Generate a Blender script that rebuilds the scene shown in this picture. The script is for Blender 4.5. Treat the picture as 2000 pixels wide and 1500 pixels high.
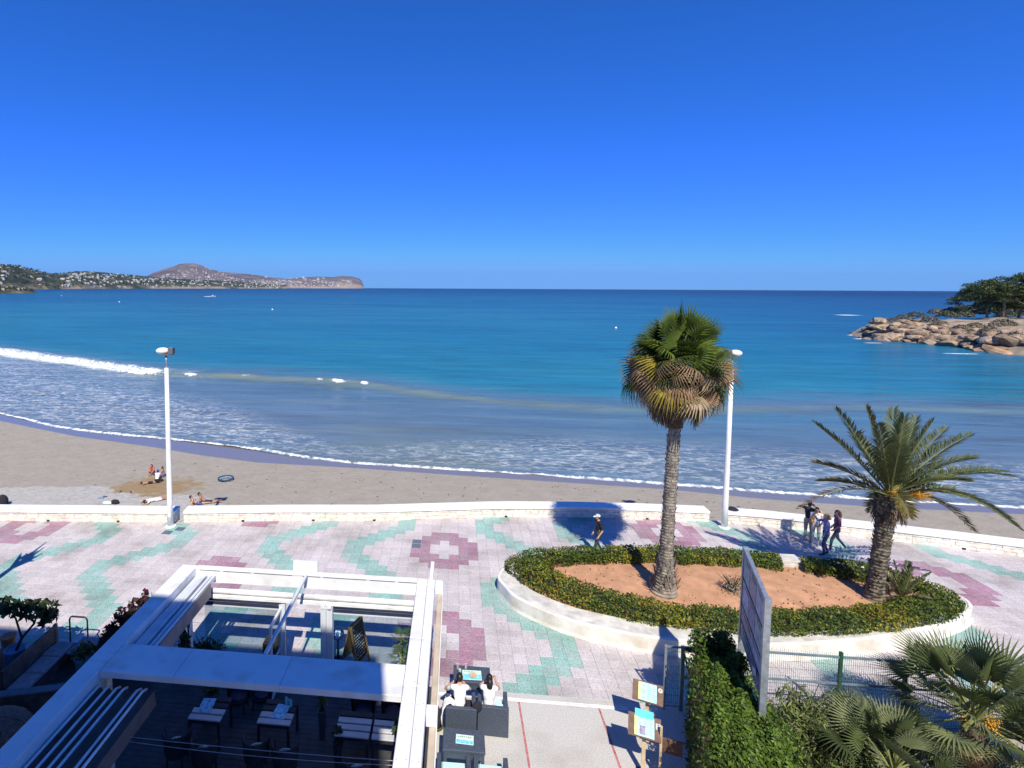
import bpy, bmesh, math, random
import numpy as np
from mathutils import Vector, Matrix
random.seed(11); RNG = np.random.default_rng(7)
PI = math.pi
for o in list(bpy.data.objects): bpy.data.objects.remove(o)
scene = bpy.context.scene
COL = scene.collection

# ---------------------------------------------------------------- camera
CAM_H = 11.0; FPX = 1068.0; PPX, PPY = 780.0, 637.5
PITCH = math.atan(75.5 / FPX); YAW = math.atan(112 / FPX); ROLL = math.radians(0.28)
cam_data = bpy.data.cameras.new('camera'); cam = bpy.data.objects.new('camera', cam_data); COL.objects.link(cam)
cam.location = (0, 0, CAM_H)
_m = Matrix.Rotation(YAW, 3, 'Z') @ Matrix.Rotation(PI / 2 - PITCH, 3, 'X') @ Matrix.Rotation(ROLL, 3, 'Z')
cam.rotation_euler = _m.to_euler()
cam_data.sensor_fit = 'HORIZONTAL'; cam_data.sensor_width = 36.0
cam_data.lens = FPX / 2000 * 36.0
cam_data.shift_x = (1000 - PPX) / 2000; cam_data.shift_y = -(750 - PPY) / 2000
cam_data.clip_start = 0.1; cam_data.clip_end = 120000
scene.camera = cam

# ---------------------------------------------------------------- sky and sun
SUN_DX, SUN_DY = -0.145, 0.845          # ground shadow per metre of height
SUN_EL = math.atan(1 / math.hypot(SUN_DX, SUN_DY))
world = bpy.data.worlds.new('World'); scene.world = world; world.use_nodes = True
wn = world.node_tree; bg = wn.nodes['Background']
sky = wn.nodes.new('ShaderNodeTexSky'); sky.sky_type = 'NISHITA'; sky.sun_disc = False
sky.sun_elevation = SUN_EL; sky.sun_rotation = math.atan2(-SUN_DX, -SUN_DY)
sky.air_density = 0.6; sky.dust_density = 0.0; sky.ozone_density = 6.0
sep = wn.nodes.new('ShaderNodeSeparateColor'); comb = wn.nodes.new('ShaderNodeCombineColor')
wn.links.new(sky.outputs[0], sep.inputs[0])
for ch, (p, k, mx) in enumerate(((1.14, .325, 1.95), (.79, 1.12, 4.75), (.92, 2.38, 10.3))):
    a = wn.nodes.new('ShaderNodeMath'); a.operation = 'POWER'; a.inputs[1].default_value = p
    b = wn.nodes.new('ShaderNodeMath'); b.operation = 'MULTIPLY'; b.inputs[1].default_value = k
    c = wn.nodes.new('ShaderNodeMath'); c.operation = 'MINIMUM'; c.inputs[1].default_value = mx
    wn.links.new(sep.outputs[ch], a.inputs[0]); wn.links.new(a.outputs[0], b.inputs[0])
    e = wn.nodes.new('ShaderNodeMath'); e.operation = 'MAXIMUM'; e.inputs[1].default_value = (.19, .76, 0)[ch]; wn.links.new(c.outputs[0], e.inputs[0])
    wn.links.new(b.outputs[0], c.inputs[0]); wn.links.new(e.outputs[0], comb.inputs[ch])
wn.links.new(comb.outputs[0], bg.inputs[0]); bg.inputs[1].default_value = 0.085
sd = bpy.data.lights.new('sun', 'SUN'); sun = bpy.data.objects.new('sun', sd); COL.objects.link(sun)
sd.energy = 5.0; sd.angle = math.radians(0.53); sd.color = (1.0, 0.93, 0.77)
sun.rotation_euler = Vector((SUN_DX, SUN_DY, -1)).to_track_quat('-Z', 'Y').to_euler()
sun.location = (0, -20, 40)
vs = scene.view_settings; vs.view_transform = 'Standard'; vs.look = 'None'; vs.exposure = 0.24; vs.gamma = 1.0
vs.use_curve_mapping = False
scene.cycles.max_bounces = 6; scene.cycles.transparent_max_bounces = 12

# ---------------------------------------------------------------- survey helpers (photo pixel -> place on the ground)
_R = _m @ Vector((1, 0, 0)); _U = _m @ Vector((0, 1, 0)); _F = _m @ Vector((0, 0, -1))
def at(x, y, z=0.0):
    d = _F + _R * ((x - PPX) / FPX) - _U * ((y - PPY) / FPX)
    t = (z - CAM_H) / d.z
    return Vector((d.x * t, d.y * t, z))
def aty(x, y, Y):
    d = _F + _R * ((x - PPX) / FPX) - _U * ((y - PPY) / FPX)
    t = Y / d.y
    return Vector((d.x * t, Y, CAM_H + d.z * t))

# ---------------------------------------------------------------- materials
def nd(nt, kind, **kw):
    n = nt.nodes.new(kind)
    for k, v in kw.items(): setattr(n, k, v)
    return n
def ramp(nt, stops):
    r = nd(nt, 'ShaderNodeValToRGB'); e = r.color_ramp.elements
    while len(e) > 1: e.remove(e[-1])
    e[0].position = stops[0][0]; e[0].color = (*stops[0][1], 1)
    for p, c in stops[1:]:
        q = e.new(p); q.color = (*c, 1)
    return r
MATS = {}
def mat(name, col, rough=.6, var=.12, scale=6.0, bump=0.0, bscale=40.0, metal=0.0, spec=.4, sheen=0, rnd=0.0, trans=0.0, dirt_shade=None, emit=None):
    """plain procedural material: base colour broken up by two noises, optional relief"""
    if name in MATS: return MATS[name]
    m = bpy.data.materials.new(name); m.use_nodes = True; nt = m.node_tree
    bs = nt.nodes['Principled BSDF']; L = nt.links.new
    tc = nd(nt, 'ShaderNodeNewGeometry')
    n1 = nd(nt, 'ShaderNodeTexNoise'); n1.inputs['Scale'].default_value = scale; n1.inputs['Detail'].default_value = 5
    L(tc.outputs['Position'], n1.inputs['Vector'])
    lo = tuple(max(0, c * (1 - var * 1.6)) for c in col); hi = tuple(min(1, c * (1 + var * 1.6)) for c in col)
    r = ramp(nt, [(.28, lo), (.72, hi)]); L(n1.outputs[0], r.inputs[0]); out = r.outputs[0]
    if dirt_shade:
        n2 = nd(nt, 'ShaderNodeTexNoise'); n2.inputs['Scale'].default_value = dirt_shade[2]; n2.inputs['Detail'].default_value = 6
        L(tc.outputs['Position'], n2.inputs['Vector'])
        r2 = ramp(nt, [(dirt_shade[3], (0, 0, 0)), (dirt_shade[3] + .18, (dirt_shade[1],) * 3)]); L(n2.outputs[0], r2.inputs[0])
        mx = nd(nt, 'ShaderNodeMix', data_type='RGBA'); L(r2.outputs[0], mx.inputs[0]); L(out, mx.inputs[6]); mx.inputs[7].default_value = (*dirt_shade[0], 1)
        out = mx.outputs[2]
    if rnd:
        oi = nd(nt, 'ShaderNodeObjectInfo'); hs = nd(nt, 'ShaderNodeHueSaturation')
        mr = nd(nt, 'ShaderNodeMapRange'); mr.inputs[3].default_value = 1 - rnd; mr.inputs[4].default_value = 1 + rnd
        L(oi.outputs['Random'], mr.inputs[0]); L(mr.outputs[0], hs.inputs['Value']); L(out, hs.inputs['Color']); out = hs.outputs[0]
    L(out, bs.inputs['Base Color'])
    bs.inputs['Roughness'].default_value = rough; bs.inputs['Metallic'].default_value = metal
    bs.inputs['Specular IOR Level'].default_value = spec
    if trans:
        bs.inputs['Subsurface Weight'].default_value = 0
    if bump:
        n3 = nd(nt, 'ShaderNodeTexNoise'); n3.inputs['Scale'].default_value = bscale; n3.inputs['Detail'].default_value = 4
        L(tc.outputs['Position'], n3.inputs['Vector'])
        b = nd(nt, 'ShaderNodeBump'); b.inputs['Strength'].default_value = bump; b.inputs['Distance'].default_value = .03
        L(n3.outputs[0], b.inputs['Height']); L(b.outputs[0], bs.inputs['Normal'])
    MATS[name] = m; return m
def leafmat(name, col, var=.3, scale=1.4, tr=.35, rough=.5):
    """leaf: diffuse/gloss with some light let through"""
    if name in MATS: return MATS[name]
    m = bpy.data.materials.new(name); m.use_nodes = True; nt = m.node_tree; L = nt.links.new
    bs = nt.nodes['Principled BSDF']; out = nt.nodes['Material Output']
    g = nd(nt, 'ShaderNodeNewGeometry'); n = nd(nt, 'ShaderNodeTexNoise'); n.inputs['Scale'].default_value = scale; n.inputs['Detail'].default_value = 6
    L(g.outputs['Position'], n.inputs['Vector'])
    lo = tuple(c * (1 - var) for c in col); hi = tuple(min(1, c * (1 + var)) for c in col)
    r = ramp(nt, [(.3, lo), (.7, hi)]); L(n.outputs[0], r.inputs[0])
    L(r.outputs[0], bs.inputs['Base Color']); bs.inputs['Roughness'].default_value = rough; bs.inputs['Specular IOR Level'].default_value = .3
    t = nd(nt, 'ShaderNodeBsdfTranslucent'); L(r.outputs[0], t.inputs['Color'])
    mx = nd(nt, 'ShaderNodeMixShader'); mx.inputs[0].default_value = tr
    L(bs.outputs[0], mx.inputs[1]); L(t.outputs[0], mx.inputs[2]); L(mx.outputs[0], out.inputs['Surface'])
    MATS[name] = m; return m
def glassmat(name, tint, mix=.25, rough=.03):
    if name in MATS: return MATS[name]
    m = bpy.data.materials.new(name); m.use_nodes = True; nt = m.node_tree; L = nt.links.new
    bs = nt.nodes['Principled BSDF']; out = nt.nodes['Material Output']
    bs.inputs['Base Color'].default_value = (*tint, 1); bs.inputs['Roughness'].default_value = rough
    tr = nd(nt, 'ShaderNodeBsdfTransparent'); tr.inputs[0].default_value = (.86, .93, .95, 1)
    mx = nd(nt, 'ShaderNodeMixShader'); mx.inputs[0].default_value = mix
    L(tr.outputs[0], mx.inputs[1]); L(bs.outputs[0], mx.inputs[2]); L(mx.outputs[0], out.inputs['Surface'])
    MATS[name] = m; return m

# ---------------------------------------------------------------- mesh builder
class MB:
    def __init__(s): s.v = []; s.f = []; s.m = []; s.mats = []; s.cur = 0
    def use(s, m):
        if m not in s.mats: s.mats.append(m)
        s.cur = s.mats.index(m); return s
    def add(s, vs, fs):
        o = len(s.v); s.v += [tuple(v) for v in vs]
        for f in fs: s.f.append(tuple(i + o for i in f)); s.m.append(s.cur)
        return s
    def box(s, x0, x1, y0, y1, z0, z1, rot=0.0, piv=None, M=None):
        vs = [Vector((x, y, z)) for z in (z0, z1) for y in (y0, y1) for x in (x0, x1)]
        if rot:
            c = Vector(piv) if piv else Vector(((x0 + x1) / 2, (y0 + y1) / 2, 0)); R = Matrix.Rotation(rot, 3, 'Z')
            vs = [R @ (v - c) + c for v in vs]
        if M is not None: vs = [M @ v for v in vs]
        return s.add(vs, [(0, 2, 3, 1), (4, 5, 7, 6), (0, 1, 5, 4), (2, 6, 7, 3), (0, 4, 6, 2), (1, 3, 7, 5)])
    def bevbox(s, x0, x1, y0, y1, z0, z1, b=.01, M=None):
        """box with chamfered top edges"""
        vs = [(x0, y0, z0), (x1, y0, z0), (x1, y1, z0), (x0, y1, z0), (x0, y0, z1 - b), (x1, y0, z1 - b), (x1, y1, z1 - b), (x0, y1, z1 - b),
              (x0 + b, y0 + b, z1), (x1 - b, y0 + b, z1), (x1 - b, y1 - b, z1), (x0 + b, y1 - b, z1)]
        vs = [Vector(v) for v in vs]
        if M is not None: vs = [M @ v for v in vs]
        fs = [(3, 2, 1, 0), (8, 9, 10, 11)]
        for i in range(4):
            j = (i + 1) % 4; fs += [(i, j, j + 4, i + 4), (i + 4, j + 4, j + 8, i + 8)]
        return s.add(vs, fs)
    def quad(s, a, b, c, d): return s.add([a, b, c, d], [(0, 1, 2, 3)])
    def tube(s, path, rad, n=8, cap=True):
        path = [Vector(p) for p in path]
        if not hasattr(rad, '__len__'): rad = [rad] * len(path)
        vs = []; up = None
        for i, p in enumerate(path):
            t = (path[min(i + 1, len(path) - 1)] - path[max(i - 1, 0)]).normalized()
            if up is None: up = t.orthogonal().normalized()
            up = (up - t * up.dot(t)); up = up.normalized() if up.length > 1e-6 else t.orthogonal().normalized()
            w = t.cross(up)
            for k in range(n):
                a = 2 * PI * k / n; vs.append(p + (up * math.cos(a) + w * math.sin(a)) * rad[i])
        fs = []
        for i in range(len(path) - 1):
            for k in range(n):
                k2 = (k + 1) % n; fs.append((i * n + k, i * n + k2, (i + 1) * n + k2, (i + 1) * n + k))
        if cap: fs.append(tuple(range(n))[::-1]); fs.append(tuple((len(path) - 1) * n + k for k in range(n)))
        return s.add(vs, fs)
    def lathe(s, prof, n=16, c=(0, 0, 0), a0=0.0, a1=2 * PI):
        full = abs(a1 - a0 - 2 * PI) < 1e-6; m = n if full else n + 1; vs = []
        for r, z in prof:
            for k in range(m):
                a = a0 + (a1 - a0) * k / n; vs.append((c[0] + r * math.cos(a), c[1] + r * math.sin(a), c[2] + z))
        fs = []
        for i in range(len(prof) - 1):
            for k in range(n):
                k2 = (k + 1) % m if full else k + 1
                fs.append((i * m + k, i * m + k2, (i + 1) * m + k2, (i + 1) * m + k))
        return s.add(vs, fs)
    def prism(s, poly, z0, z1, top=True, bottom=False):
        n = len(poly); vs = [(p[0], p[1], z0) for p in poly] + [(p[0], p[1], z1) for p in poly]
        fs = [(i, (i + 1) % n, (i + 1) % n + n, i + n) for i in range(n)]
        if top: fs.append(tuple(range(n, 2 * n)))
        if bottom: fs.append(tuple(range(n))[::-1])
        return s.add(vs, fs)
    def ell(s, c, r, nu=10, nv=6, M=None):
        vs = []
        for j in range(nv + 1):
            th = PI * j / nv
            for k in range(nu):
                a = 2 * PI * k / nu; v = Vector((r[0] * math.sin(th) * math.cos(a), r[1] * math.sin(th) * math.sin(a), r[2] * math.cos(th)))
                if M is not None: v = M @ v
                vs.append(v + Vector(c))
        fs = [(j * nu + k, (j + 1) * nu + k, (j + 1) * nu + (k + 1) % nu, j * nu + (k + 1) % nu) for j in range(nv) for k in range(nu)]
        return s.add(vs, fs)
    def mesh(s, name, smooth=False):
        me = bpy.data.meshes.new(name); me.from_pydata(s.v, [], s.f); me.validate()
        for m in s.mats: me.materials.append(m)
        if len(s.mats) > 1 and len(me.polygons) == len(s.m): me.polygons.foreach_set('material_index', s.m)
        if smooth: me.polygons.foreach_set('use_smooth', [True] * len(me.polygons))
        return me
    def build(s, name, m=None, parent=None, smooth=False):
        if m is not None and not s.mats: s.mats = [m]
        return link(name, s.mesh(name, smooth), parent)
def link(name, me, parent=None):
    o = bpy.data.objects.new(name, me); COL.objects.link(o)
    if parent is not None: o.parent = parent
    return o
def tag(o, label, cat, group=None):
    o['label'] = label; o['category'] = cat
    if group: o['group'] = group
    return o
def thing(name, label, cat, loc=(0, 0, 0), rz=0.0, group=None):
    o = bpy.data.objects.new(name, None); COL.objects.link(o); o.empty_display_size = .2
    o.location = loc; o.rotation_euler = (0, 0, rz)
    return tag(o, label, cat, group)
def struct(o): o['kind'] = 'structure'; return o
def stuff(o): o['kind'] = 'stuff'; return o
def dup(root, loc, rz=None, label=None, group=None, scale=None):
    def cp(o, par):
        c = o.copy(); COL.objects.link(c)
        if par is not None: c.parent = par
        for ch in [q for q in o.children]: cp(ch, c)
        return c
    r = cp(root, None); r.location = loc
    if rz is not None: r.rotation_euler = (0, 0, rz)
    if scale: r.scale = (scale,) * 3
    if label: r['label'] = label
    if group: r['group'] = group
    return r
def leaves(name, pts, nrm, size, mats, parent=None, asp=.55, spread=.9, wts=None, droop=0.0, fold=False):
    """many leaf-shaped faces (kites) scattered at pts, facing roughly along nrm"""
    pts = np.asarray(pts, float); n = len(pts); nrm = np.asarray(nrm, float)
    d = nrm + RNG.normal(0, spread, (n, 3)); d /= np.linalg.norm(d, axis=1)[:, None] + 1e-9
    t = RNG.normal(0, 1, (n, 3)); t[:, 2] -= droop; t -= d * (t * d).sum(1)[:, None]; t /= np.linalg.norm(t, axis=1)[:, None] + 1e-9
    b = np.cross(d, t); s = (np.asarray(size) * RNG.uniform(.65, 1.35, n))[:, None] if np.ndim(size) == 0 else (np.asarray(size) * RNG.uniform(.7, 1.3, n))[:, None]
    q = np.empty((n, 4, 3)); q[:, 0] = pts - t * s * .5; q[:, 2] = pts + t * s * .5
    q[:, 1] = pts + b * s * asp * .5 + d * s * .06; q[:, 3] = pts - b * s * asp * .5 + d * s * .06
    me = bpy.data.meshes.new(name); me.vertices.add(n * 4); me.vertices.foreach_set('co', q.ravel())
    me.loops.add(n * 4); me.loops.foreach_set('vertex_index', np.arange(n * 4)); me.polygons.add(n)
    me.polygons.foreach_set('loop_start', np.arange(n) * 4)
    mi = RNG.choice(len(mats), n, p=wts).astype(np.int32)
    for m in mats: me.materials.append(m)
    me.polygons.foreach_set('material_index', mi); me.update(calc_edges=True)
    return link(name, me, parent)
def smooth_closed(pts, n):
    """Catmull-Rom through closed 2D points"""
    P = [Vector((p[0], p[1])) for p in pts]; k = len(P); out = []
    for i in range(n):
        u = i * k / n; j = int(u); f = u - j
        a, b, c, d = P[(j - 1) % k], P[j % k], P[(j + 1) % k], P[(j + 2) % k]
        out.append(.5 * ((2 * b) + (c - a) * f + (2 * a - 5 * b + 4 * c - d) * f * f + (3 * b - a - 3 * c + d) * f ** 3))
    return out
from bisect import bisect_right
def interp(xs, ys, x):
    if x <= xs[0]: return ys[0]
    if x >= xs[-1]: return ys[-1]
    i = bisect_right(xs, x); return ys[i - 1] + (ys[i] - ys[i - 1]) * (x - xs[i - 1]) / (xs[i] - xs[i - 1])
# ================================================================ SETTING
T = 0.40; TX0, TY0 = 0.20, 24.02
WX = [-70, -30, -21.2, -16.4, -13.2, -7.86, -3.66, 1.79, 2.78, 6, 9.14, 12.36, 14.54, 18.41, 21.06, 23.49, 34, 70]
WY = [19.5, 22.1, 22.87, 23.32, 23.63, 24.42, 24.91, 25.96, 26.10, 26.42, 26.58, 26.61, 26.41, 25.65, 25.09, 24.51, 22.2, 14]
def wall_y(x): return interp(WX, WY, x)
SX = [-120, -45.7, -34.2, -25.5, -20, -15.3, -7.3, -2, 4.1, 14.3, 20.3, 26, 34.7, 60, 120]
SY = [84, 49.9, 45.5, 43.2, 41.4, 40.3, 39.9, 39.4, 38.9, 38.1, 37.0, 36.5, 36.3, 35, 30]
FX = [-120, -47.9, -39, -32.6, -25.4, -16.6, -11.7, -7.4, -1.5, 4.2, 14.6, 24, 36, 60, 120]
FY = [88, 52.4, 48.4, 46.8, 45.6, 43.4, 41.7, 40.8, 40.4, 40.0, 38.9, 37.9, 37.2, 36, 31]
BX = [-260, -93, -74.4, -59.8, -46.9, -39.5, -32.4, -21.4, -12.6, -5, 0.6, 9, 18.1, 35.4, 47.7, 62.6, 120, 260]
BY = [180, 102.3, 93, 86.5, 80.5, 79, 79.5, 76.4, 73.5, 70, 67, 65, 64, 65.4, 67.8, 67, 66, 66]
SEA = -2.6

# ---- materials of the ground
def tile_material(name, col, col2):
    m = bpy.data.materials.new(name); m.use_nodes = True; nt = m.node_tree; L = nt.links.new; bs = nt.nodes['Principled BSDF']
    g = nd(nt, 'ShaderNodeNewGeometry')
    # per tile value
    sc_ = nd(nt, 'ShaderNodeVectorMath', operation='SNAP'); sc_.inputs[1].default_value = (T, T, 10)
    of = nd(nt, 'ShaderNodeVectorMath', operation='SUBTRACT'); of.inputs[1].default_value = (TX0 - 40, TY0 - 40, -5)
    L(g.outputs['Position'], of.inputs[0]); L(of.outputs[0], sc_.inputs[0])
    wn_ = nd(nt, 'ShaderNodeTexWhiteNoise', noise_dimensions='3D'); L(sc_.outputs[0], wn_.inputs['Vector'])
    # worm-like relief of the tile face
    n = nd(nt, 'ShaderNodeTexNoise'); n.inputs['Scale'].default_value = 26; n.inputs['Detail'].default_value = 2; n.inputs['Distortion'].default_value = 1.6
    L(g.outputs['Position'], n.inputs['Vector'])
    r = ramp(nt, [(.40, tuple(c * .70 for c in col)), (.47, col), (.55, col2), (.62, tuple(c * .82 for c in col2))]); L(n.outputs[0], r.inputs[0])
    big = nd(nt, 'ShaderNodeTexNoise'); big.inputs['Scale'].default_value = .55; big.inputs['Detail'].default_value = 6; L(g.outputs['Position'], big.inputs['Vector'])
    rb = ramp(nt, [(.28, (.62, .61, .58)), (.44, (.88, .87, .86)), (.60, (1, 1, 1))]); L(big.outputs[0], rb.inputs[0])
    mu = nd(nt, 'ShaderNodeMix', data_type='RGBA', blend_type='MULTIPLY'); mu.inputs[0].default_value = 1; L(r.outputs[0], mu.inputs[6]); L(rb.outputs[0], mu.inputs[7])
    hs = nd(nt, 'ShaderNodeHueSaturation'); mr = nd(nt, 'ShaderNodeMapRange'); mr.inputs[3].default_value = .90; mr.inputs[4].default_value = 1.06
    L(wn_.outputs[0], mr.inputs[0]); L(mr.outputs[0], hs.inputs['Value'])
    mr2 = nd(nt, 'ShaderNodeMapRange'); mr2.inputs[3].default_value = .65; mr2.inputs[4].default_value = 1.25; L(wn_.outputs[1], mr2.inputs[0]); L(mr2.outputs[0], hs.inputs['Saturation'])
    L(mu.outputs[2], hs.inputs['Color']); L(hs.outputs[0], bs.inputs['Base Color']); bs.inputs['Roughness'].default_value = .75; bs.inputs['Specular IOR Level'].default_value = .25
    b = nd(nt, 'ShaderNodeBump'); b.inputs['Strength'].default_value = .35; b.inputs['Distance'].default_value = .006; L(n.outputs[0], b.inputs['Height']); L(b.outputs[0], bs.inputs['Normal'])
    return m
M_TPINK = tile_material('pale_pink_tile', (.58, .51, .52), (.66, .63, .64))
M_TTEAL = tile_material('teal_tile', (.27, .46, .42), (.43, .60, .56))
M_TMAUVE = tile_material('mauve_tile', (.38, .21, .28), (.50, .35, .42))
M_DRAIN = mat('drain_cover', (.16, .19, .25), rough=.5, metal=.3)
M_GROUT = mat('grout', (.43, .40, .40), rough=.9)
M_CONC = mat('speckled_concrete', (.52, .50, .48), rough=.85, var=.16, scale=34, bump=.2, bscale=60, dirt_shade=((.36, .33, .29), .6, .7, .5))
M_REDP = mat('faded_red_paint', (.46, .17, .17), rough=.8, var=.25, scale=9)
M_WHP = mat('white_channel', (.80, .80, .80), rough=.6)
M_WHITE = mat('white_plaster', (.74, .72, .67), rough=.8, var=.08, scale=1.7, bump=.2, bscale=24, dirt_shade=((.50, .43, .33), .6, 1.5, .50))
M_CAPW = mat('white_coping', (.80, .79, .78), rough=.65, var=.05, scale=2, dirt_shade=((.55, .5, .44), .5, 2.1, .60))
M_STONE = [mat('cream_stone_a', (.74, .69, .61), rough=.85, var=.12, scale=5, bump=.3, bscale=18), mat('cream_stone_b', (.76, .72, .65), rough=.85, var=.14, scale=4, bump=.3, bscale=18),
           mat('cream_stone_c', (.73, .66, .56), rough=.85, var=.14, scale=4, bump=.3, bscale=18), mat('cream_stone_d', (.73, .70, .65), rough=.85, var=.14, scale=4, bump=.3, bscale=18)]
M_SOIL = mat('orange_soil', (.50, .27, .155), rough=.95, var=.14, scale=2.2, bump=.35, bscale=14, dirt_shade=((.33, .17, .10), .5, 3.2, .56))
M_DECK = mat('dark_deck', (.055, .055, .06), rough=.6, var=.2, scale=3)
M_EARTH = mat('pale_earth', (.40, .36, .30), rough=.95, var=.2, scale=5, bump=.4, bscale=20)

# ---- base sheet under everything on land (its seaward edge follows the wall)
g = MB(); xs = np.linspace(-70, 70, 71)
for a, b in zip(xs[:-1], xs[1:]):
    g.quad((a, -45, -.03), (b, -45, -.03), (b, wall_y(b) + .3, -.03), (a, wall_y(a) + .3, -.03))
for a, b in zip(xs[:-1], xs[1:]):
    g.quad((a, wall_y(a) + .3, -.03), (b, wall_y(b) + .3, -.03), (b, wall_y(b) + .3, -4), (a, wall_y(a) + .3, -4))
struct(g.build('ground', M_EARTH))

# ---- promenade: coloured tiles
OUT = [(1.62, 19.7), (1.78, 18.95), (2.2, 18.2), (3.5, 17.25), (4.95, 16.75), (6.4, 16.5), (7.9, 16.47), (10.1, 16.68), (12.6, 17.25), (14.6, 17.95), (16.3, 18.75), (17.2, 19.4),
       (17.45, 20.1), (17.0, 21.0), (15.8, 21.85), (13.6, 22.4), (11, 22.6), (8.4, 22.5), (6.2, 22.2), (3.6, 21.6), (2.25, 20.8)]
OUTC = smooth_closed(OUT, 150)
def inside(p, poly):
    c = False; n = len(poly); x, y = p[0], p[1]
    for i in range(n):
        a, b = poly[i], poly[(i + 1) % n]
        if (a[1] > y) != (b[1] > y) and x < (b[0] - a[0]) * (y - a[1]) / (b[1] - a[1]) + a[0]: c = not c
    return c
TEAL, MAUVE = set(), set()
JR = range(-24, 9); IR = range(-72, 84)
for per in (-94, -47, 0, 47):
    for x0, c in ((2, 2), (11, 2), (26, -5), (35, -5)):
        for j in JR:
            k = (j - c) if j >= c else (c - 1 - j); k %= 14
            if k >= 7: k = 13 - k
            cols = (0, 1) if k == 0 else (5, 6) if k == 6 else range(k - 1, k + 2)
            for q in cols: TEAL.add((x0 + per + q, j))
    for ci, tops in ((0, (15, 0, -15)), (25, (7, -8, -23))):
        for rj in tops:
            if per == 47 and ci == 0: rj -= 1
            for d, (lo, hi) in enumerate(((-3, -1), (-4, 0), (-5, 1), (-5, 1), (-5, 1), (-5, 1), (-4, 0), (-3, -1))):
                for q in range(lo, hi + 1):
                    if d in (3, 4) and -3 <= q <= -1: continue
                    if d in (2, 5) and q == -2: continue
                    MAUVE.add((ci + per + q, rj - 1 - d))
def tile_mb(m):
    b = MB().use(m); h = T / 2 - .002; b.bevbox(-h, h, -h, h, -.03, 0, .006); b.f.pop(0); b.m.pop(0)
    return b
prom = MB(); prom.box(-34, 34, TY0 - 24 * T, 27.2, -.05, -.014)
# keep the bed inside the wall line
prom = MB()
for a, b in zip(np.linspace(-30, 34, 65)[:-1], np.linspace(-30, 34, 65)[1:]):
    prom.quad((a, TY0 - 24 * T, -.014), (b, TY0 - 24 * T, -.014), (b, wall_y(b) + .1, -.014), (a, wall_y(a) + .1, -.014))
PROM = struct(prom.build('promenade', M_GROUT))
tiles = []
DRAINS = {(-5, -4), (-5, -3), (-33, -4), (-32, -3)}
for j in JR:
    for i in IR:
        x, y = TX0 + (i + .5) * T, TY0 + (j + .5) * T
        if y > wall_y(x) + .1 or x < -29 or x > 33: continue
        if inside((x, y), OUTC) and all(inside((x + u, y + v), OUTC) for u in (-.3, .3) for v in (-.3, .3)): continue
        kind = 2 if (i, j) in MAUVE else 1 if (i, j) in TEAL else 0
        if (i, j) in DRAINS: continue
        tiles.append((x, y, kind))
def tile_rank(t):
    x, y, k = t
    if -8.3 < x < -.35 and y < 18.5: return 1e6 + y       # seen only in scraps through the pergola
    if x < -11 and y < 17: return 1e6 + y
    if x > 6.8 and y < 15.5: return 1e6
    return math.hypot(x, y)
tiles.sort(key=tile_rank)
tmesh = [tile_mb(m).mesh('tile') for m in (M_TPINK, M_TTEAL, M_TMAUVE)]
for x, y, k in tiles[:300]:
    o = link('tile', tmesh[k], PROM); o.location = (x, y, RNG.normal(0, .0007)); o.rotation_euler = (RNG.normal(0, .002), RNG.normal(0, .002), 0)
rest = MB()
for mi, m in enumerate((M_TPINK, M_TTEAL, M_TMAUVE)):
    rest.use(m); base = tile_mb(m)
    for x, y, k in tiles[300:]:
        if k != mi: continue
        dz = RNG.normal(0, .0007); rest.add([(v[0] + x, v[1] + y, v[2] + dz) for v in base.v], base.f)
stuff(rest.build('tile', None, PROM))
for (i, j) in DRAINS:
    x, y = TX0 + (i + .5) * T, TY0 + (j + .5) * T
    d = MB(); d.box(x - .19, x + .19, y - .17, y + .17, -.01, .002)
    for q in range(6): d.box(x - .16, x + .16, y - .14 + q * .05, y - .115 + q * .05, .002, .008)
    d.build('drain_cover', M_DRAIN, PROM)

# ---- speckled concrete in front, with its channel and faded red lines
YC = TY0 - 24 * T - .004
c = MB(); c.box(-.42, 6.2, -3, YC, -.03, -.001)
CONC = struct(c.build('pavement', M_CONC))
ch = MB(); ch.box(-.42, 4.6, 14.12, 14.17, -.001, .006); ch.box(-.42, 4.6, 14.20, 14.225, -.001, .006); ch.build('drainage_channel', M_WHP, CONC)
for xa, ya, xb, yb in ((at(1012, 1362).x, 14.1, at(1036, 1500).x, 9.6), (at(1166, 1372).x, 14.1, at(1215, 1500).x, 9.6), (at(962, 1437).x, 11.9, at(972, 1500).x, 9.8)):
    r = MB(); r.add([(xa - .025, ya, .004), (xa + .025, ya, .004), (xb + .03, yb, .004), (xb - .03, yb, .004)], [(3, 2, 1, 0)]); r.build('painted_line', M_REDP, CONC)
# ---- terrace deck (planks laid across)
d = MB(); deck = None
d.box(-15, -.46, -3, YC - .02, -.03, -.012); DECK = struct(d.build('terrace_floor', M_GROUT))
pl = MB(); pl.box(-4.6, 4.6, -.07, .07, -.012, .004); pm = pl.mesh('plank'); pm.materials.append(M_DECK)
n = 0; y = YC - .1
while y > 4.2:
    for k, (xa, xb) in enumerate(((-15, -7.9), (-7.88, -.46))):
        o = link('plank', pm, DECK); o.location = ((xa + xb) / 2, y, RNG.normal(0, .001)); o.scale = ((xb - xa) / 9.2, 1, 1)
    y -= .15

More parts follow.
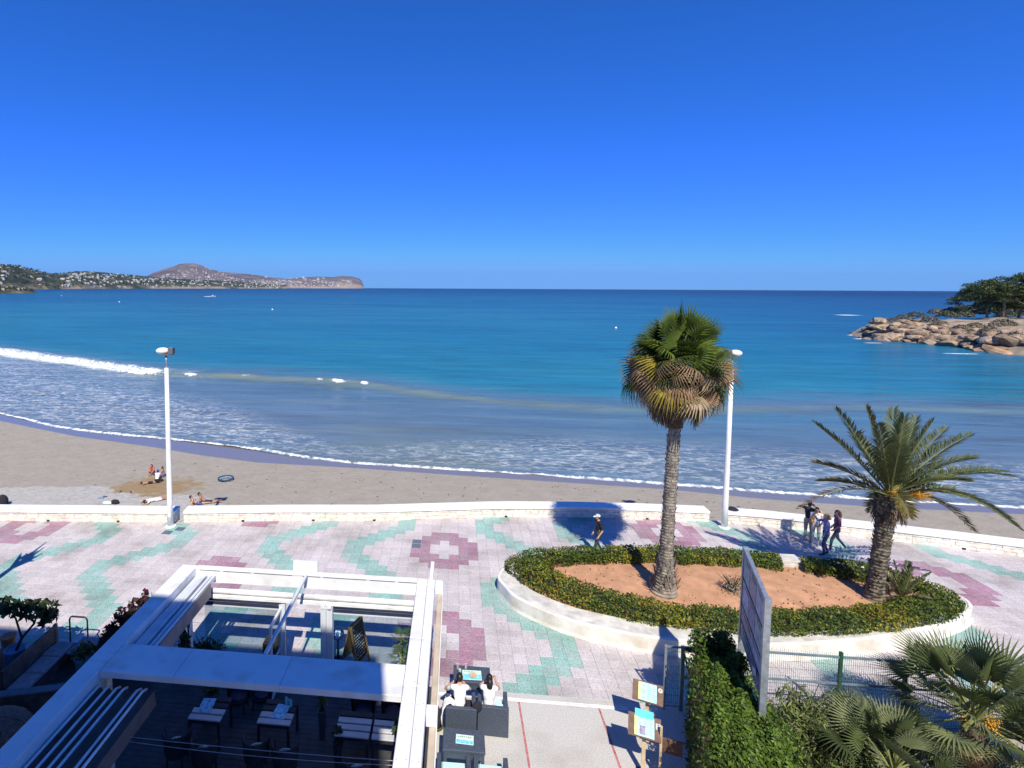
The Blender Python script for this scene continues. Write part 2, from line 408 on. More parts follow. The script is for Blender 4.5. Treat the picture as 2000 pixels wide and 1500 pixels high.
# ---- beach
def sand_z(x, y):
    yw, ys = wall_y(x), interp(SX, SY, x)
    if y <= ys:
        t = max(0, (y - yw) / (ys - yw)); return -1.9 - .7 * t ** 1.25
    return SEA - .028 * (y - ys)
ms = bpy.data.materials.new('beach_sand'); ms.use_nodes = True; nt = ms.node_tree; L = nt.links.new; bs = nt.nodes['Principled BSDF']
g = nd(nt, 'ShaderNodeNewGeometry'); aw = nd(nt, 'ShaderNodeAttribute', attribute_name='wet'); ad = nd(nt, 'ShaderNodeAttribute', attribute_name='dry'); adk = nd(nt, 'ShaderNodeAttribute', attribute_name='dug')
n1 = nd(nt, 'ShaderNodeTexNoise'); n1.inputs['Scale'].default_value = .9; n1.inputs['Detail'].default_value = 9; n1.inputs['Roughness'].default_value = .65; L(g.outputs['Position'], n1.inputs['Vector'])
r1 = ramp(nt, [(.3, (.31, .276, .228)), (.7, (.365, .333, .284))]); L(n1.outputs[0], r1.inputs[0])
n2 = nd(nt, 'ShaderNodeTexNoise'); n2.inputs['Scale'].default_value = 3.2; n2.inputs['Detail'].default_value = 7; L(g.outputs['Position'], n2.inputs['Vector'])
r2 = ramp(nt, [(.3, (.37, .355, .33)), (.7, (.46, .445, .42))]); L(n2.outputs[0], r2.inputs[0])
# ragged limits between dry, damp and wet sand
def ragged(attr, amp):
    ma = nd(nt, 'ShaderNodeMath', operation='MULTIPLY_ADD'); ma.inputs[1].default_value = amp; L(n1.outputs[0], ma.inputs[0])
    su = nd(nt, 'ShaderNodeMath', operation='ADD'); su.inputs[1].default_value = -amp * .5; L(attr.outputs['Fac'], su.inputs[0]); L(su.outputs[0], ma.inputs[2])
    mr = nd(nt, 'ShaderNodeMapRange'); mr.inputs[1].default_value = .42; mr.inputs[2].default_value = .58; L(ma.outputs[0], mr.inputs[0]); return mr
dry, wet, dug = ragged(ad, .8), ragged(aw, .12), ragged(adk, 1.5)
m1 = nd(nt, 'ShaderNodeMix', data_type='RGBA'); L(dry.outputs[0], m1.inputs[0]); L(r1.outputs[0], m1.inputs[6]); L(r2.outputs[0], m1.inputs[7])
m2 = nd(nt, 'ShaderNodeMix', data_type='RGBA'); L(dug.outputs[0], m2.inputs[0]); L(m1.outputs[2], m2.inputs[6]); m2.inputs[7].default_value = (.30, .215, .12, 1)
m3 = nd(nt, 'ShaderNodeMix', data_type='RGBA'); L(wet.outputs[0], m3.inputs[0]); L(m2.outputs[2], m3.inputs[6]); m3.inputs[7].default_value = (.20, .185, .17, 1)
sp = nd(nt, 'ShaderNodeTexNoise'); sp.inputs['Scale'].default_value = 2.6; sp.inputs['Detail'].default_value = 8; sp.inputs['Roughness'].default_value = .7; L(g.outputs['Position'], sp.inputs['Vector'])
rs = ramp(nt, [(.57, (1, 1, 1)), (.69, (.66, .61, .56))]); L(sp.outputs[0], rs.inputs[0])
m4 = nd(nt, 'ShaderNodeMix', data_type='RGBA', blend_type='MULTIPLY'); m4.inputs[0].default_value = .8; L(m3.outputs[2], m4.inputs[6]); L(rs.outputs[0], m4.inputs[7])
L(m4.outputs[2], bs.inputs['Base Color'])
mr = nd(nt, 'ShaderNodeMapRange'); mr.inputs[3].default_value = .85; mr.inputs[4].default_value = .10; L(wet.outputs[0], mr.inputs[0]); L(mr.outputs[0], bs.inputs['Roughness'])
mr = nd(nt, 'ShaderNodeMapRange'); mr.inputs[3].default_value = .1; mr.inputs[4].default_value = .6; L(wet.outputs[0], mr.inputs[0]); L(mr.outputs[0], bs.inputs['Specular IOR Level'])
b1 = nd(nt, 'ShaderNodeBump'); b1.inputs['Distance'].default_value = .12; mr = nd(nt, 'ShaderNodeMapRange'); mr.inputs[3].default_value = .5; mr.inputs[4].default_value = 0.0; L(wet.outputs[0], mr.inputs[0]); L(mr.outputs[0], b1.inputs['Strength'])
L(n2.outputs[0], b1.inputs['Height']); L(b1.outputs[0], bs.inputs['Normal'])
DRP = [at(a, b, -2.05) for a, b in ((-120, 950), (0, 949), (100, 946), (200, 946), (260, 953), (330, 958), (400, 966), (445, 985), (520, 1000))]; DRX, DRY = [p.x for p in DRP], [p.y for p in DRP]
NX, NY = 300, 110; X = np.linspace(-75, 75, NX); V = []; wetA = []; dryA = []; dugA = []
kid = at(300, 945, -2.1)
for x in X:
    yw, ys, yf = wall_y(x), interp(SX, SY, x), interp(FX, FY, x); ye = max(ys + 1, yf) + 9
    for k in range(NY):
        y = yw + .2 + (ye - yw - .2) * k / (NY - 1); V.append((x, y, sand_z(x, y)))
        wetA.append(min(1, max(0, .5 + (y - ys + .05) * .8)))
        yd = interp(DRX, DRY, x)
        dryA.append(min(1, max(0, .5 - (y - yd) * .55)))
        dd = math.hypot((x - kid.x - .3) / 3.0, (y - kid.y) / 2.0); dugA.append(max(0, 1.05 - dd * .62))
F = [(i * NY + k, (i + 1) * NY + k, (i + 1) * NY + k + 1, i * NY + k + 1) for i in range(NX - 1) for k in range(NY - 1)]
me = bpy.data.meshes.new('beach'); me.from_pydata(V, [], F); me.materials.append(ms); me.polygons.foreach_set('use_smooth', [True] * len(F))
for nm, A in (('wet', wetA), ('dry', dryA), ('dug', dugA)):
    a = me.attributes.new(nm, 'FLOAT', 'POINT'); a.data.foreach_set('value', A)
struct(link('beach', me))

# ---- sea
ms = bpy.data.materials.new('sea_water'); ms.use_nodes = True; nt = ms.node_tree; L = nt.links.new
for q in list(nt.nodes): nt.nodes.remove(q)
out = nd(nt, 'ShaderNodeOutputMaterial'); g = nd(nt, 'ShaderNodeNewGeometry')
at_t = nd(nt, 'ShaderNodeAttribute', attribute_name='tone'); at_f = nd(nt, 'ShaderNodeAttribute', attribute_name='foam'); at_s = nd(nt, 'ShaderNodeAttribute', attribute_name='solid'); at_r = nd(nt, 'ShaderNodeAttribute', attribute_name='chop'); at_g = nd(nt, 'ShaderNodeAttribute', attribute_name='silt')
mp = nd(nt, 'ShaderNodeMapping'); mp.inputs['Scale'].default_value = (.012, .045, 1); L(g.outputs['Position'], mp.inputs[0])
pn = nd(nt, 'ShaderNodeTexNoise'); pn.inputs['Scale'].default_value = 1; pn.inputs['Detail'].default_value = 7; pn.inputs['Roughness'].default_value = .6; L(mp.outputs[0], pn.inputs['Vector'])
ma = nd(nt, 'ShaderNodeMath', operation='MULTIPLY_ADD'); ma.inputs[1].default_value = .46; L(pn.outputs[0], ma.inputs[0])
sb = nd(nt, 'ShaderNodeMath', operation='ADD'); sb.inputs[1].default_value = -.23; L(at_t.outputs['Fac'], sb.inputs[0]); L(sb.outputs[0], ma.inputs[2])
mp2 = nd(nt, 'ShaderNodeMapping'); mp2.inputs['Scale'].default_value = (.07, .42, 1); mp2.inputs['Rotation'].default_value = (0, 0, .05); L(g.outputs['Position'], mp2.inputs[0]); rp2 = nd(nt, 'ShaderNodeTexNoise'); rp2.inputs['Scale'].default_value = 1; rp2.inputs['Detail'].default_value = 8; rp2.inputs['Roughness'].default_value = .72; L(mp2.outputs[0], rp2.inputs['Vector']); rv2 = nd(nt, 'ShaderNodeMapRange'); rv2.inputs[1].default_value = .3; rv2.inputs[2].default_value = .7; rv2.inputs[3].default_value = .70; rv2.inputs[4].default_value = 1.22; L(rp2.outputs[0], rv2.inputs[0])
rc = ramp(nt, [(0, (.135, .185, .230)), (.18, (.095, .175, .235)), (.36, (.026, .185, .270)), (.55, (.014, .150, .270)), (.72, (.005, .090, .215)), (.88, (.003, .045, .155)), (1, (.002, .018, .085))]); L(ma.outputs[0], rc.inputs[0])
mx = nd(nt, 'ShaderNodeMix', data_type='RGBA'); hs2 = nd(nt, 'ShaderNodeHueSaturation'); L(rv2.outputs[0], hs2.inputs['Value']); L(rc.outputs[0], hs2.inputs['Color']); L(at_g.outputs['Fac'], mx.inputs[0]); L(hs2.outputs[0], mx.inputs[6]); mx.inputs[7].default_value = (.165, .205, .165, 1)
# foam lace
mpl = nd(nt, 'ShaderNodeMapping'); mpl.inputs['Scale'].default_value = (.62, 1.7, 1); mpl.inputs['Rotation'].default_value = (0, 0, .22); L(g.outputs['Position'], mpl.inputs[0])
dn = nd(nt, 'ShaderNodeTexNoise'); dn.inputs['Scale'].default_value = 1.1; dn.inputs['Detail'].default_value = 5; L(mpl.outputs[0], dn.inputs['Vector'])
dv = nd(nt, 'ShaderNodeMix', data_type='VECTOR'); dv.inputs[0].default_value = .78; L(mpl.outputs[0], dv.inputs[4]); L(dn.outputs['Color'], dv.inputs[5])
vo = nd(nt, 'ShaderNodeTexVoronoi', feature='DISTANCE_TO_EDGE'); vo.inputs['Scale'].default_value = 3.4; L(dv.outputs[1], vo.inputs['Vector'])
lr = nd(nt, 'ShaderNodeMapRange'); lr.inputs[1].default_value = 0.0; lr.inputs[2].default_value = .15; lr.inputs[3].default_value = 1; lr.inputs[4].default_value = 0; L(vo.outputs['Distance'], lr.inputs[0])
fn = nd(nt, 'ShaderNodeTexNoise'); fn.inputs['Scale'].default_value = .8; fn.inputs['Detail'].default_value = 8; fn.inputs['Roughness'].default_value = .68; L(mpl.outputs[0], fn.inputs['Vector'])
fr = nd(nt, 'ShaderNodeMapRange'); fr.inputs[1].default_value = .38; fr.inputs[2].default_value = .70; L(fn.outputs[0], fr.inputs[0])
lm = nd(nt, 'ShaderNodeMath', operation='MULTIPLY'); L(lr.outputs[0], lm.inputs[0]); L(fr.outputs[0], lm.inputs[1])
lf = nd(nt, 'ShaderNodeMath', operation='MULTIPLY'); L(lm.outputs[0], lf.inputs[0]); L(at_f.outputs['Fac'], lf.inputs[1])
sn = nd(nt, 'ShaderNodeTexNoise'); sn.inputs['Scale'].default_value = 2.2; sn.inputs['Detail'].default_value = 8; sn.inputs['Roughness'].default_value = .7; L(g.outputs['Position'], sn.inputs['Vector'])
s1 = nd(nt, 'ShaderNodeMath', operation='ADD'); L(sn.outputs[0], s1.inputs[0]); L(at_s.outputs['Fac'], s1.inputs[1])
s2 = nd(nt, 'ShaderNodeMapRange'); s2.inputs[1].default_value = .94; s2.inputs[2].default_value = 1.12; L(s1.outputs[0], s2.inputs[0])
fo = nd(nt, 'ShaderNodeMath', operation='MAXIMUM'); L(lf.outputs[0], fo.inputs[0]); L(s2.outputs[0], fo.inputs[1])
# waves
def wave_noise(scale, rot, det):
    q = nd(nt, 'ShaderNodeMapping'); q.inputs['Scale'].default_value = scale; q.inputs['Rotation'].default_value = (0, 0, rot); L(g.outputs['Position'], q.inputs[0])
    w = nd(nt, 'ShaderNodeTexNoise'); w.inputs['Scale'].default_value = 1; w.inputs['Detail'].default_value = det; L(q.outputs[0], w.inputs['Vector']); return w
w1, w2 = wave_noise((.35, 1.3, 1), .12, 4), wave_noise((.09, .26, 1), -.08, 6)
b1 = nd(nt, 'ShaderNodeBump'); b1.inputs['Distance'].default_value = .16; L(w1.outputs[0], b1.inputs['Height']); L(at_r.outputs['Fac'], b1.inputs['Strength'])
b2 = nd(nt, 'ShaderNodeBump'); b2.inputs['Distance'].default_value = .8; b2.inputs['Strength'].default_value = .55; L(w2.outputs[0], b2.inputs['Height']); L(b1.outputs[0], b2.inputs['Normal'])
df = nd(nt, 'ShaderNodeBsdfDiffuse'); L(mx.outputs[2], df.inputs[0]); L(b2.outputs[0], df.inputs['Normal'])
gl = nd(nt, 'ShaderNodeBsdfGlossy'); gl.inputs['Roughness'].default_value = .16; L(b2.outputs[0], gl.inputs['Normal'])
fz = nd(nt, 'ShaderNodeFresnel'); fz.inputs[0].default_value = 1.33; L(b2.outputs[0], fz.inputs['Normal'])
at_k = nd(nt, 'ShaderNodeAttribute', attribute_name='shine'); fm = nd(nt, 'ShaderNodeMath', operation='MULTIPLY'); L(fz.outputs[0], fm.inputs[0]); L(at_k.outputs['Fac'], fm.inputs[1])
s_w = nd(nt, 'ShaderNodeMixShader'); L(fm.outputs[0], s_w.inputs[0]); L(df.outputs[0], s_w.inputs[1]); L(gl.outputs[0], s_w.inputs[2])
fd = nd(nt, 'ShaderNodeBsdfDiffuse'); fd.inputs[0].default_value = (.78, .80, .80, 1)
s_f = nd(nt, 'ShaderNodeMixShader'); L(fo.outputs[0], s_f.inputs[0]); L(s_w.outputs[0], s_f.inputs[1]); L(fd.outputs[0], s_f.inputs[2]); L(s_f.outputs[0], out.inputs['Surface'])
def fbm1(x, seed):
    return sum(math.sin(x * f + seed * k * 1.7 + k) / k for k, f in ((1, .21), (2, .47), (3, 1.13), (4, 2.3))) / 1.6
dl = [0, .12, .3, .5]
while dl[-1] < 62: dl.append(dl[-1] + .34)
while dl[-1] < 160: dl.append(dl[-1] + 1.6)
while dl[-1] < 700: dl.append(dl[-1] * 1.018)
WC = [(p.x, p.y, a_, b_) for p, a_, b_ in ((at(1655, 615.5, SEA), 9, 4.5), (at(1640, 639, SEA), 6, .9), (at(1668, 655, SEA), 2.6, 1.5), (at(1682, 662, SEA), 3.0, 1.4), (at(1705, 670, SEA), 3, .7), (at(1880, 691, SEA), 5, .8), (at(100, 571, SEA), 40, 18))]
while dl[-1] < 13000: dl.append(dl[-1] * 1.11)
NT = 420; tt = np.tan(np.linspace(-1.18, 1.18, NT)); V = []; A = {k: [] for k in ('tone', 'foam', 'solid', 'chop', 'silt', 'shine')}
def sstep(a, b, x):
    t = min(1, max(0, (x - a) / (b - a))); return t * t * (3 - 2 * t)
LX = [-120, -60, -45, -30, -22, -15, -8, 0, 8, 20, 40, 60]; LD = [40, 32, 27, 20, 14, 8, 6, 10, 13, 14, 13, 12]; LS = [.9, .9, .95, 1, .95, .8, .45, .65, .8, .75, .7, .6]
for d in dl:
    for t in tt:
        x = t * (38 + d); yf = interp(FX, FY, x) + (.25 * fbm1(x * 1.1, 3) if d < 3 else 0); w = math.exp(-max(0, d - 60) / 140.0)
        y = (yf - 38) * w + 38 + d; e = y - interp(BX, BY, x) - .9 * fbm1(x * .5, 1)
        A_b = interp([-200, -95, -60, -40, -20, 0, 20, 45, 65, 200], [1.0, 1.0, .9, .6, .55, .38, .3, .3, .3, .2], x) * (1 + .25 * fbm1(x * .8, 9))
        z = SEA + .03 + (A_b * math.exp(-(e / (1.1 if e < 0 else 3.2)) ** 2) if abs(e) < 14 else 0)
        dd = y - interp(FX, FY, x)
        if dd < 1.2: z += -.075 + .075 * sstep(0, .5, dd) + .02 * math.exp(-((dd - .4) / .3) ** 2)
        if dd < 150 and dd > .3: z += .03 * math.sin(y * 1.1 + .6 * fbm1(x * .35, 5)) * min(1, dd / 8)
        V.append((x, y, z))
        bd = interp(BX, BY, x) - interp(FX, FY, x); u = dd / bd
        tone = .02 + .16 * sstep(0, .9, u) + .30 * sstep(.95, 1.7, u) + .08 * sstep(1.7, 4, u) + .12 * sstep(150, 500, d) + .14 * sstep(500, 1500, d) + .10 * sstep(1500, 6000, d) + .16 * sstep(.1, .9, x / (d + 60)) * sstep(60, 160, d)
        lim = interp(LX, LD, x); lst = interp(LX, LS, x)
        foam = lst * (sstep(.1, 2, dd) * (1 - sstep(lim * .45, lim, dd))) * 1.05
        if x < -30 and dd < bd - 1: foam = max(foam, .55 * sstep(-30, -55, x) if x < -30 else 0)
        solid = .60 * math.exp(-((dd - .25 - .12 * fbm1(x, 2)) / .42) ** 2)
        # second swash line
        y2 = interp([-22, -18, -15.5, -13, -8], [47.2, 45.2, 43.6, 42.4, 41], x)
        if -22 < x < -8: solid = max(solid, .52 * math.exp(-((y - y2) / .32) ** 2))
        # breaking crest: solid white on the left, a few patches elsewhere
        cr = max(sstep(-40, -47, x), math.exp(-((x + 40.0) / 2.0) ** 2), .95 * math.exp(-((x + 19.4) / .8) ** 2), 1.0 * math.exp(-((x + 16.5) / 1.9) ** 2), 1.0 * math.exp(-((x + 12.6) / 1.0) ** 2), .62 * math.exp(-((x + 31) / 2.6) ** 2), .55 * math.exp(-((x + 27) / 1.2) ** 2), .40 * sstep(-42, -36, x) * sstep(-4, -14, x) * (.8 + .35 * fbm1(x * 2.1, 8)), .50 * math.exp(-((x - 47.7) / 2.2) ** 2), .5 * math.exp(-((x - 52) / 1.2) ** 2))
        wd = interp([-110, -75, -50, -42, -20, 60], [2.2, 3.0, 2.0, 1.0, .8, .5], x)
        solid = max(solid, (.70 if x > -40 else .60) * cr * math.exp(-((e + wd * .5) / wd) ** 2))
        if x < -40: foam = max(foam, 1.0 * math.exp(-((e - 2.2) / 2.6) ** 2))
        silt = (.50 + .22 * fbm1(x * .9, 4)) * math.exp(-((e + .6 + .5 * fbm1(x * 1.7, 6)) / (1.9 + .6 * fbm1(x * .6, 2))) ** 2) * interp([-60, -45, -30, 0, 60], [.2, .7, 1.1, .7, .35], x) if abs(e) < 8 else 0
        silt = max(silt, .4 * sstep(.55, .2, u) * sstep(-14, -6, x) * sstep(8, 0, x))
        # far whitecaps
        for wx, wy, wl, ww in WC:
            if abs(x - wx) < wl * 3 and abs(y - wy) < ww * 4: solid = max(solid, .95 * math.exp(-((x - wx) / wl) ** 2 - ((y - wy) / ww) ** 2))
        A['tone'].append(tone); A['foam'].append(min(1, foam)); A['solid'].append(solid); A['silt'].append(silt)
        A['chop'].append(.22 + .5 * sstep(2, 60, dd) - .25 * sstep(400, 3000, d)); A['shine'].append(.80 - .38 * sstep(.8, 1.8, u) - .14 * sstep(300, 2500, d))
V = np.array(V); NR = len(dl)
F = [(r * NT + k, r * NT + k + 1, (r + 1) * NT + k + 1, (r + 1) * NT + k) for r in range(NR - 1) for k in range(NT - 1)]
me = bpy.data.meshes.new('sea'); me.from_pydata(V.tolist(), [], F); me.materials.append(ms); me.polygons.foreach_set('use_smooth', [True] * len(F))
for k, v in A.items():
    a = me.attributes.new(k, 'FLOAT', 'POINT'); a.data.foreach_set('value', v)
struct(link('sea', me))
# ================================================================ FAR LAND
def hill_mat(name, cols, rock, tan_p, scale):
    m = bpy.data.materials.new(name); m.use_nodes = True; nt = m.node_tree; L = nt.links.new; bs = nt.nodes['Principled BSDF']
    g = nd(nt, 'ShaderNodeNewGeometry'); n = nd(nt, 'ShaderNodeTexNoise'); n.inputs['Scale'].default_value = scale; n.inputs['Detail'].default_value = 9; n.inputs['Roughness'].default_value = .7; L(g.outputs['Position'], n.inputs['Vector'])
    r = ramp(nt, [(.36, cols[0]), (.5, cols[1]), (.6, cols[2]), (.72, rock)]); L(n.outputs[0], r.inputs[0])
    # bare cliffs where it is steep near the water
    sx = nd(nt, 'ShaderNodeSeparateXYZ'); L(g.outputs['Position'], sx.inputs[0]); mr = nd(nt, 'ShaderNodeMapRange'); mr.inputs[1].default_value = 4 * tan_p; mr.inputs[2].default_value = 18 * tan_p; mr.inputs[3].default_value = .75; mr.inputs[4].default_value = 0; L(sx.outputs[2], mr.inputs[0])
    n2 = nd(nt, 'ShaderNodeTexNoise'); n2.inputs['Scale'].default_value = scale * .35; n2.inputs['Detail'].default_value = 5; L(g.outputs['Position'], n2.inputs['Vector']); r2 = ramp(nt, [(.42, (0, 0, 0)), (.56, (1, 1, 1))]); L(n2.outputs[0], r2.inputs[0])
    mu = nd(nt, 'ShaderNodeMath', operation='MULTIPLY'); L(mr.outputs[0], mu.inputs[0]); L(r2.outputs[0], mu.inputs[1])
    mx = nd(nt, 'ShaderNodeMix', data_type='RGBA'); L(mu.outputs[0], mx.inputs[0]); L(r.outputs[0], mx.inputs[6]); mx.inputs[7].default_value = (.42, .33, .24, 1)
    L(mx.outputs[2], bs.inputs['Base Color']); bs.inputs['Roughness'].default_value = 1; bs.inputs['Specular IOR Level'].default_value = 0
    return m
def hills(name, pix, dist, depth, m, seed, nx=170, ny=26, nz=.10):
    """ridge whose skyline follows (px, py) pairs at a given distance; returns a height function"""
    rng = np.random.default_rng(seed); px = [p[0] for p in pix]; py = [p[1] for p in pix]; V = []; P = []
    ph = rng.uniform(0, 6, 12)
    for i in range(nx):
        x = px[0] + (px[-1] - px[0]) * i / (nx - 1); D = interp([p[0] for p in dist], [p[1] for p in dist], x)
        c = at(x, 580); dirv = Vector((c.x, c.y, 0)).normalized(); fwd = dirv.dot(Vector((_F.x, _F.y, 0)).normalized())
        top = aty(x, interp(px, py, x), dirv.y * D / 1.0); h = max(2, top.z - SEA)
        for k in range(ny):
            t = k / (ny - 1); q = dirv * (D - depth * (1 - t) + 0)
            prof = math.sin(min(1, t * 1.12) * PI / 2) ** .85
            rel = 1 + nz * sum(math.sin(ph[a] + (i * .11 + t * 7) * (a + 1) * .9 + a) / (a + 1) for a in range(6)) * (1 - t * .9)
            hh = h * prof * rel * (1 if t < .995 else 1)
            if k == 0: hh = -1.5
            V.append((q.x, q.y, SEA + max(-2, hh))); P.append((i, k))
        b = dirv * (D + depth * .8); V.append((b.x, b.y, SEA - 2)); P.append((i, ny))
    n1 = ny + 1; F = [(i * n1 + k, (i + 1) * n1 + k, (i + 1) * n1 + k + 1, i * n1 + k + 1) for i in range(nx - 1) for k in range(ny)]
    me = bpy.data.meshes.new(name); me.from_pydata(V, [], F); me.materials.append(m); me.polygons.foreach_set('use_smooth', [True] * len(F))
    struct(link(name, me))
    return lambda u, t: Vector(V[min(nx - 1, max(0, int(u * (nx - 1)))) * n1 + min(ny - 1, max(1, int(t * (ny - 1))))])
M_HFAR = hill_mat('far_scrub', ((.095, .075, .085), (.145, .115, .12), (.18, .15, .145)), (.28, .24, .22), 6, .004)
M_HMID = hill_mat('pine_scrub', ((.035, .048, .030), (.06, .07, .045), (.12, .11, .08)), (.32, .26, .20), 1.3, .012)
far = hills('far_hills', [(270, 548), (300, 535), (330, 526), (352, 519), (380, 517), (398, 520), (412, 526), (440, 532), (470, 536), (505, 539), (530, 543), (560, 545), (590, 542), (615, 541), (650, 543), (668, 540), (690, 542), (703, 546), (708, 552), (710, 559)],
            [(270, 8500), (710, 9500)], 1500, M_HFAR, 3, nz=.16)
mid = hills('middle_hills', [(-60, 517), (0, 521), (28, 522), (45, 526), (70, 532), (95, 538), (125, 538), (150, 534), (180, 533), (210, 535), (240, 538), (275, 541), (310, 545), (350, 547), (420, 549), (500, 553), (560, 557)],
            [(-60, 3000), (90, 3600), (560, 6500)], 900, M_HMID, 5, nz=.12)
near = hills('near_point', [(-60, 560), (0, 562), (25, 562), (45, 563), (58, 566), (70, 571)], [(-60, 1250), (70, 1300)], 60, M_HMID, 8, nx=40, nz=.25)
# houses on the hillsides
M_HOUSE = mat('far_white_wall', (.56, .54, .51), rough=.9, var=.08, scale=.02, rnd=.22)
M_TROOF = mat('far_tile_roof', (.46, .25, .17), rough=.9, var=.15, scale=.05, rnd=.2)
M_FWIN = mat('far_window', (.06, .07, .09), rough=.3)
def house_mesh(w, d, h, hip):
    b = MB().use(M_HOUSE); b.box(-w / 2, w / 2, -d / 2, d / 2, -3, h)
    b.use(M_FWIN)
    nwin = max(2, int(w / 4))
    for k in range(nwin):
        for f in range(max(1, int(h / 3.2))):
            xx = -w / 2 + (k + .5) * w / nwin; b.box(xx - .7, xx + .7, -d / 2 - .04, -d / 2 + .1, .8 + f * 3.1, 2.3 + f * 3.1)
    if hip:
        b.use(M_TROOF); e = .5
        b.add([(-w / 2 - e, -d / 2 - e, h), (w / 2 + e, -d / 2 - e, h), (w / 2 + e, d / 2 + e, h), (-w / 2 - e, d / 2 + e, h), (-w / 4, 0, h + 2.2), (w / 4, 0, h + 2.2)], [(0, 1, 5, 4), (2, 3, 4, 5), (1, 2, 5), (3, 0, 4)])
    else: b.use(M_HOUSE).box(-w / 2 + .4, w / 2 - 2, -d / 2 + .6, d / 2 - .6, h, h + 1.1)
    return b.mesh('house')
HM = [house_mesh(13, 9, 6.2, True), house_mesh(17, 10, 5, False), house_mesh(10, 9, 7, True), house_mesh(24, 11, 9.5, False)]
def put_house(p, s, label, group, rng):
    o = link('house', HM[int(rng.integers(0, 4))]); o.location = p; o.scale = (s, s, s)
    o.rotation_euler = (0, 0, math.atan2(-p.x, p.y) + rng.normal(0, .5)); tag(o, label, 'house', group)
hr = np.random.default_rng(21); nh = 0
while nh < 185:
    u, t = hr.uniform(.08, .98), hr.uniform(.08, .97)
    dens = .9 if u < .24 else .45 if u < .45 else .75
    if hr.uniform() > dens * (.5 + .5 * math.sin(u * 37) ** 2 * 1.0 + .3 * math.sin(t * 9) ** 2): continue
    put_house(mid(u, t), hr.uniform(.5, .92), 'small white house among pines on the dark green hillside across the bay', 'white houses on the near hillside', hr); nh += 1
nh = 0
while nh < 110:
    u = hr.uniform(.10, .93)
    t = hr.uniform(.10, .42) if hr.uniform() < .6 else hr.uniform(.4, .95)
    if t > .42 and not (abs(u - .33) < .07 or abs(u - .55) < .05 or abs(u - .70) < .05 or abs(u - .80) < .03): continue
    put_house(far(u, t), hr.uniform(.9, 1.6), 'pale house on the bare violet headland at the far end of the bay', 'pale houses on the far headland', hr); nh += 1
# unresolved rest of the two towns, and the pine wood between them
tb = MB().use(M_HOUSE); trees_p = []
for k in range(900):
    if k % 3: u, t = hr.uniform(.10, .95), hr.uniform(.06, .40); p = far(u, t)
    else: u, t = hr.uniform(.3, .98), hr.uniform(.06, .6); p = mid(u, t)
    if hr.uniform() > .35 + .65 * math.sin(u * 23 + t * 5) ** 2: continue
    w, d, h = hr.uniform(8, 20), hr.uniform(7, 12), hr.uniform(4, 9); tb.box(p.x - w / 2, p.x + w / 2, p.y - d / 2, p.y + d / 2, p.z - 3, p.z + h, rot=hr.uniform(0, 3), piv=(p.x, p.y, 0))
o = stuff(tb.build('town')); o['label'] = 'unresolved white houses filling the shore towns across the bay'
pc = []; pw = []
for k in range(5200):
    u, t = hr.uniform(0, .9), hr.uniform(.04, .99); p = mid(u, t); pc.append((p.x + hr.normal(0, 12), p.y + hr.normal(0, 12), p.z + hr.uniform(2, 7))); pw.append(hr.uniform(6, 13))
for k in range(420):
    p = near(hr.uniform(0, .95), hr.uniform(.3, .99)); pc.append((p.x + hr.normal(0, 4), p.y + hr.normal(0, 4), p.z + hr.uniform(0, 3))); pw.append(hr.uniform(2.5, 5))
wood = leaves('pine_wood', pc, np.tile((0, -.4, 1), (len(pc), 1)), np.array(pw), [leafmat('far_pine_dark', (.028, .045, .022), scale=.02), leafmat('far_pine', (.045, .065, .03), scale=.02)], asp=.9, spread=.5)
stuff(wood); wood['label'] = 'dark pine wood on the hills across the bay'
for k in range(9):
    p = near(hr.uniform(.5, .98), hr.uniform(.3, .9)); put_house(p, hr.uniform(.3, .5), 'tiny white house on the low near point at the left edge', 'white houses on the near point', hr)

# ================================================================ ROCKY POINT ON THE RIGHT
M_ROCK = mat('pale_rock', (.33, .24, .165), rough=.95, var=.28, scale=.7, bump=1.0, bscale=2.2, rnd=.35, dirt_shade=((.11, .08, .055), .85, .8, .50))  # dark blotches paint the shadowed crevices into the rock colour
M_ROCKO = mat('orange_rock', (.40, .25, .15), rough=.95, var=.25, scale=.5, bump=.6, bscale=3, dirt_shade=((.16, .11, .07), .8, .7, .52))
M_HEAD = mat('headland_ground', (.34, .27, .20), rough=.95, var=.22, scale=.35, bump=.6, bscale=1.5, dirt_shade=((.17, .15, .11), .8, .3, .48))
hp = [(114, 170), (113, 163), (114, 158), (116.5, 153.5), (118, 146), (116, 138), (114, 132), (117, 124), (126, 118), (150, 108), (210, 100), (260, 150), (260, 250), (200, 230), (160, 210), (135, 196), (118, 182)]
hs_ = smooth_closed(hp, 120); cx, cy = 175, 160; V = []; rings = 14
def head_z(x, y):
    ang = math.atan2(y - cy, x - cx); k = min(range(len(hs_)), key=lambda i: abs((math.atan2(hs_[i].y - cy, hs_[i].x - cx) - ang + PI) % (2 * PI) - PI)); e = hs_[k]
    f = 1 - math.hypot(x - cx, y - cy) / math.hypot(e.x - cx, e.y - cy); return head_h(f, x, y) if f > 0 else SEA - 1
def on_head(px, py):
    d = _F + _R * ((px - PPX) / FPX) - _U * ((py - PPY) / FPX); d = d / math.hypot(d.x, d.y); t = 95.0
    while t < 300:
        p = Vector((0, 0, CAM_H)) + d * t
        if p.z <= head_z(p.x, p.y): return p
        t += .6
    return at(px, py, 2.2) if py > 572 else Vector((d.x * 180, d.y * 180, 2.5))
def head_h(f, x, y):
    # f: 0 at the water, 1 inland
    return SEA - .8 + 4.3 * sstep(0, .15, f) + 2.2 * sstep(.12, .6, f) + .5 * math.sin(x * .5) * math.cos(y * .4)
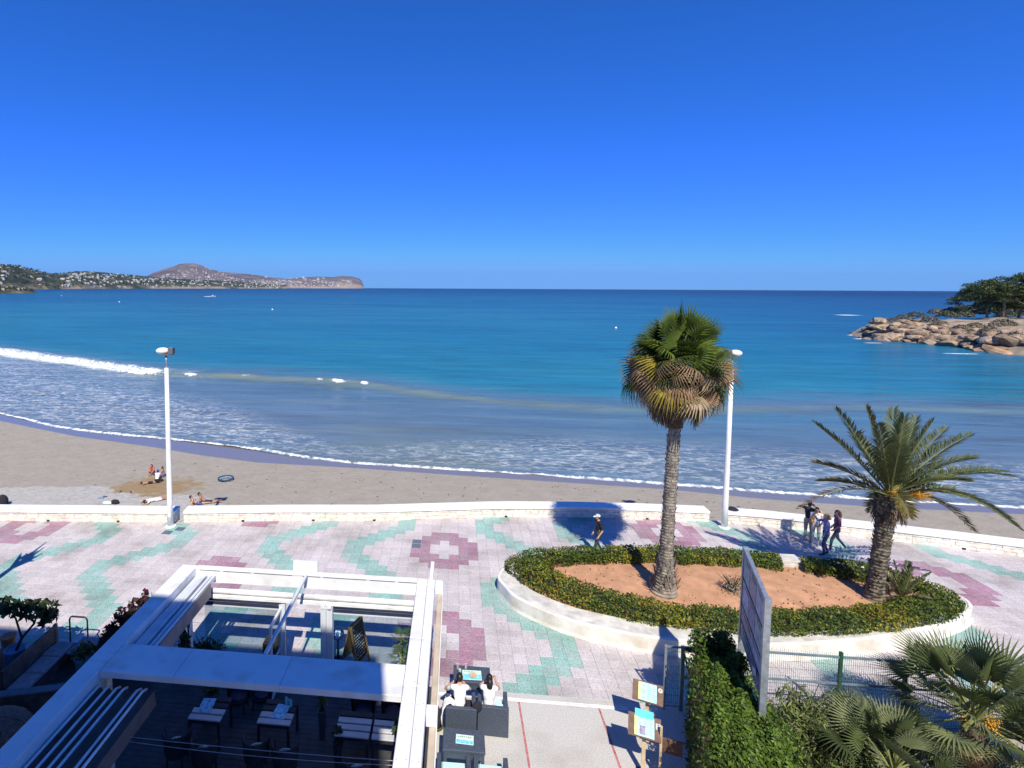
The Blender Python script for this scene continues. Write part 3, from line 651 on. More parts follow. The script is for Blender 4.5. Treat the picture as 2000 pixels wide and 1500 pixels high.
for r in range(rings + 1):
    f = (r / rings) ** 1.6
    for p in hs_:
        x, y = p.x + (cx - p.x) * f, p.y + (cy - p.y) * f; V.append((x, y, head_h(f, x, y) if r else SEA - 1))
N = len(hs_); F = [(r * N + k, r * N + (k + 1) % N, (r + 1) * N + (k + 1) % N, (r + 1) * N + k) for r in range(rings) for k in range(N)]
me = bpy.data.meshes.new('rocky_point'); me.from_pydata(V, [], F); me.materials.append(M_HEAD); me.polygons.foreach_set('use_smooth', [True] * len(F))
HEAD = struct(link('rocky_point', me))
def rock_mesh(seed, m):
    rng = np.random.default_rng(seed); bm = bmesh.new(); bmesh.ops.create_icosphere(bm, subdivisions=2, radius=1)
    nrm = rng.normal(0, 1, (9, 3)); nrm /= np.linalg.norm(nrm, axis=1)[:, None]; off = rng.uniform(.55, .9, 9)
    for v in bm.verts:
        p = np.array(v.co)
        for a, b in zip(nrm, off):
            d = p @ a
            if d > b: p = p - a * (d - b) * .92
        v.co = Vector(p * rng.uniform(.95, 1.05))
    me = bpy.data.meshes.new('rock'); bm.to_mesh(me); bm.free(); me.materials.append(m); return me
RM = [rock_mesh(k, M_ROCK) for k in range(8)]; rr = np.random.default_rng(5)
def put_rock(p, s, flat=.75, m=None):
    o = link('rock', m or RM[int(rr.integers(0, 8))], HEAD); o.location = p; o.scale = (s * rr.uniform(.8, 1.4), s * rr.uniform(.8, 1.3), s * flat * rr.uniform(.75, 1.2)); o.rotation_euler = (rr.normal(0, .14), rr.normal(0, .14), rr.uniform(0, 6))
for k in range(300):
    x = rr.uniform(1688, 2010); f = rr.uniform(0, 1)
    yb = interp([1690, 1760, 1830, 1895, 2010], [664, 671, 677, 680, 672], x); yt = interp([1690, 1715, 1800, 1900, 2010], [648, 622, 630, 645, 655], x)
    if x > 1900 and f < .15: continue
    q = on_head(x, yt + (yb - yt) * (1 - f) - 1); q.z += rr.uniform(.0, .5)
    put_rock(q, rr.choice((.6, .9, 1.3, 2.0, 2.6), p=(.25, .25, .25, .17, .08)) * (1.15 - .4 * f), .50)
for x, y, s in ((1672, 652, 1.6), (1684, 660, 1.2), (1678, 649, 1.0), (1692, 664, 1.1)): put_rock(at(x, y, SEA) + Vector((0, 0, .1)), s, .5)
om = rock_mesh(40, M_ROCKO)
for x, y, s in ((1915, 684, 3.2), (1940, 688, 3.4), (1965, 690, 3.6), (1990, 691, 3.8), (2015, 692, 4), (1950, 683, 3.2), (1985, 684, 3.4), (1925, 680, 2.6)):
    put_rock(at(x, y, SEA) + Vector((0, 0, .0)), s, .42, om)
# scrub mounds
M_SC = [leafmat('grey_scrub', (.13, .125, .085), scale=.4, tr=.1), leafmat('dry_scrub', (.19, .155, .10), scale=.4, tr=.1), leafmat('green_scrub', (.06, .075, .03), scale=.4, tr=.1)]
def blob_pts(c, r, n, rng=RNG, shell=.75):
    d = rng.normal(0, 1, (n, 3)); d /= np.linalg.norm(d, axis=1)[:, None]; d[:, 2] = np.abs(d[:, 2]) * 1.0 - .1
    rad = rng.uniform(shell, 1.0, n)[:, None]; return np.array(c) + d * rad * np.array(r), d
sp_ = [(1765, 618, 4.0, 0), (1790, 612, 4.2, 2), (1815, 622, 4.2, 0), (1835, 630, 3.6, 0), (1850, 612, 5, 2), (1885, 612, 4.5, 2), (1880, 640, 4, 0), (1935, 646, 4, 0), (1905, 636, 4, 0), (1960, 630, 4.5, 1), (1990, 655, 4, 0), (1830, 606, 5, 1), (1915, 605, 4.5, 2), (1965, 612, 5, 2), (1745, 622, 2.6, 0)] + [(x, y, s, 3) for x, y, s in ((1862, 608, 6.5), (1880, 603, 7.5), (1900, 606, 8), (1922, 602, 8), (1942, 606, 8), (1962, 602, 8.5), (1983, 606, 8), (2004, 603, 8))]
sn = ['grey domed scrub bush on the rocky point', 'brownish dry scrub bush on the rocky point', 'dark green scrub bush on the rocky point', 'dark understorey bush below the pine crowns on the rocky point']
for k, (x, y, s, kind) in enumerate(sp_):
    zz = 2.6 if y > 600 else 4; D = interp([600, 650], [178, 140], y); c0 = at(x, 600, SEA); d = Vector((c0.x, c0.y, 0)).normalized() * D; c = on_head(x, y + 6); s *= .82
    pts, nr = blob_pts(c, (s * .75, s * .75, s * .55), 520)
    o = leaves('scrub_bush', pts, nr, s * .13, M_SC, spread=.6, wts=[(.7, .2, .1), (.3, .6, .1), (.25, .1, .65), (.08, .04, .88)][kind])
    tag(o, sn[kind], 'bush', 'scrub bushes on the rocky point')
# pines
M_BARK = mat('pine_bark', (.20, .155, .12), rough=.95, var=.3, scale=2)
M_PN = [leafmat('pine_dark', (.030, .048, .018), scale=.5, tr=.15), leafmat('pine_mid', (.060, .090, .024), scale=.5, tr=.15), leafmat('pine_light', (.105, .125, .030), scale=.5, tr=.15)]
def pine(x, yb, ytop, w, lean, label, seed):
    rng = np.random.default_rng(seed); base = on_head(x, yb); base.z -= .4; dv = Vector((base.x, base.y, 0)).normalized(); fwd = base.dot(_F); h = (CAM_H + (566 - ytop) * fwd / FPX) - base.z; w *= fwd / FPX
    t = thing('pine_tree', label, 'tree', base, 0, 'pines on the rocky point'); side = Vector((dv.y, -dv.x, 0))
    tr = MB(); top = side * lean + Vector((0, 0, h * .62)); tr.tube([(0, 0, -.5), tuple(top * .4 + Vector((.3, 0, 0))), tuple(top)], [.38, .28, .16], 7)
    pts = []; nr = []; 
    for k in range(46):
        a = rng.uniform(0, 6.28); r = w * .5 * math.sqrt(rng.uniform(.02, 1)); e = h * (.16 + .80 * rng.uniform(.05, 1.0) ** .7 * (1 - .42 * (r / (w * .5)) ** 2))
        c = side * (lean + r * math.cos(a)) + dv * (r * math.sin(a)) + Vector((0, 0, e)); tr.tube([tuple(top * rng.uniform(.55, .95)), tuple((top + c) * .5 + Vector((0, 0, -.3))), tuple(c)], [.13, .08, .03], 5)
        p, n_ = blob_pts(c, (w * .17, w * .17, h * .11), 230, rng, .45); pts.append(p); nr.append(n_)
    tr.build('trunk', M_BARK, t, smooth=True)
    leaves('crown', np.concatenate(pts), np.concatenate(nr), .62, M_PN, t, asp=.35, spread=.7, wts=(.42, .38, .20))
pine(1928, 617, 541, 84, -1.0, 'spreading pine leaning seaward at the left end of the grove on the rocky point', 1)
pine(1958, 619, 537, 80, 0, 'dark rounded pine second from the left in the grove on the rocky point', 2)
pine(1988, 621, 540, 82, .5, 'broad dark pine third from the left in the grove on the rocky point', 3)
pine(2016, 622, 528, 90, 0, 'tall pine at the right edge of the photograph on the rocky point', 4)
pine(1965, 614, 539, 86, 0, 'pine half hidden behind the others in the grove on the rocky point', 5)
# ================================================================ WALL ALONG THE BEACH
def curve_pts(x0, x1, step=.5):
    n = max(2, int((x1 - x0) / step)); return [(x0 + (x1 - x0) * k / n, wall_y(x0 + (x1 - x0) * k / n)) for k in range(n + 1)]
def offset(pts, d):
    r = []
    for i, p in enumerate(pts):
        a, b = pts[max(0, i - 1)], pts[min(len(pts) - 1, i + 1)]; t = Vector((b[0] - a[0], b[1] - a[1])).normalized(); r.append((p[0] - t.y * d, p[1] + t.x * d))
    return r
def strip(mb, a, b, z0, z1):
    """solid between curve a (near) and b (far)"""
    n = len(a); vs = [(p[0], p[1], z0) for p in a] + [(p[0], p[1], z1) for p in a] + [(p[0], p[1], z1) for p in b] + [(p[0], p[1], z0) for p in b]
    fs = []
    for i in range(n - 1):
        for q in range(3): fs.append((q * n + i, q * n + i + 1, (q + 1) * n + i + 1, (q + 1) * n + i))
    fs += [(0, n, 2 * n, 3 * n), (4 * n - 1, 3 * n - 1, 2 * n - 1, n - 1)]; mb.add(vs, fs)
M_WCORE = mat('wall_mortar', (.76, .72, .65), rough=.95, var=.1, scale=4)
M_BLACK = mat('black_hole', (.012, .012, .014), rough=.9)
def low_wall(x0, x1, label, seed, holes):
    rng = np.random.default_rng(seed); pts = curve_pts(x0, x1); mid_ = pts[len(pts) // 2]
    t = thing('low_wall', label, 'wall', (mid_[0], mid_[1], 0), 0, 'low walls along the beach'); off = Vector((-mid_[0], -mid_[1], 0))
    def place(o): o.location = off; return o
    b = MB(); strip(b, offset(pts, .03), offset(pts, .55), -2.4, .42); place(b.build('core', M_WCORE, t))
    b = MB(); strip(b, offset(pts, -.06), offset(pts, .62), .422, .53); place(b.build('coping', M_CAPW, t))
    st = MB(); L_ = x1 - x0
    for row, (za, zb) in enumerate(((-.01, .13), (.14, .285), (.295, .42))):
        u = 0
        while u < L_ - .1:
            w = min(rng.uniform(.18, .55), L_ - u); a, bb = x0 + u + .004, x0 + u + w - .004; ya, yb = wall_y(a), wall_y(bb); pr = rng.uniform(.0, .016); j = rng.normal(0, .008, 4); st.use(M_STONE[int(rng.integers(0, 4))])
            z0, z1 = za + .001, zb - .001
            f = [(a, ya - pr, z0 + j[0]), (bb, yb - pr, z0 + j[1]), (bb, yb - pr, z1 + j[2]), (a, ya - pr, z1 + j[3])]; k = [(p[0], p[1] + pr + .04, p[2]) for p in f]
            c_ = [(p[0] + (.012 if i in (0, 3) else -.012), p[1] - .008, p[2] + (.01 if i < 2 else -.01)) for i, p in enumerate(f)]
            st.add(c_ + f + k, [(0, 1, 2, 3), (4, 5, 1, 0), (5, 6, 2, 1), (6, 7, 3, 2), (7, 4, 0, 3), (8, 9, 5, 4), (9, 10, 6, 5), (10, 11, 7, 6), (11, 8, 4, 7)]); u += w
    place(stuff(st.build('stone_cladding', None, t)))
    for hx in holes:
        h = MB(); y = wall_y(hx); h.box(hx - .06, hx + .06, y - .045, y + .02, .0, .07); place(h.build('drain_hole', M_BLACK, t))
low_wall(-46, -12.98, 'long low stone wall with white coping left of the left street lamp', 1, [at(102, 1014).x, at(236, 1016).x])
low_wall(-12.60, 12.02, 'low curved stone wall with white coping between the two street lamps', 2, [at(475, 1018).x, at(611, 1019).x, at(731, 1017).x, at(988, 1008).x, at(1262, 1012).x])
low_wall(12.78, 40, 'low stone wall with white coping running right from the right street lamp', 3, [at(1880, 1072).x])

# ================================================================ STREET LAMPS
M_LAMPW = mat('white_lamp_paint', (.82, .82, .80), rough=.35, var=.04, scale=3, spec=.5)
M_LAMPG = mat('lamp_grey', (.13, .13, .15), rough=.4, var=.1, scale=5)
M_LAMPD = mat('lamp_dome', (.80, .80, .76), rough=.25, var=.05, scale=8)
M_STEEL = mat('galvanised_steel', (.42, .46, .50), rough=.45, metal=.6, var=.15, scale=9)
def street_lamp(loc, label, yaw):
    t = thing('street_lamp', label, 'lamp post', loc, yaw, 'white lamp posts along the promenade')
    b = MB(); b.tube([(0, 0, 0), (0, 0, .02)], .24, 16); b.box(-.16, .16, -.16, .16, .02, .05); b.build('base_plate', M_LAMPW, t)
    b = MB(); b.tube([(0, 0, .04), (0, 0, 1.2), (0, 0, 4), (0, 0, 7.35)], [.135, .125, .11, .085], 18); b.build('pole', M_LAMPW, t, smooth=True)
    pole = [q for q in t.children if q.name.startswith('pole')][0]; b = MB(); b.box(-.06, .06, -.142, -.128, .5, 1.0); b.build('access_door', M_LAMPW, pole)
    b = MB(); b.tube([(0, 0, 7.35), (0, 0, 7.95)], .045, 10); b.build('neck', M_STEEL, t, smooth=True)
    b = MB(); b.box(-.18, .31, -.15, .15, 7.93, 7.99); b.build('bracket', M_LAMPG, t)
    M = Matrix.Rotation(.0, 3, 'Y'); d = MB(); d.ell((-.14, 0, 8.12), (.30, .22, .155), 18, 10); d.build('lamp_dome', M_LAMPD, t, smooth=True)
    b = MB(); b.bevbox(.13, .33, -.17, .17, 7.98, 8.28, .03)
    for k in range(5): b.box(.33, .35, -.15, .15, 8.01 + k * .05, 8.035 + k * .05)
    b.build('floodlight', M_LAMPG, t)
    return t
street_lamp((-12.98, 23.22, 0), 'white street lamp on the left by the gap in the beach wall', .2)
l2 = street_lamp((12.44, 26.05, 0), 'white street lamp behind the tall fan palm, its head half hidden by dead fronds', PI + .2)
# bin by the right lamp
M_BIN = mat('black_bin', (.025, .027, .03), rough=.45, var=.15, scale=8)
bx = aty(1431, 1000, 26.9); t = thing('litter_bin', 'black litter bin on a post behind the wall beside the right street lamp', 'bin', (bx.x, 26.95, -1.95))
b = MB(); b.tube([(0, 0, 0), (0, 0, 2.1)], .04, 8); b.build('post', M_BIN, t)
b = MB(); b.lathe([(0, 1.55), (.20, 1.55), (.23, 1.7), (.25, 2.35), (.26, 2.36), (.26, 2.4), (.22, 2.4), (.21, 2.0), (0, 2.0)], 16); b.build('bucket', M_BIN, t, smooth=False)
b = MB(); b.lathe([(.27, 2.46), (.27, 2.50), (.12, 2.58), (0, 2.6)], 16); b.build('lid', M_BIN, t)

# ================================================================ PLANTER
M_EDGE = mat('planter_top', (.60, .58, .54), rough=.85, var=.14, scale=3, dirt_shade=((.36, .34, .31), .6, 2.4, .50), bump=.15, bscale=30)
M_LIT = [mat('pebble', (.46, .38, .30)), mat('leaf_litter', (.22, .12, .05)), mat('dark_clod', (.20, .11, .07))]
pt = thing('planter', 'large oval planting bed with white rendered kerb wall on the promenade', 'planter', (9.5, 19.5, 0)); PO = Vector((-9.5, -19.5, 0))
def shrink(poly, d):
    n = len(poly); r = []
    for i, p in enumerate(poly):
        a, b = poly[i - 1], poly[(i + 1) % n]; t_ = Vector((b[0] - a[0], b[1] - a[1])).normalized(); r.append(Vector((p[0] - t_.y * d, p[1] + t_.x * d)))
    return r
IN1, IN2, IN3 = shrink(OUTC, .10), shrink(OUTC, .13), shrink(OUTC, .80)
def ring(mb, A, B, za, zb):
    n = len(A); vs = [(p[0], p[1], za) for p in A] + [(p[0], p[1], zb) for p in B]; mb.add(vs, [(i, (i + 1) % n, (i + 1) % n + n, i + n) for i in range(n)])
b = MB(); FOOT = shrink(OUTC, -.03); ring(b, FOOT, OUTC, -.02, .10); ring(b, OUTC, OUTC, .10, .47); ring(b, OUTC, shrink(OUTC, .02), .47, .495); ring(b, shrink(OUTC, .02), IN1, .495, .50); o = b.build('kerb_wall', M_WHITE, pt, smooth=True); o.location = PO
b = MB(); ring(b, IN1, IN2, .50, .478); ring(b, IN2, IN3, .478, .482); ring(b, IN3, IN3, .482, .30); o = b.build('ledge', M_EDGE, pt); o.location = PO
b = MB(); cpt = (9.6, 20.2); prev = IN3; zs = [.40, .43, .47, .50, .52]
for k, f in enumerate((.25, .5, .75, .93)):
    nxt = [Vector((p[0] + (cpt[0] - p[0]) * f, p[1] + (cpt[1] - p[1]) * f)) for p in IN3]; ring(b, prev, nxt, zs[k], zs[k + 1]); prev = nxt
b.add([(p[0], p[1], zs[-1]) for p in prev], [tuple(range(len(prev)))]); o = b.build('soil', M_SOIL, pt, smooth=True); o.location = PO
lt = MB(); rg = np.random.default_rng(6)
while len(lt.v) < 8 * 420:
    x, y = rg.uniform(2.5, 16.8), rg.uniform(17.2, 21.8)
    if not inside((x, y), IN3): continue
    s = rg.uniform(.006, .020); lt.use(M_LIT[int(rg.integers(0, 3))]); lt.box(x - s, x + s, y - s * .7, y + s * .7, .40, .50 + s * .5, rot=rg.uniform(0, 3))
o = stuff(lt.build('litter_and_pebbles', None, pt)); o.location = PO
b = MB(); c = at(1548, 1104, .5); b.bevbox(c.x - .45, c.x + .45, 21.75, 22.35, .48, .62, .02); o = b.build('step', M_EDGE, pt); o.location = PO

# ================================================================ HEDGE AROUND THE BED
M_BX = [leafmat('hedge_green', (.095, .150, .024), scale=2.5), leafmat('hedge_dark', (.045, .080, .018), scale=2.5), leafmat('hedge_yellow', (.30, .29, .03), scale=2.5), leafmat('hedge_orange', (.30, .17, .02), scale=2.5)]
M_TWIG = mat('twig_core', (.035, .035, .018), rough=.95)
HO = [(2.08, 20.0), (2.3, 20.65), (3.5, 21.35), (6.3, 21.85), (8.4, 22.1), (11.3, 22.1), (12.7, 21.9), (14, 21.75), (15.5, 21.45), (16.5, 20.7), (16.85, 19.9), (16.6, 19.25), (15.7, 18.6), (13.1, 17.75), (9.8, 17.2), (6.75, 17.25), (4.5, 17.95), (2.95, 18.9)]
HI = [(3.35, 20.2), (3.5, 20.4), (4.6, 20.85), (6.6, 21.2), (8.5, 21.35), (11.2, 21.4), (12.5, 21.25), (13.7, 21.1), (15.0, 20.75), (15.8, 20.3), (16.0, 19.95), (15.8, 19.6), (14.9, 19.2), (12.9, 18.5), (9.8, 17.98), (7.0, 18.05), (5.0, 18.75), (3.7, 19.6)]
hoC, hiC = smooth_closed(HO, 240), smooth_closed(HI, 240)
hoC = [a + (a - b).normalized() * (.10 if a.y < 19.3 else .04) for a, b in zip(hoC, hiC)]
def ring_hedge(name, ks, label, z0=.45, z1=.80, dens=1400, yel=.3):
    rng = np.random.default_rng(len(ks)); c = hoC[ks[len(ks) // 2]]; t = thing(name, label, 'hedge', (c.x, c.y, .45), 0, 'low hedges around the planting bed'); off = (-c.x, -c.y, -.45)
    core = MB(); P = []; Nn = []; per = 1.0
    A, B = [hoC[k] for k in ks], [hiC[k] for k in ks]
    Ai = [a + (b - a) * .22 for a, b in zip(A, B)]; Bi = [b + (a - b) * .22 for a, b in zip(A, B)]
    n = len(ks); vs = [(p.x, p.y, z0) for p in Ai] + [(p.x, p.y, z1 - .13) for p in Ai] + [(p.x, p.y, z1 - .13) for p in Bi] + [(p.x, p.y, z0) for p in Bi]
    core.add(vs, [(q * n + i, q * n + i + 1, (q + 1) * n + i + 1, (q + 1) * n + i) for i in range(n - 1) for q in range(3)] + [(0, n, 2 * n, 3 * n), (4 * n - 1, 3 * n - 1, 2 * n - 1, n - 1)])
    o = core.build('stems', M_TWIG, t); o.location = off
    for i in range(n - 1):
        ln = (A[i + 1] - A[i]).length; m = int(ln * dens * .8)
        for _ in range(m):
            f = rng.uniform(); a = A[i].lerp(A[i + 1], f); b_ = B[i].lerp(B[i + 1], f); u = rng.uniform(); side = rng.uniform()
            bump = .05 * math.sin(a.x * 3.1 + a.y * 2.3) + .04 * math.sin(a.x * 7.3 - a.y * 5.1)
            d = (b_ - a).normalized()
            if side < .5: p = a.lerp(b_, u); zz = z1 + bump + rng.normal(0, .035) - .10 * abs(u - .5) ** 3 * 8; nn = (0, -.15, 1)
            elif side < .75: p = a - d * (.03 + bump * .6 + rng.normal(0, .03)); zz = rng.uniform(z0, z1); nn = (-d.x, -d.y, .35)
            else: p = b_ + d * (.02 + bump + rng.normal(0, .04)); zz = rng.uniform(z0 + .02, z1); nn = (d.x, d.y, .35)
            P.append((p.x, p.y, zz)); Nn.append(nn)
    # colour drifts: yellow patches
    P = np.array(P); Nn = np.array(Nn); s = np.sin(P[:, 0] * 1.9 + 1) + np.sin(P[:, 0] * .7 + P[:, 1] * 1.3) + RNG.normal(0, .7, len(P)); yl = s > .85
    for msk, w in ((yl, (.30, .12, .46, .12)), (~yl, (.56, .32, .115, .005))):
        o = leaves('foliage', P[msk], Nn[msk], .078, M_BX, t, asp=.6, spread=.75, wts=w); o.location = off
kgap0 = min(range(240), key=lambda k: (hoC[k] - Vector((12.55, 21.95))).length); kgap1 = min(range(240), key=lambda k: (hoC[k] - Vector((13.25, 21.85))).length)
ring_hedge('low_hedge', [k % 240 for k in range(min(range(240), key=lambda k: (hoC[k] - Vector((16.85, 19.9))).length), kgap0 + 241)], 'long low green and yellow hedge bordering the front and left of the oval bed')
ring_hedge('low_hedge', list(range(kgap1, min(range(240), key=lambda k: (hoC[k] - Vector((16.85, 19.9))).length) + 1)), 'short piece of low hedge at the back right of the oval bed')
# ================================================================ PALMS
M_PTR = mat('palm_bark', (.27, .235, .195), rough=.95, var=.3, scale=5, bump=.5, bscale=16)
M_PTR2 = mat('date_bark', (.17, .145, .11), rough=.95, var=.3, scale=6, bump=.5, bscale=16)
M_FG = leafmat('fan_green', (.150, .205, .034), scale=1.2); M_FG2 = leafmat('fan_green_dark', (.065, .098, .026), scale=1.2)
M_FY = leafmat('fan_yellow', (.34, .26, .035), scale=1.6); M_FB = leafmat('fan_brown', (.27, .175, .095), scale=2.0, tr=.2); M_FD = leafmat('fan_dead', (.105, .066, .040), scale=2.0, tr=.15)
M_FGREY = leafmat('fan_straw', (.40, .31, .20), scale=2.0, tr=.25)
M_PET = mat('petiole', (.20, .22, .07), rough=.6)
M_DG = leafmat('date_green', (.115, .145, .052), scale=1.0); M_DG2 = leafmat('date_green_grey', (.155, .185, .090), scale=1.0); M_DY = leafmat('date_yellow', (.20, .165, .05), scale=1.2)
M_ORG = mat('date_orange', (.62, .32, .04), rough=.6)
def fan_leaf(n, pet, R, spread, droop, m, pm=M_PET, rng=RNG, w=.052, cup=.25):
    """palmate leaf along +X: petiole, then n folded segments with drooping tips"""
    b = MB().use(pm); b.tube([(0, 0, 0), (pet * .5, 0, .04 * pet), (pet, 0, 0)], [.028, .018, .012], 4); b.use(m)
    for k in range(n):
        a = -spread + 2 * spread * k / (n - 1); r = R * (1 - .18 * abs(a / spread) ** 2) * rng.uniform(.9, 1.05); d = Vector((math.cos(a), math.sin(a), 0)); s = Vector((-d.y, d.x, 0))
        z = lambda t: cup * R * (t * (1 - abs(a) / 4)) * .5 - droop * R * max(0, t - .45) ** 1.6 * 2.2
        ww = w * R; pt = []
        for t, wd in ((.02, .15), (.40, .92), (.62, .62), (.84, .26)):
            c = Vector((pet, 0, 0)) + d * (r * t * (1 - .25 * droop * max(0, t - .5))); c.z += z(t)
            pt.append((c - s * ww * wd + Vector((0, 0, .35 * ww * wd)), c, c + s * ww * wd + Vector((0, 0, .35 * ww * wd))))
        tip = Vector((pet, 0, 0)) + d * (r * (1 - .2 * droop)); tip.z += z(1.0)
        vs = [q for p in pt for q in p] + [tip]; fs = []
        for i in range(3): fs += [(3 * i, 3 * i + 1, 3 * i + 4, 3 * i + 3), (3 * i + 1, 3 * i + 2, 3 * i + 5, 3 * i + 4)]
        fs += [(9, 10, 12), (10, 11, 12)]; b.add(vs, fs)
    return b
def orient(az, el, roll=0.0):
    """rotation taking +X to azimuth/elevation"""
    return (Matrix.Rotation(az, 3, 'Z') @ Matrix.Rotation(-el, 3, 'Y') @ Matrix.Rotation(roll, 3, 'X')).to_euler()
# ---------- tall fan palm
rp = np.random.default_rng(3)
PB = at(1297, 1157, .47); PTOP = aty(1326, 700, PB.y)
t = thing('fan_palm', 'tall fan palm with a skirt of brown dead fronds in the oval bed', 'palm tree', PB)
H = PTOP.z - PB.z - .35; lean = PTOP.x - PB.x
def axis(z): f = z / H; return Vector((lean * (f ** 1.25), 0, z))
ring_ = []; rad = []
k = 0; z = -.1
while z < H:
    ring_.append(axis(max(z, 0)) + Vector((0, 0, min(0, z)))); base = .21 + .20 * math.exp(-z / .42) + (.045 if z < 1.15 else 0) - .035 * z / H; rad.append(base * (1.05 if k % 2 else .955)); z += .052; k += 1
b = MB(); b.tube(ring_, rad, 18); b.build('trunk', M_PTR, t, smooth=False)
b = MB()
for k in range(900):   # leaf-base scars, criss-crossed up the trunk
    z = rp.uniform(.95, H - .3) if k > 150 else rp.uniform(.1, 1.15); a = rp.uniform(0, 2 * PI); c = axis(z); r = .21 + .20 * math.exp(-z / .42) + (.06 if z < 1.15 else 0) - .035 * z / H
    L_ = rp.uniform(.10, .20) * (1.9 if z < 1.15 else 1); d = Vector((math.cos(a), math.sin(a), 0)); s = Vector((-d.y, d.x, 0)); sl = rp.choice((-1, 1)) * rp.uniform(.3, .8); w = rp.uniform(.02, .05)
    p0 = c + d * (r * .97); p1 = c + d * (r + rp.uniform(.01, .05) + (.07 if z < 1.1 and rp.uniform() < .4 else 0)) + s * (sl * L_ * .5) + Vector((0, 0, L_))
    b.add([p0 - s * w, p0 + s * w, p1 + s * w * .5, p1 - s * w * .5], [(0, 1, 2, 3)])
stuff(b.build('bark_scale', M_PTR, t))
CR = axis(H) + Vector((0, 0, .15))
FLM = [[fan_leaf(21, p_, .98, sp_a, dr, m, w=.050, cup=.40).mesh('frond') for p_, sp_a, dr in ((.95, 1.3, .12), (1.0, 1.45, .45), (.50, 1.4, .35))] for m in (M_FG, M_FG2)]
FLD = [fan_leaf(19, p_, .86, 1.3, .85, m, w=.042).mesh('frond') for p_ in (.85, 1.1) for m in (M_FG2, M_FY, M_FB, M_FGREY, M_FB)]
FLX = [fan_leaf(18, p_, .85, .62, .25, m, M_FB, w=.040).mesh('frond') for p_ in (.45, .75) for m in (M_FB, M_FD, M_FGREY)]
def put_frond(par, me, c, az, el, roll, s): o = link('frond', me, par); o.location = c; o.rotation_euler = orient(az, el, roll); o.scale = (s, s, s); return o
for k in range(52):     # living crown, upright to level
    az = k * 2.39996 + rp.normal(0, .25); f = k / 51; el = math.radians(84 - 88 * f ** .75 + rp.normal(0, 7)); v = 2 if k % 4 == 3 else int(f > .45); put_frond(t, FLM[int(rp.uniform() < .4)][v], CR + Vector((0, 0, .22 * (1 - f))), az, el, rp.normal(0, .7), rp.uniform(.80, 1.08))
for k in range(16):
    put_frond(t, FLM[k % 2][2], CR + Vector((0, 0, -.05)), k * 2.4, math.radians(48 - 2.6 * k), rp.normal(0, .6), .85)
for k in range(56):     # ageing fronds bending over
    az = k * 2.39996 + .7 + rp.normal(0, .2); f = k / 55; el = math.radians(10 - 50 * f + rp.normal(0, 9)); put_frond(t, FLD[int(rp.choice(10, p=(.17, .07, .13, .09, .07, .16, .05, .12, .08, .06)))], CR + Vector((0, 0, -.10 - .2 * f)), az, el, rp.normal(0, .8), rp.uniform(.92, 1.22))
for k in range(40):     # dead fronds folding down
    az = k * 2.39996 + .3; el = math.radians(-60 - 26 * rp.uniform()); put_frond(t, FLX[int(rp.choice(6, p=(.16, .26, .07, .17, .28, .06)))], CR + Vector((0, 0, -.40 - .5 * rp.uniform())), az, el, rp.normal(0, .6), rp.uniform(.58, .85))
sk = MB(); zt = CR.z - .5
for k in range(3000):   # thatch
    a = rp.uniform(0, 2 * PI); u = rp.uniform(0, 1); z1 = zt - .1 - .85 * u; L_ = rp.uniform(.4, .75); r0 = .42 + .44 * math.sin(PI * min(1, .15 + u * .70)) * rp.uniform(.75, 1.1); r1 = r0 * rp.uniform(.8, 1.12)
    if z1 - L_ < zt - 1.35 + .35 * math.sin(a * 3): L_ = .3
    c0, c1 = axis(z1), axis(max(0, z1 - L_)); d = Vector((math.cos(a), math.sin(a), 0)); s = Vector((-d.y, d.x, 0)); w = rp.uniform(.012, .04); sh = s * rp.normal(0, .09)
    sk.use((M_FD, M_FD, M_FB, M_FGREY)[int(rp.choice(4, p=(.45, .22, .21, .12)))]); sk.add([c0 + d * r0 - s * w, c0 + d * r0 + s * w, c1 + d * r1 + sh + s * w * .5, c1 + d * r1 + sh - s * w * .5], [(0, 1, 2, 3)])
stuff(sk.build('dead_leaf_skirt', None, t))
b = MB(); b.tube([axis(H - 2.0), axis(H - .2), CR + Vector((0, 0, .4))], [.26, .34, .14], 10); b.build('crown_heart', M_FD, t)

# ---------- date palm
DB = at(1708, 1168, .47); DC = aty(1738, 968, DB.y)
t = thing('date_palm', 'shorter date palm with arching feather fronds at the right end of the oval bed', 'palm tree', DB)
HD = DC.z - DB.z; lx = DC.x - DB.x
ring_, rad = [], []; z = -.1; k = 0
while z < HD:
    f = max(0, z / HD); ring_.append(Vector((lx * f ** 1.4, 0, z))); rad.append((.235 + .07 * math.exp(-max(z, 0) / .3) + .13 * sstep(.70, .9, f) - .06 * sstep(.93, 1, f)) * (1.06 if k % 2 else .95)); z += .06; k += 1
b = MB(); b.tube(ring_, rad, 16); b.build('trunk', M_PTR2, t)
b = MB()
for k in range(820):
    z = rp.uniform(.05, HD - .05); f = z / HD; a = rp.uniform(0, 2 * PI); c = Vector((lx * f ** 1.4, 0, z)); r = .235 + .07 * math.exp(-z / .3) + .13 * sstep(.70, .9, f); d = Vector((math.cos(a), math.sin(a), 0)); s = Vector((-d.y, d.x, 0)); w = rp.uniform(.03, .06); L_ = rp.uniform(.06, .13) * (1.9 if f > .72 else 1)
    p0 = c + d * r * .96; p1 = c + d * (r + rp.uniform(.02, .07) * (1.8 if f > .72 else 1)) + Vector((0, 0, L_))
    b.add([p0 - s * w, p0 + s * w, p1 + s * w * .45, p1 - s * w * .45], [(0, 1, 2, 3)])
stuff(b.build('bark_scale', M_PTR2, t))
DCL = DC - DB
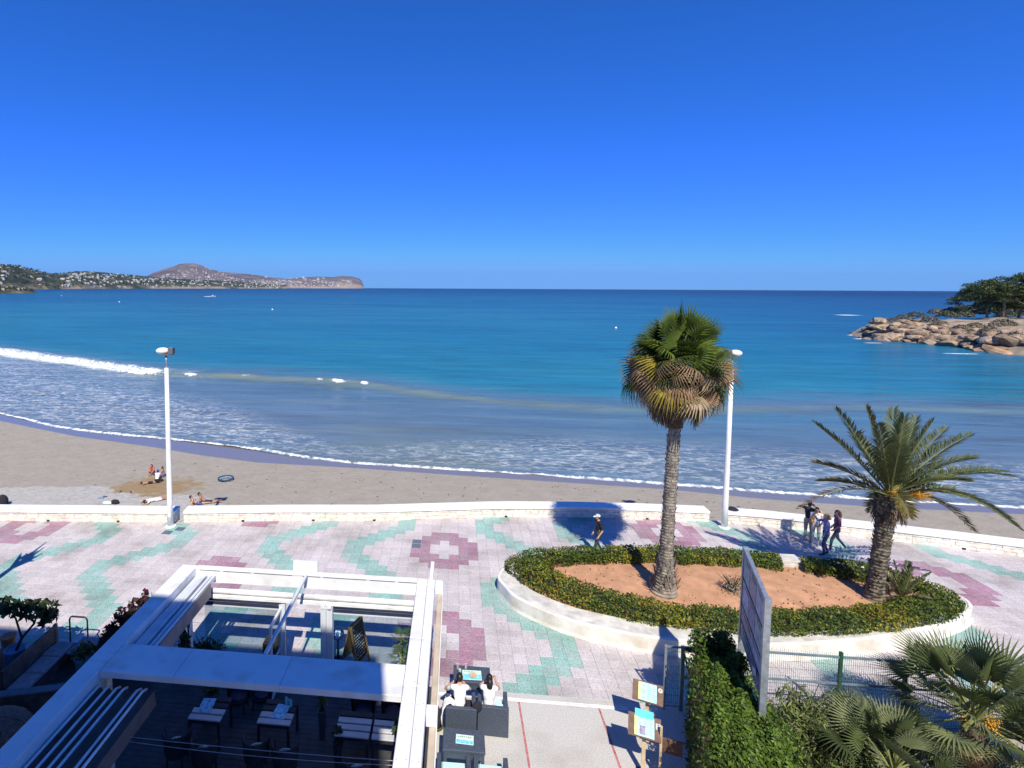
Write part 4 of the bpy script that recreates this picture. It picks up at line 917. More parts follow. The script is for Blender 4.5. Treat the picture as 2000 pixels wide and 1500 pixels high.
def date_frond(tip, sag, m, seed, n=84, wl=.40, lw=1.0):
    rng = np.random.default_rng(seed); p0 = Vector((0, 0, 0)); p2 = Vector(tip); p1 = p2 * .5 + Vector((0, 0, sag)); b = MB().use(M_PET)
    B = lambda u: p0 * (1 - u) ** 2 + p1 * (2 * u * (1 - u)) + p2 * u * u
    b.tube([B(u) for u in np.linspace(0, 1, 9)], [.035 * (1 - .85 * u) for u in np.linspace(0, 1, 9)], 5)
    for i in range(n):
        u = .13 + .87 * i / (n - 1); c = B(u); tg = (B(min(1, u + .02)) - B(u - .02)).normalized(); side = tg.cross(Vector((0, 0, 1)))
        if side.length < .05: side = Vector((1, 0, 0))
        side.normalize(); up = side.cross(tg).normalized(); ln = wl * (math.sin(PI * min(1, .12 + u * .80)) ** .6) * rng.uniform(.85, 1.1)
        for sg in (-1, 1):
            an = math.radians(56 - 28 * u + rng.normal(0, 7)); d = (tg * math.cos(an) + side * (sg * math.sin(an)) + up * rng.uniform(.1, .4)).normalized(); nn = tg.cross(d).normalized(); bt = d.cross(nn).normalized(); w = rng.uniform(.017, .026) * lw
            q = c + d * ln * .45; e = c + d * ln + Vector((0, 0, -.05 * ln)); b.use(m if rng.uniform() < .95 else M_DY)
            b.add([c, q - bt * w, e, q + bt * w], [(0, 1, 2, 3)])
    return b
def pxtip(x, y, dy): p = aty(x, y, DB.y + dy); return p - DC
TIPS = [(1593, 828, .3, .25, 0), (1634, 801, -.4, .25, 0), (1692, 796, .2, .15, 2), (1745, 800, .9, .1, 1), (1766, 815, -.8, .1, 0), (1790, 818, .6, .15, 1), (1822, 824, -.6, .3, 1), (1846, 838, .9, .3, 1), (1895, 850, .2, .45, 0), (1902, 896, -.9, .5, 0), (1972, 930, .4, .75, 0), (1965, 922, 1.0, .7, 1), (1890, 940, -1.2, .45, 0),
        (1990, 1032, -.5, 1.3, 0), (1978, 1024, .6, 1.15, 0), (1897, 1034, .5, .95, 2), (1594, 905, .8, .35, 2), (1604, 940, 1.6, .3, 2), (1562, 992, -.3, .85, 3), (1775, 1008, -1.6, .5, 2), (1700, 1000, 1.8, .6, 0), (1760, 870, -1.9, .4, 0), (1665, 850, 1.4, .4, 0), (1780, 830, 1.5, .3, 0), (1715, 830, -1.2, .3, 0)]
for k, (x, y, dy, sag, mi) in enumerate(TIPS):
    o = date_frond(pxtip(x, y, dy), sag, (M_DG, M_DG2, M_DY, M_FD)[mi], 100 + k, n=84 if mi < 3 else 40, wl=.56 if mi < 3 else .32).build('frond', None, t); o.location = DCL
for k in range(7):
    a = rp.uniform(0, 6.28); fs = MB().use(M_ORG); d = Vector((math.cos(a) * .5 + .25, math.sin(a) * .5 - .25, .22)); 
    for q in range(16):
        e = d + Vector(rp.normal(0, .10, 3)); fs.tube([(0, 0, 0), tuple(d * .6), tuple(e)], [.012, .010, .012], 4)
    o = fs.build('fruit_stalk', None, t); o.location = DCL + Vector((0, 0, .02))
b = MB()
for k in range(150):
    a = rp.uniform(0, 6.28); d = Vector((math.cos(a), math.sin(a), 0)); s = Vector((-d.y, d.x, 0)); z0 = rp.uniform(-.35, .05); L_ = rp.uniform(.3, .75); w = .03; p0 = DCL + d * .3 + Vector((0, 0, z0)); p1 = DCL + d * rp.uniform(.36, .55) + Vector((0, 0, z0 - L_)); b.add([p0 - s * w, p0 + s * w, p1 + s * w * .4, p1 - s * w * .4], [(0, 1, 2, 3)])
stuff(b.build('dead_frond_bases', M_FD, t))

# ---------- small plants in the bed
Y_ = at(1762, 1168, .48); t = thing('young_palm', 'small spiky young palm with grey base leaves beside the date palm trunk', 'plant', Y_)
for k in range(14):
    a = k * 2.4; el = math.radians(80 - 62 * k / 13); tip = (math.cos(a) * math.cos(el) * (1.25 if k < 6 else .75), math.sin(a) * math.cos(el) * .9, math.sin(el) * (1.25 if k < 6 else .75)); date_frond(tip, .1, M_DG if k < 6 else M_FGREY, 300 + k, 22, .26).build('frond', None, t)
def bush(name, label, cat, c, r, n, size, mats, wts, group=None, spread=.7, asp=.4, shell=.35, stems=True, seed=1, droop=0):
    rng = np.random.default_rng(seed); t = thing(name, label, cat, c, 0, group); pts, nr = blob_pts((0, 0, r[2] * .15), r, n, rng, shell)
    leaves('foliage', pts, nr, size, mats, t, asp=asp, spread=spread, wts=wts, droop=droop)
    if stems:
        b = MB()
        for k in range(14): a = rng.uniform(0, 6.28); f = rng.uniform(.3, .9); b.tube([(0, 0, -.05), (r[0] * f * .5 * math.cos(a), r[1] * f * .5 * math.sin(a), r[2] * .55), (r[0] * f * math.cos(a), r[1] * f * math.sin(a), r[2] * .95)], [.018, .012, .006], 4)
        b.build('stems', M_TWIG, t)
    return t
M_GS = [leafmat('grey_leaf', (.20, .18, .14), scale=2, tr=.1), leafmat('olive_leaf', (.12, .12, .06), scale=2, tr=.1)]
bush('dry_shrub', 'sparse grey dry shrub on the orange soil behind the signboard', 'bush', at(1432, 1156, .48), (.55, .4, .6), 420, .10, M_GS, (.65, .35), asp=.3, shell=.2)

# ================================================================ GARDEN ON THE RIGHT
g = MB(); g.add([(6.2, -3, -.02), (32, -3, -.02), (32, 14.25, -.02), (6.2, 14.25, -.02)], [(0, 1, 2, 3)]); struct(g.build('garden_soil', M_EARTH))
# fence
M_FGN = mat('green_fence_paint', (.025, .085, .055), rough=.5, var=.15, scale=6); M_FGB = mat('blue_green_rail', (.16, .22, .25), rough=.5, var=.15, scale=6)
FY_ = 14.32; t = thing('fence', 'green wire mesh fence between the garden and the promenade', 'fence', (10.5, FY_, 0))
posts = [6.35, 9.78, 11.3, 13.65, 17, 20.5]
for x in posts: b = MB(); b.box(x - 10.5 - .035, x - 10.5 + .035, -.035, .035, -.05, 1.86 if x != 11.3 else 1.6); b.build('post', M_FGN, t)
b = MB(); b.box(-4.15, 10, -.02, .02, 1.70, 1.75); b.build('top_rail', M_FGB, t)
b = MB(); b.box(-4.15, 10, -.02, .02, 1.0, 1.04); b.build('middle_rail', M_FGB, t)
b = MB(); b.tube([(-.72, 0, 1.0), (-1.7, .0, .1)], .02, 5); b.tube([(-.72, 0, 1.0), (.3, .0, .1)], .02, 5); b.build('brace', M_FGN, t)
w = MB(); x = -4.15
while x < 10: w.box(x - .003, x + .003, .022, .028, .02, 1.80 + .03 * (int(x * 20) % 2)); x += .05
for z in np.arange(.1, 1.8, .2): w.box(-4.15, 10, .029, .034, z - .003, z + .003)
stuff(w.build('wire_mesh', M_FGB, t))
t = thing('gate', 'narrow metal mesh gate with two steel posts at the end of the hedge', 'gate', (5.75, FY_ - .05, 0))
for x in (-.22, .20): b = MB(); b.box(x - (.02 if x < 0 else .045), x + (.02 if x < 0 else .045), -.03, .03, 0, 1.76); b.build('post', M_STEEL if x < 0 else M_FGB, t)
for z in (1.70, .10): b = MB(); b.box(-.2, .155, -.02, .02, z, z + .04); b.build('rail', M_STEEL, t)
b = MB(); b.tube([(.2, 0, 1.7), (.6, -.05, .1)], .025, 6); b.build('brace', M_FGN, t)
w = MB()
for x in np.arange(-.19, .15, .05): w.box(x - .003, x + .003, -.003, .003, .12, 1.72)
for z in np.arange(.2, 1.7, .2): w.box(-.2, .155, -.008, -.003, z - .003, z + .003)
w.build('wire_mesh', M_FGB, t); b = MB(); b.box(.24, .9, -.04, .04, 1.62, 1.74); b.build('overhead_bar', M_FGN, t)
# clipped hedge
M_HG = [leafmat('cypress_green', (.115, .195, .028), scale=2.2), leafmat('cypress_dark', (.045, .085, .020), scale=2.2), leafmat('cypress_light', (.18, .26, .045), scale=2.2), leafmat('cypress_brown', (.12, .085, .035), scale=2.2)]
HZ = 2.25; fl_, fr_, nr_, nl_ = at(1362, 1268, HZ), at(1428, 1262, HZ), at(1580, 1500, HZ), at(1398, 1500, HZ)
def extend(a, b, yy): f = (yy - a.y) / (b.y - a.y); return a + (b - a) * f
nl2, nr2 = extend(fl_, nl_, 8.2), extend(fr_, nr_, 8.2)
t = thing('clipped_hedge', 'tall thick clipped green hedge running towards the viewer under the signboard', 'hedge', ((fl_.x + nr_.x) / 2, 11.5, 0)); O = -Vector(t.location)
b = MB(); q = [p.lerp((fl_ + fr_ + nl2 + nr2) / 4, .13) for p in (fl_, fr_, nr2, nl2)]; vs = [(p.x, p.y, 0) for p in q] + [(p.x, p.y, HZ - .22) for p in q]; b.add(vs, [(0, 1, 5, 4), (1, 2, 6, 5), (2, 3, 7, 6), (3, 0, 4, 7), (4, 5, 6, 7)]); o = b.build('stems', M_TWIG, t); o.location = O
P, Nn, K = [], [], []; rh = np.random.default_rng(9)
for k in range(64000):
    u, v = rh.uniform(), rh.uniform(); s = rh.uniform(); a, c = fl_.lerp(nl2, v), fr_.lerp(nr2, v); bump = .07 * math.sin(v * 31 + u * 5) + .05 * math.sin(v * 67 - u * 11) + .05 * math.sin(u * 17 + v * 13)
    if s < .52: p = a.lerp(c, u); p.z = HZ - .02 + bump + rh.normal(0, .05) - .28 * abs(2 * u - 1) ** 5; n_ = (0, 0, 1)
    elif s < .74: p = a + Vector((-.02 + bump * .8 + rh.normal(0, .06) - .05, 0, 0)); p.z = HZ * rh.uniform(.03, 1); n_ = (-1, 0, .15)
    elif s < .93: p = c + Vector((.02 + bump + rh.normal(0, .06), 0, 0)); p.z = HZ * rh.uniform(.05, 1); n_ = (1, 0, .15)
    else: p = fl_.lerp(fr_, u) + Vector((0, .05 + bump + rh.normal(0, .05), 0)); p.z = HZ * rh.uniform(.05, 1.02); n_ = (0, 1, .2)
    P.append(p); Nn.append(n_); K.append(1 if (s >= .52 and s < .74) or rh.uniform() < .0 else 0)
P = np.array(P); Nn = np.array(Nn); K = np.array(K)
for kk, wt in ((0, (.54, .20, .24, .02)), (1, (.25, .45, .05, .25))):  # second mix is darker: shade of the left face put into its leaf colours
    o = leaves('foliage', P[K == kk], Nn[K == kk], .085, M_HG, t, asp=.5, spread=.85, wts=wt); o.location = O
for (x, y, s_) in ((1372, 1262, .42), (1412, 1262, .38), (1440, 1300, .3)):
    c = at(x, y, HZ + .1); pts, n_ = blob_pts(c, (s_ * .8, s_ * .7, s_ * 1.2), 900, rh, .2); o = leaves('upright_shoots', pts, n_, .09, M_HG, t, spread=.8, wts=(.2, .7, .05, .05)); o.location = O
# signboard
M_SBACK = mat('signboard_face', (.33, .29, .35), rough=.7, var=.22, scale=3, dirt_shade=((.22, .19, .25), .7, 2.6, .5)); M_PIC = [mat('faded_print_a', (.42, .40, .50), rough=.6, var=.25, scale=7), mat('faded_print_b', (.26, .24, .36), rough=.6, var=.3, scale=9), mat('faded_print_c', (.34, .36, .40), rough=.6, var=.3, scale=8), mat('faded_print_d', (.40, .30, .32), rough=.6, var=.25, scale=8)]
M_DKL = mat('dark_strip', (.05, .05, .06), rough=.6); M_PAPER = mat('torn_paper', (.75, .70, .66), rough=.8)
SZ = 4.7; s0, s1 = at(1500, 1168, SZ), at(1457, 1069, SZ); ln = (s1 - s0).xy.length; yaw = math.atan2(s1.y - s0.y, s1.x - s0.x)
t = thing('signboard', 'large weathered information signboard on two steel posts in the hedge, seen almost edge on', 'sign', (s0.x, s0.y, 0), yaw)   # local x runs away along the panel, +y faces left
for x in (0, ln): b = MB(); b.box(x - .065, x + .065, -.06, .06, 0, SZ); b.build('post', M_STEEL, t)
b = MB(); b.box(.066, ln - .066, -.03, .05, SZ - .07, SZ - .01); b.build('top_frame', M_STEEL, t)
b = MB(); b.box(.066, ln - .066, -.025, .04, 2.48, SZ - .075); b.build('panel', M_SBACK, t)
rows = [(4.02, 4.60), (3.36, 3.96), (2.94, 3.30), (2.54, 2.88)]; q = 0
for r, (za, zb) in enumerate(rows):
    for c in range(3 if r < 2 else 2):
        nn = 3 if r < 2 else 2; xa = .13 + c * (ln - .26) / nn; xb = xa + (ln - .26) / nn - .05
        b = MB(); b.bevbox(xa, xb, .041, .047, za, zb, .002); fp_ = b.build('faded_picture', M_PIC[(q * 3 + r) % 4], t); q += 1
        tl = MB()
        for ll in range(3): tl.box(xa + .05, xb - .1 - .06 * ll, .0475, .0485, zb - .06 - ll * .035, zb - .045 - ll * .035)
        tl.build('faded_text', M_DKL, fp_)
for z in (3.98, 3.33, 2.91): b = MB(); b.box(.07, ln - .07, .041, .055, z - .012, z + .012); b.build('divider', M_DKL, t)
b = MB(); b.add([(.35, .06, 2.75), (.62, .07, 2.62), (.55, .11, 2.86), (.30, .09, 2.95)], [(0, 1, 2, 3)]); b.build('torn_paper', M_PAPER, t)
b = MB(); b.tube([(.2, .06, 2.72), (.3, .12, 2.45), (.1, .08, 2.4)], .01, 5); b.build('loose_cable', M_PAPER, t)
# oleander, fan palms
M_OL = [leafmat('oleander', (.165, .225, .070), scale=2), leafmat('oleander_light', (.29, .33, .09), scale=2), leafmat('oleander_dark', (.075, .105, .04), scale=2), leafmat('oleander_dry', (.26, .22, .14), scale=2)]
for (x, y, r, lab, sd_, wt) in ((8.25, 13.35, (.75, .6, 1.55), 'tall oleander bush just right of the signboard post', 1, (.5, .2, .2, .1)), (9.5, 13.6, (.85, .6, 1.30), 'bushy oleander in front of the first green fence post', 2, (.45, .25, .15, .15)), (10.55, 13.6, (.6, .5, .95), 'low yellowish oleander left of the big fan palm', 3, (.35, .5, .1, .05)), (15.2, 13.7, (.7, .5, 1.2), 'oleander at the right edge of the photograph by the fence', 4, (.4, .3, .2, .1)), (8.9, 12.6, (.8, .6, .7), 'low dark oleander between hedge and small fan palm', 5, (.4, .1, .45, .05))):
    bush('oleander_bush', lab, 'bush', (x, y, 0), r, 2600, .17, M_OL, wt, 'oleanders along the fence', spread=.55, asp=.17, shell=.3, seed=sd_)
M_CH = [leafmat('dwarf_fan', (.130, .165, .058), scale=1.5), leafmat('dwarf_fan_grey', (.21, .24, .115), scale=1.5), leafmat('dwarf_fan_dark', (.065, .088, .034), scale=1.5)]
FP = [fan_leaf(24, .95, .82, 1.5, .14 + .12 * q, m, w=.030, cup=.2).mesh('frond') for q, m in enumerate(M_CH)]; FPd = fan_leaf(16, .5, .55, 1.1, 1.0, M_FB, M_FB, w=.04).mesh('frond')
def dwarf_palm(base, hz, n, s, label, sd_, trunk=True, fruit=False, tilt=(0, 0)):
    rng = np.random.default_rng(sd_); t = thing('dwarf_fan_palm', label, 'palm tree', base, 0, 'dwarf fan palms in the garden'); c = Vector((tilt[0], tilt[1], hz))
    if trunk:
        b = MB(); b.tube([(0, 0, -.1), tuple(c * .5), tuple(c)], [.20, .19, .14], 10); b.build('trunk', M_PTR2, t)
        b = MB()
        for k in range(500):
            f = rng.uniform(0, 1); a = rng.uniform(0, 6.28); d = Vector((math.cos(a), math.sin(a), 0)); sd2 = Vector((-d.y, d.x, 0)); p0 = c * f + d * .19; p1 = p0 + d * rng.uniform(.03, .10) + Vector((0, 0, rng.uniform(-.2, .12))); w_ = rng.uniform(.01, .03); b.add([p0 - sd2 * w_, p0 + sd2 * w_, p1], [(0, 1, 2)])
        stuff(b.build('trunk_fibre', M_FD, t))
    for k in range(n):
        f = k / (n - 1); az = k * 2.39996 + rng.normal(0, .2); el = math.radians(80 - 98 * f ** .85 + rng.normal(0, 6)); put_frond(t, FP[int(rng.choice(3, p=(.42, .35, .23)))], c, az, el, rng.normal(0, .5), s * rng.uniform(.85, 1.12))
    for k in range(9): put_frond(t, FPd, c + Vector((0, 0, -.15)), k * 2.4 + .5, math.radians(-55 - 20 * rng.uniform()), 0, s * .9)
    if fruit:
        for k in range(6):
            b = MB(); a = rng.uniform(3, 6.2)
            for q in range(26): b.ell(Vector((math.cos(a) * .3, math.sin(a) * .3, .1)) + Vector(rng.normal(0, .06, 3)), (.018,) * 3, 5, 3)
            o = b.build('fruit_cluster', M_ORG, t); o.location = c
dwarf_palm((11.75, 13.0, 0), 1.35, 46, 1.12, 'big dwarf fan palm with a hairy trunk and orange fruit at the right', 1, True, True)
dwarf_palm((9.75, 12.5, 0), .35, 34, .95, 'low stemless fan palm at the bottom edge right of the clipped hedge', 2, False)
dwarf_palm((12.9, 12.3, 0), .75, 24, .95, 'smaller fan palm cut by the bottom right corner', 3, True)
# ================================================================ BUILDING THE PHOTOGRAPH IS TAKEN FROM (its shade falls on the terrace)
M_BLD = mat('cream_facade', (.62, .58, .50), rough=.9, var=.06, scale=.5); M_WINB = mat('window_glass', (.05, .06, .08), rough=.1, spec=.6)
t = thing('apartment_building', 'cream apartment block behind the viewer whose shade covers the terrace', 'building', (-14, -6.6, 0))
def wp(t, name, mb, m=None, smooth=False):
    o = mb.build(name, m, t, smooth); o.location = -Vector(t.location); return o
b = MB(); b.box(-30, .53, -12, -.6, 0, 19.05); wp(t, 'wall', b, M_BLD)
for fl in range(6):
    for k in range(8):
        b = MB(); x = -27.5 + k * 3.4; b.box(x, x + 1.6, -.62, -.57, .9 + fl * 3.05, 2.5 + fl * 3.05); wp(t, 'window', b, M_WINB)

# ================================================================ PERGOLA
M_PW = mat('white_aluminium', (.78, .79, .80), rough=.5, var=.05, scale=1.3, dirt_shade=((.50, .46, .38), .55, 1.9, .53), bump=.04, bscale=9)
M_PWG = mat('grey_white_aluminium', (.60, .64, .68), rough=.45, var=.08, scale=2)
M_FABR = mat('awning_fabric', (.125, .11, .105), rough=.9, var=.15, scale=3); M_BEIGE = mat('beige_screen', (.50, .42, .33), rough=.85, var=.1, scale=2.5)
M_NAVY = mat('dark_navy', (.028, .034, .07), rough=.5); M_GLASS = glassmat('pane_glass', (.012, .018, .022), .09)
PG = thing('pergola', 'white aluminium pergola with folded awnings over the restaurant terrace', 'pergola', (-4.1, 10, 0))
ys_ = [4.0, at(790, 1337, 3).y, at(800, 1244, 3).y, 14.55]
for ya, yb in zip(ys_[:-1], ys_[1:]):
    b = MB(); b.bevbox(-.98, -.712, ya + .004, yb - .004, 2.72, 3.0, .012); wp(PG, 'beam_cover', b, M_PW)
    b = MB(); b.bevbox(-.704, -.50, ya + .004, yb - .004, 2.72, 2.994, .012); wp(PG, 'beam_cover', b, M_PW)
rv = MB()
for y in np.arange(5, 14.4, .62):
    for x in (-.93, -.76, -.66, -.55): rv.lathe([(.012, 0), (.010, .004), (0, .005)], 6, (x + RNG.normal(0, .004), y + RNG.normal(0, .05), 3.0 if x < -.71 else 2.994))
stuff(wp(PG, 'rivets', rv, M_STEEL))
b = MB(); b.bevbox(-.66, -.56, 14.56, 15.5, 2.86, 3.02, .01); wp(PG, 'bracket_arm', b, M_PW)
ys_ = [4.0, at(185, 1290, 3).y, at(262, 1206, 3).y, 14.55]
for ya, yb in zip(ys_[:-1], ys_[1:]): b = MB(); b.bevbox(-7.78, -7.33, ya + .004, yb - .004, 2.66, 3.0, .012); wp(PG, 'beam_cover', b, M_PW)
b = MB(); b.box(-7.325, -.985, 14.40, 14.55, 2.60, 2.955); wp(PG, 'front_beam', b, M_PW)
b = MB(); b.bevbox(-7.325, -.985, 14.385, 14.56, 2.958, 3.0, .008); wp(PG, 'front_coping', b, M_PW)
for xa, xb in ((-7.2, -6.6), (-6.5, -5.7), (-5.6, -4.5), (-4.2, -3.7), (-3.6, -2.4), (-2.3, -1.6), (-1.5, -1.0)): b = MB(); b.box(xa, xb, 14.394, 14.402, 2.935, 2.957); wp(PG, 'painted_shadow_line', b, M_NAVY)  # solid dark strips on the beam face, painting a shadow line below the coping
x1, x2 = at(368, 1280, 3).x, at(563, 1300, 3).x
for xa, xb in ((-7.325, x1), (x1, x2), (x2, -.985)): b = MB(); b.bevbox(xa + .004, xb - .004, 10.16, 11.06, 2.86, 3.0, .012); wp(PG, 'cross_panel', b, M_PW)
b = MB(); b.box(-7.325, -.985, 11.0, 11.055, 2.5, 2.855); wp(PG, 'cross_beam', b, M_PW)
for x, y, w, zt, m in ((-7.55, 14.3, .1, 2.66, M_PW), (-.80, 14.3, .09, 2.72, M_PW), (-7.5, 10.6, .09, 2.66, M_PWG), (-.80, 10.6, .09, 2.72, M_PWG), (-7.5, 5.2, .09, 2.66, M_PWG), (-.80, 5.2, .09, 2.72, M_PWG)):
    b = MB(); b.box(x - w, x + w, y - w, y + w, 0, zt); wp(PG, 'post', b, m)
xp = aty(640, 1230, 14.2).x
b = MB(); b.box(xp - .17, xp - .02, 14.08, 14.30, 0, 2.24); b.box(xp - .015, xp + .15, 14.12, 14.30, 0, 2.22); wp(PG, 'post', b, M_PWG)
b = MB(); b.box(xp - .16, xp - .05, 14.06, 14.32, 2.24, 2.34); b.box(xp + .02, xp + .13, 14.06, 14.32, 2.24, 2.30); wp(PG, 'post_cap', b, M_PW)
xr = at(595, 1130, 3).x; b = MB(); b.bevbox(xr - .035, xr + .035, 11.06, 14.38, 2.95, 3.03, .01); wp(PG, 'roof_rail', b, M_PWG)
for xa, xb in ((-7.1, -4.42), (-4.30, -1.0)):
    b = MB(); b.tube([(xa, 14.26, 2.44), (xb, 14.26, 2.44)], .075, 14); wp(PG, 'blind_cassette', b, M_PW, True)
    b = MB(); b.bevbox(xa, xb, 14.18, 14.34, 2.26, 2.36, .02); wp(PG, 'blind_housing', b, M_PW)
for xa, xb in ((-7.0, aty(548, 1182, 14.2).x), (xp + .16, -.92)):  # blind roll and head rail: navy colour includes the shade under the housing
    b = MB(); b.tube([(xa, 14.25, 2.20), (xb, 14.25, 2.20)], .05, 10); wp(PG, 'rolled_blind', b, M_NAVY, True)
    b = MB(); b.box(xa, xb, 14.22, 14.28, 2.06, 2.12); wp(PG, 'glass_head_rail', b, M_NAVY)
    b = MB(); b.box(xa, xb, 14.2, 14.3, 2.03, 2.055); wp(PG, 'glass_head_trim', b, M_PWG)
    b = MB(); b.box(xa, xb, 14.245, 14.255, .06, 2.03); wp(PG, 'glass_pane', b, M_GLASS)
    b = MB(); b.box(xa, xb, 14.22, 14.28, .0, .06); wp(PG, 'glass_foot_rail', b, M_PWG)
xd = aty(548, 1182, 14.2).x; yd0, yd1 = 13.35, 14.2
b = MB(); b.box(xd - .03, xd + .03, yd0, yd1, 2.02, 2.10); b.box(xd - .03, xd + .03, yd0, yd0 + .07, .03, 2.02); b.box(xd - .03, xd + .03, yd1 - .07, yd1, .03, 2.02); b.box(xd - .03, xd + .03, yd0 + .07, yd1 - .07, .03, .12); b.box(xd - .02, xd + .02, yd0 + .07, yd1 - .07, .95, 1.0); wp(PG, 'door_frame', b, M_PWG)
b = MB(); b.box(xd - .006, xd + .006, yd0 + .07, yd1 - .07, .12, .95); b.box(xd - .006, xd + .006, yd0 + .07, yd1 - .07, 1.0, 2.02); wp(PG, 'door_pane', b, M_GLASS)
b = MB(); b.box(xd - .05, xd + .12, 14.2, 14.3, 0, 2.2); wp(PG, 'post', b, M_PWG)
# awnings folded back against the left beam
for xa, xb, za, zb in ((-7.29, -7.08, 2.72, 2.80), (-7.06, -6.98, 2.72, 2.83), (-6.90, -6.82, 2.72, 2.83), (-6.79, -6.72, 2.72, 2.84)): b = MB(); b.bevbox(xa, xb, 11.1, 14.36, za, zb, .012); wp(PG, 'awning_slat', b, M_PWG)
b = MB(); b.box(-6.71, -6.69, 11.1, 14.0, 2.42, 2.80); b.box(-7.3, -6.70, 11.1, 14.0, 2.68, 2.70); wp(PG, 'awning_fold', b, mat('awning_grey', (.30, .26, .25), rough=.9, var=.12, scale=3))
b = MB(); b.add([(-6.7, 12.55, 2.42), (-6.7, 12.65, 2.42), (-6.66, 12.6, 2.26)], [(0, 1, 2)]); wp(PG, 'awning_tab', b, M_PWG)
RX = [-7.26, -7.06, -6.86, -6.70, -6.40, -6.28]
for x in RX: b = MB(); b.tube([(x, 4.0, 2.76), (x, 10.0, 2.76), (x, 10.14, 2.70)], .026, 8); wp(PG, 'awning_rod', b, M_PW, True)
b = MB(); n = 28; xs = np.linspace(-7.3, -6.1, n); zs = [2.70 - .10 * math.sin((x + 7.3) / .2 * PI) ** 2 - (.0 if i else 0) for i, x in enumerate(xs)]
vs = []; 
for x, z in zip(xs, zs): vs += [(x, 4.0, z), (x, 10.12, z)]
vs += [(-6.06, 4.0, 2.40), (-6.06, 10.12, 2.40)]
b.add(vs, [(2 * i, 2 * i + 2, 2 * i + 3, 2 * i + 1) for i in range(n)]); wp(PG, 'awning_fold', b, M_FABR)
b = MB(); b.bevbox(-.44, -.31, 4.0, at(848, 1158, 2.4).y, 2.33, 2.42, .01); wp(PG, 'side_screen', b, M_BEIGE)
b = MB(); b.box(-.305, -.285, 4.0, at(848, 1158, 2.4).y, 2.33, 2.43); wp(PG, 'side_screen_trim', b, M_PW)
for y in (at(848, 1158, 2.4).y, at(838, 1395, 2.6).y): b = MB(); b.bevbox(-.50, -.29, y - .11, y + .11, 2.43, 2.72, .01); wp(PG, 'screen_bracket', b, M_PW)
xa, xb = aty(573, 1110, 14.6).x, aty(620, 1110, 14.6).x
b = MB(); b.box(xa, xb, 14.60, 14.66, 2.85, 3.26); wp(PG, 'sign_panel', b, M_PW)
# ---- thin cables
M_CABLE = mat('cable_grey', (.34, .34, .36), rough=.7)
for (p, q, sag, r, lab) in ((at(128, 1424, 2.5), at(770, 1486, 2.62), .05, .006, 'upper of two thin cables across the near bay of the pergola'), (at(132, 1430, 2.45), at(770, 1495, 2.55), .10, .006, 'lower of two thin cables across the near bay of the pergola'), (at(345, 1212, 2.45), at(800, 1244, 2.7), .06, .004, 'thin cable across the far bay of the pergola')):
    b = MB(); b.tube([p.lerp(q, f) - Vector((0, 0, sag * 4 * f * (1 - f))) for f in np.linspace(0, 1, 12)], r, 5); o = b.build('cable', M_CABLE); tag(o, lab, 'cable')

# ================================================================ TERRACE FURNITURE
M_WICK = mat('black_wicker', (.030, .030, .036), rough=.55, var=.3, scale=30, bump=.5, bscale=90, spec=.35); M_WICK2 = mat('slate_wicker', (.062, .078, .11), rough=.6, var=.2, scale=30, bump=.4, bscale=90)
M_SLAT = mat('white_table_slat', (.50, .50, .51), rough=.5, var=.06, scale=5); M_AQUA = mat('aqua_cushion', (.50, .80, .86), rough=.9, var=.05, scale=4); M_MENU = mat('blue_menu', (.22, .52, .80), rough=.5, var=.3, scale=14); M_MENU2 = mat('pale_menu', (.62, .82, .86), rough=.5, var=.15, scale=18)
M_PAT = mat('patterned_cushion', (.46, .58, .60), rough=.9, var=.5, scale=26); M_DKW = mat('dark_wood', (.10, .055, .035), rough=.6, var=.3, scale=8); M_LEG = mat('black_metal', (.02, .02, .022), rough=.5)
def dining_table(loc, label, n=4):
    t = thing('dining_table', label, 'table', loc, 0, 'slatted tables on the shaded terrace'); w, d = .80, .80; wh = 2 if loc[0] < -3 else 3
    for k in range(n): b = MB(); y = -d / 2 + k * d / n; b.bevbox(-w / 2, w / 2, y + .022, y + d / n - .022, .72, .75, .005); b.build('slat', M_SLAT if k < wh else M_WICK, t)
    b = MB(); b.box(-w / 2 + .02, w / 2 - .02, -d / 2 + .02, d / 2 - .02, .64, .715); b.build('frame', M_WICK, t)
    for sx in (-1, 1):
        for sy in (-1, 1): b = MB(); b.box(sx * .36 - .03, sx * .36 + .03, sy * .36 - .03, sy * .36 + .03, 0, .64); b.build('leg', M_WICK, t)
    return t
dining_table((-5.86, 12.12, 0), 'slatted white terrace table furthest left, with a blue menu and a plant')
dining_table((-4.18, 12.18, 0), 'slatted white terrace table in the middle with a blue menu and glasses')
dining_table((-2.28, 12.02, 0), 'slatted white terrace table right of the walkway')
dining_table((-1.42, 12.02, 0), 'slatted white terrace table by the right beam')
for x, y, rz, lab in ((-5.98, 12.18, .1, 'blue menu lying on the left terrace table'), (-4.12, 12.18, -.1, 'blue menu lying on the middle terrace table')):
    b = MB(); b.bevbox(-.16, .16, -.22, .22, 0, .012, .003); o = b.build('menu', M_MENU); o.location = (x, y, .751); o.rotation_euler = (0, 0, rz); tag(o, lab, 'menu')
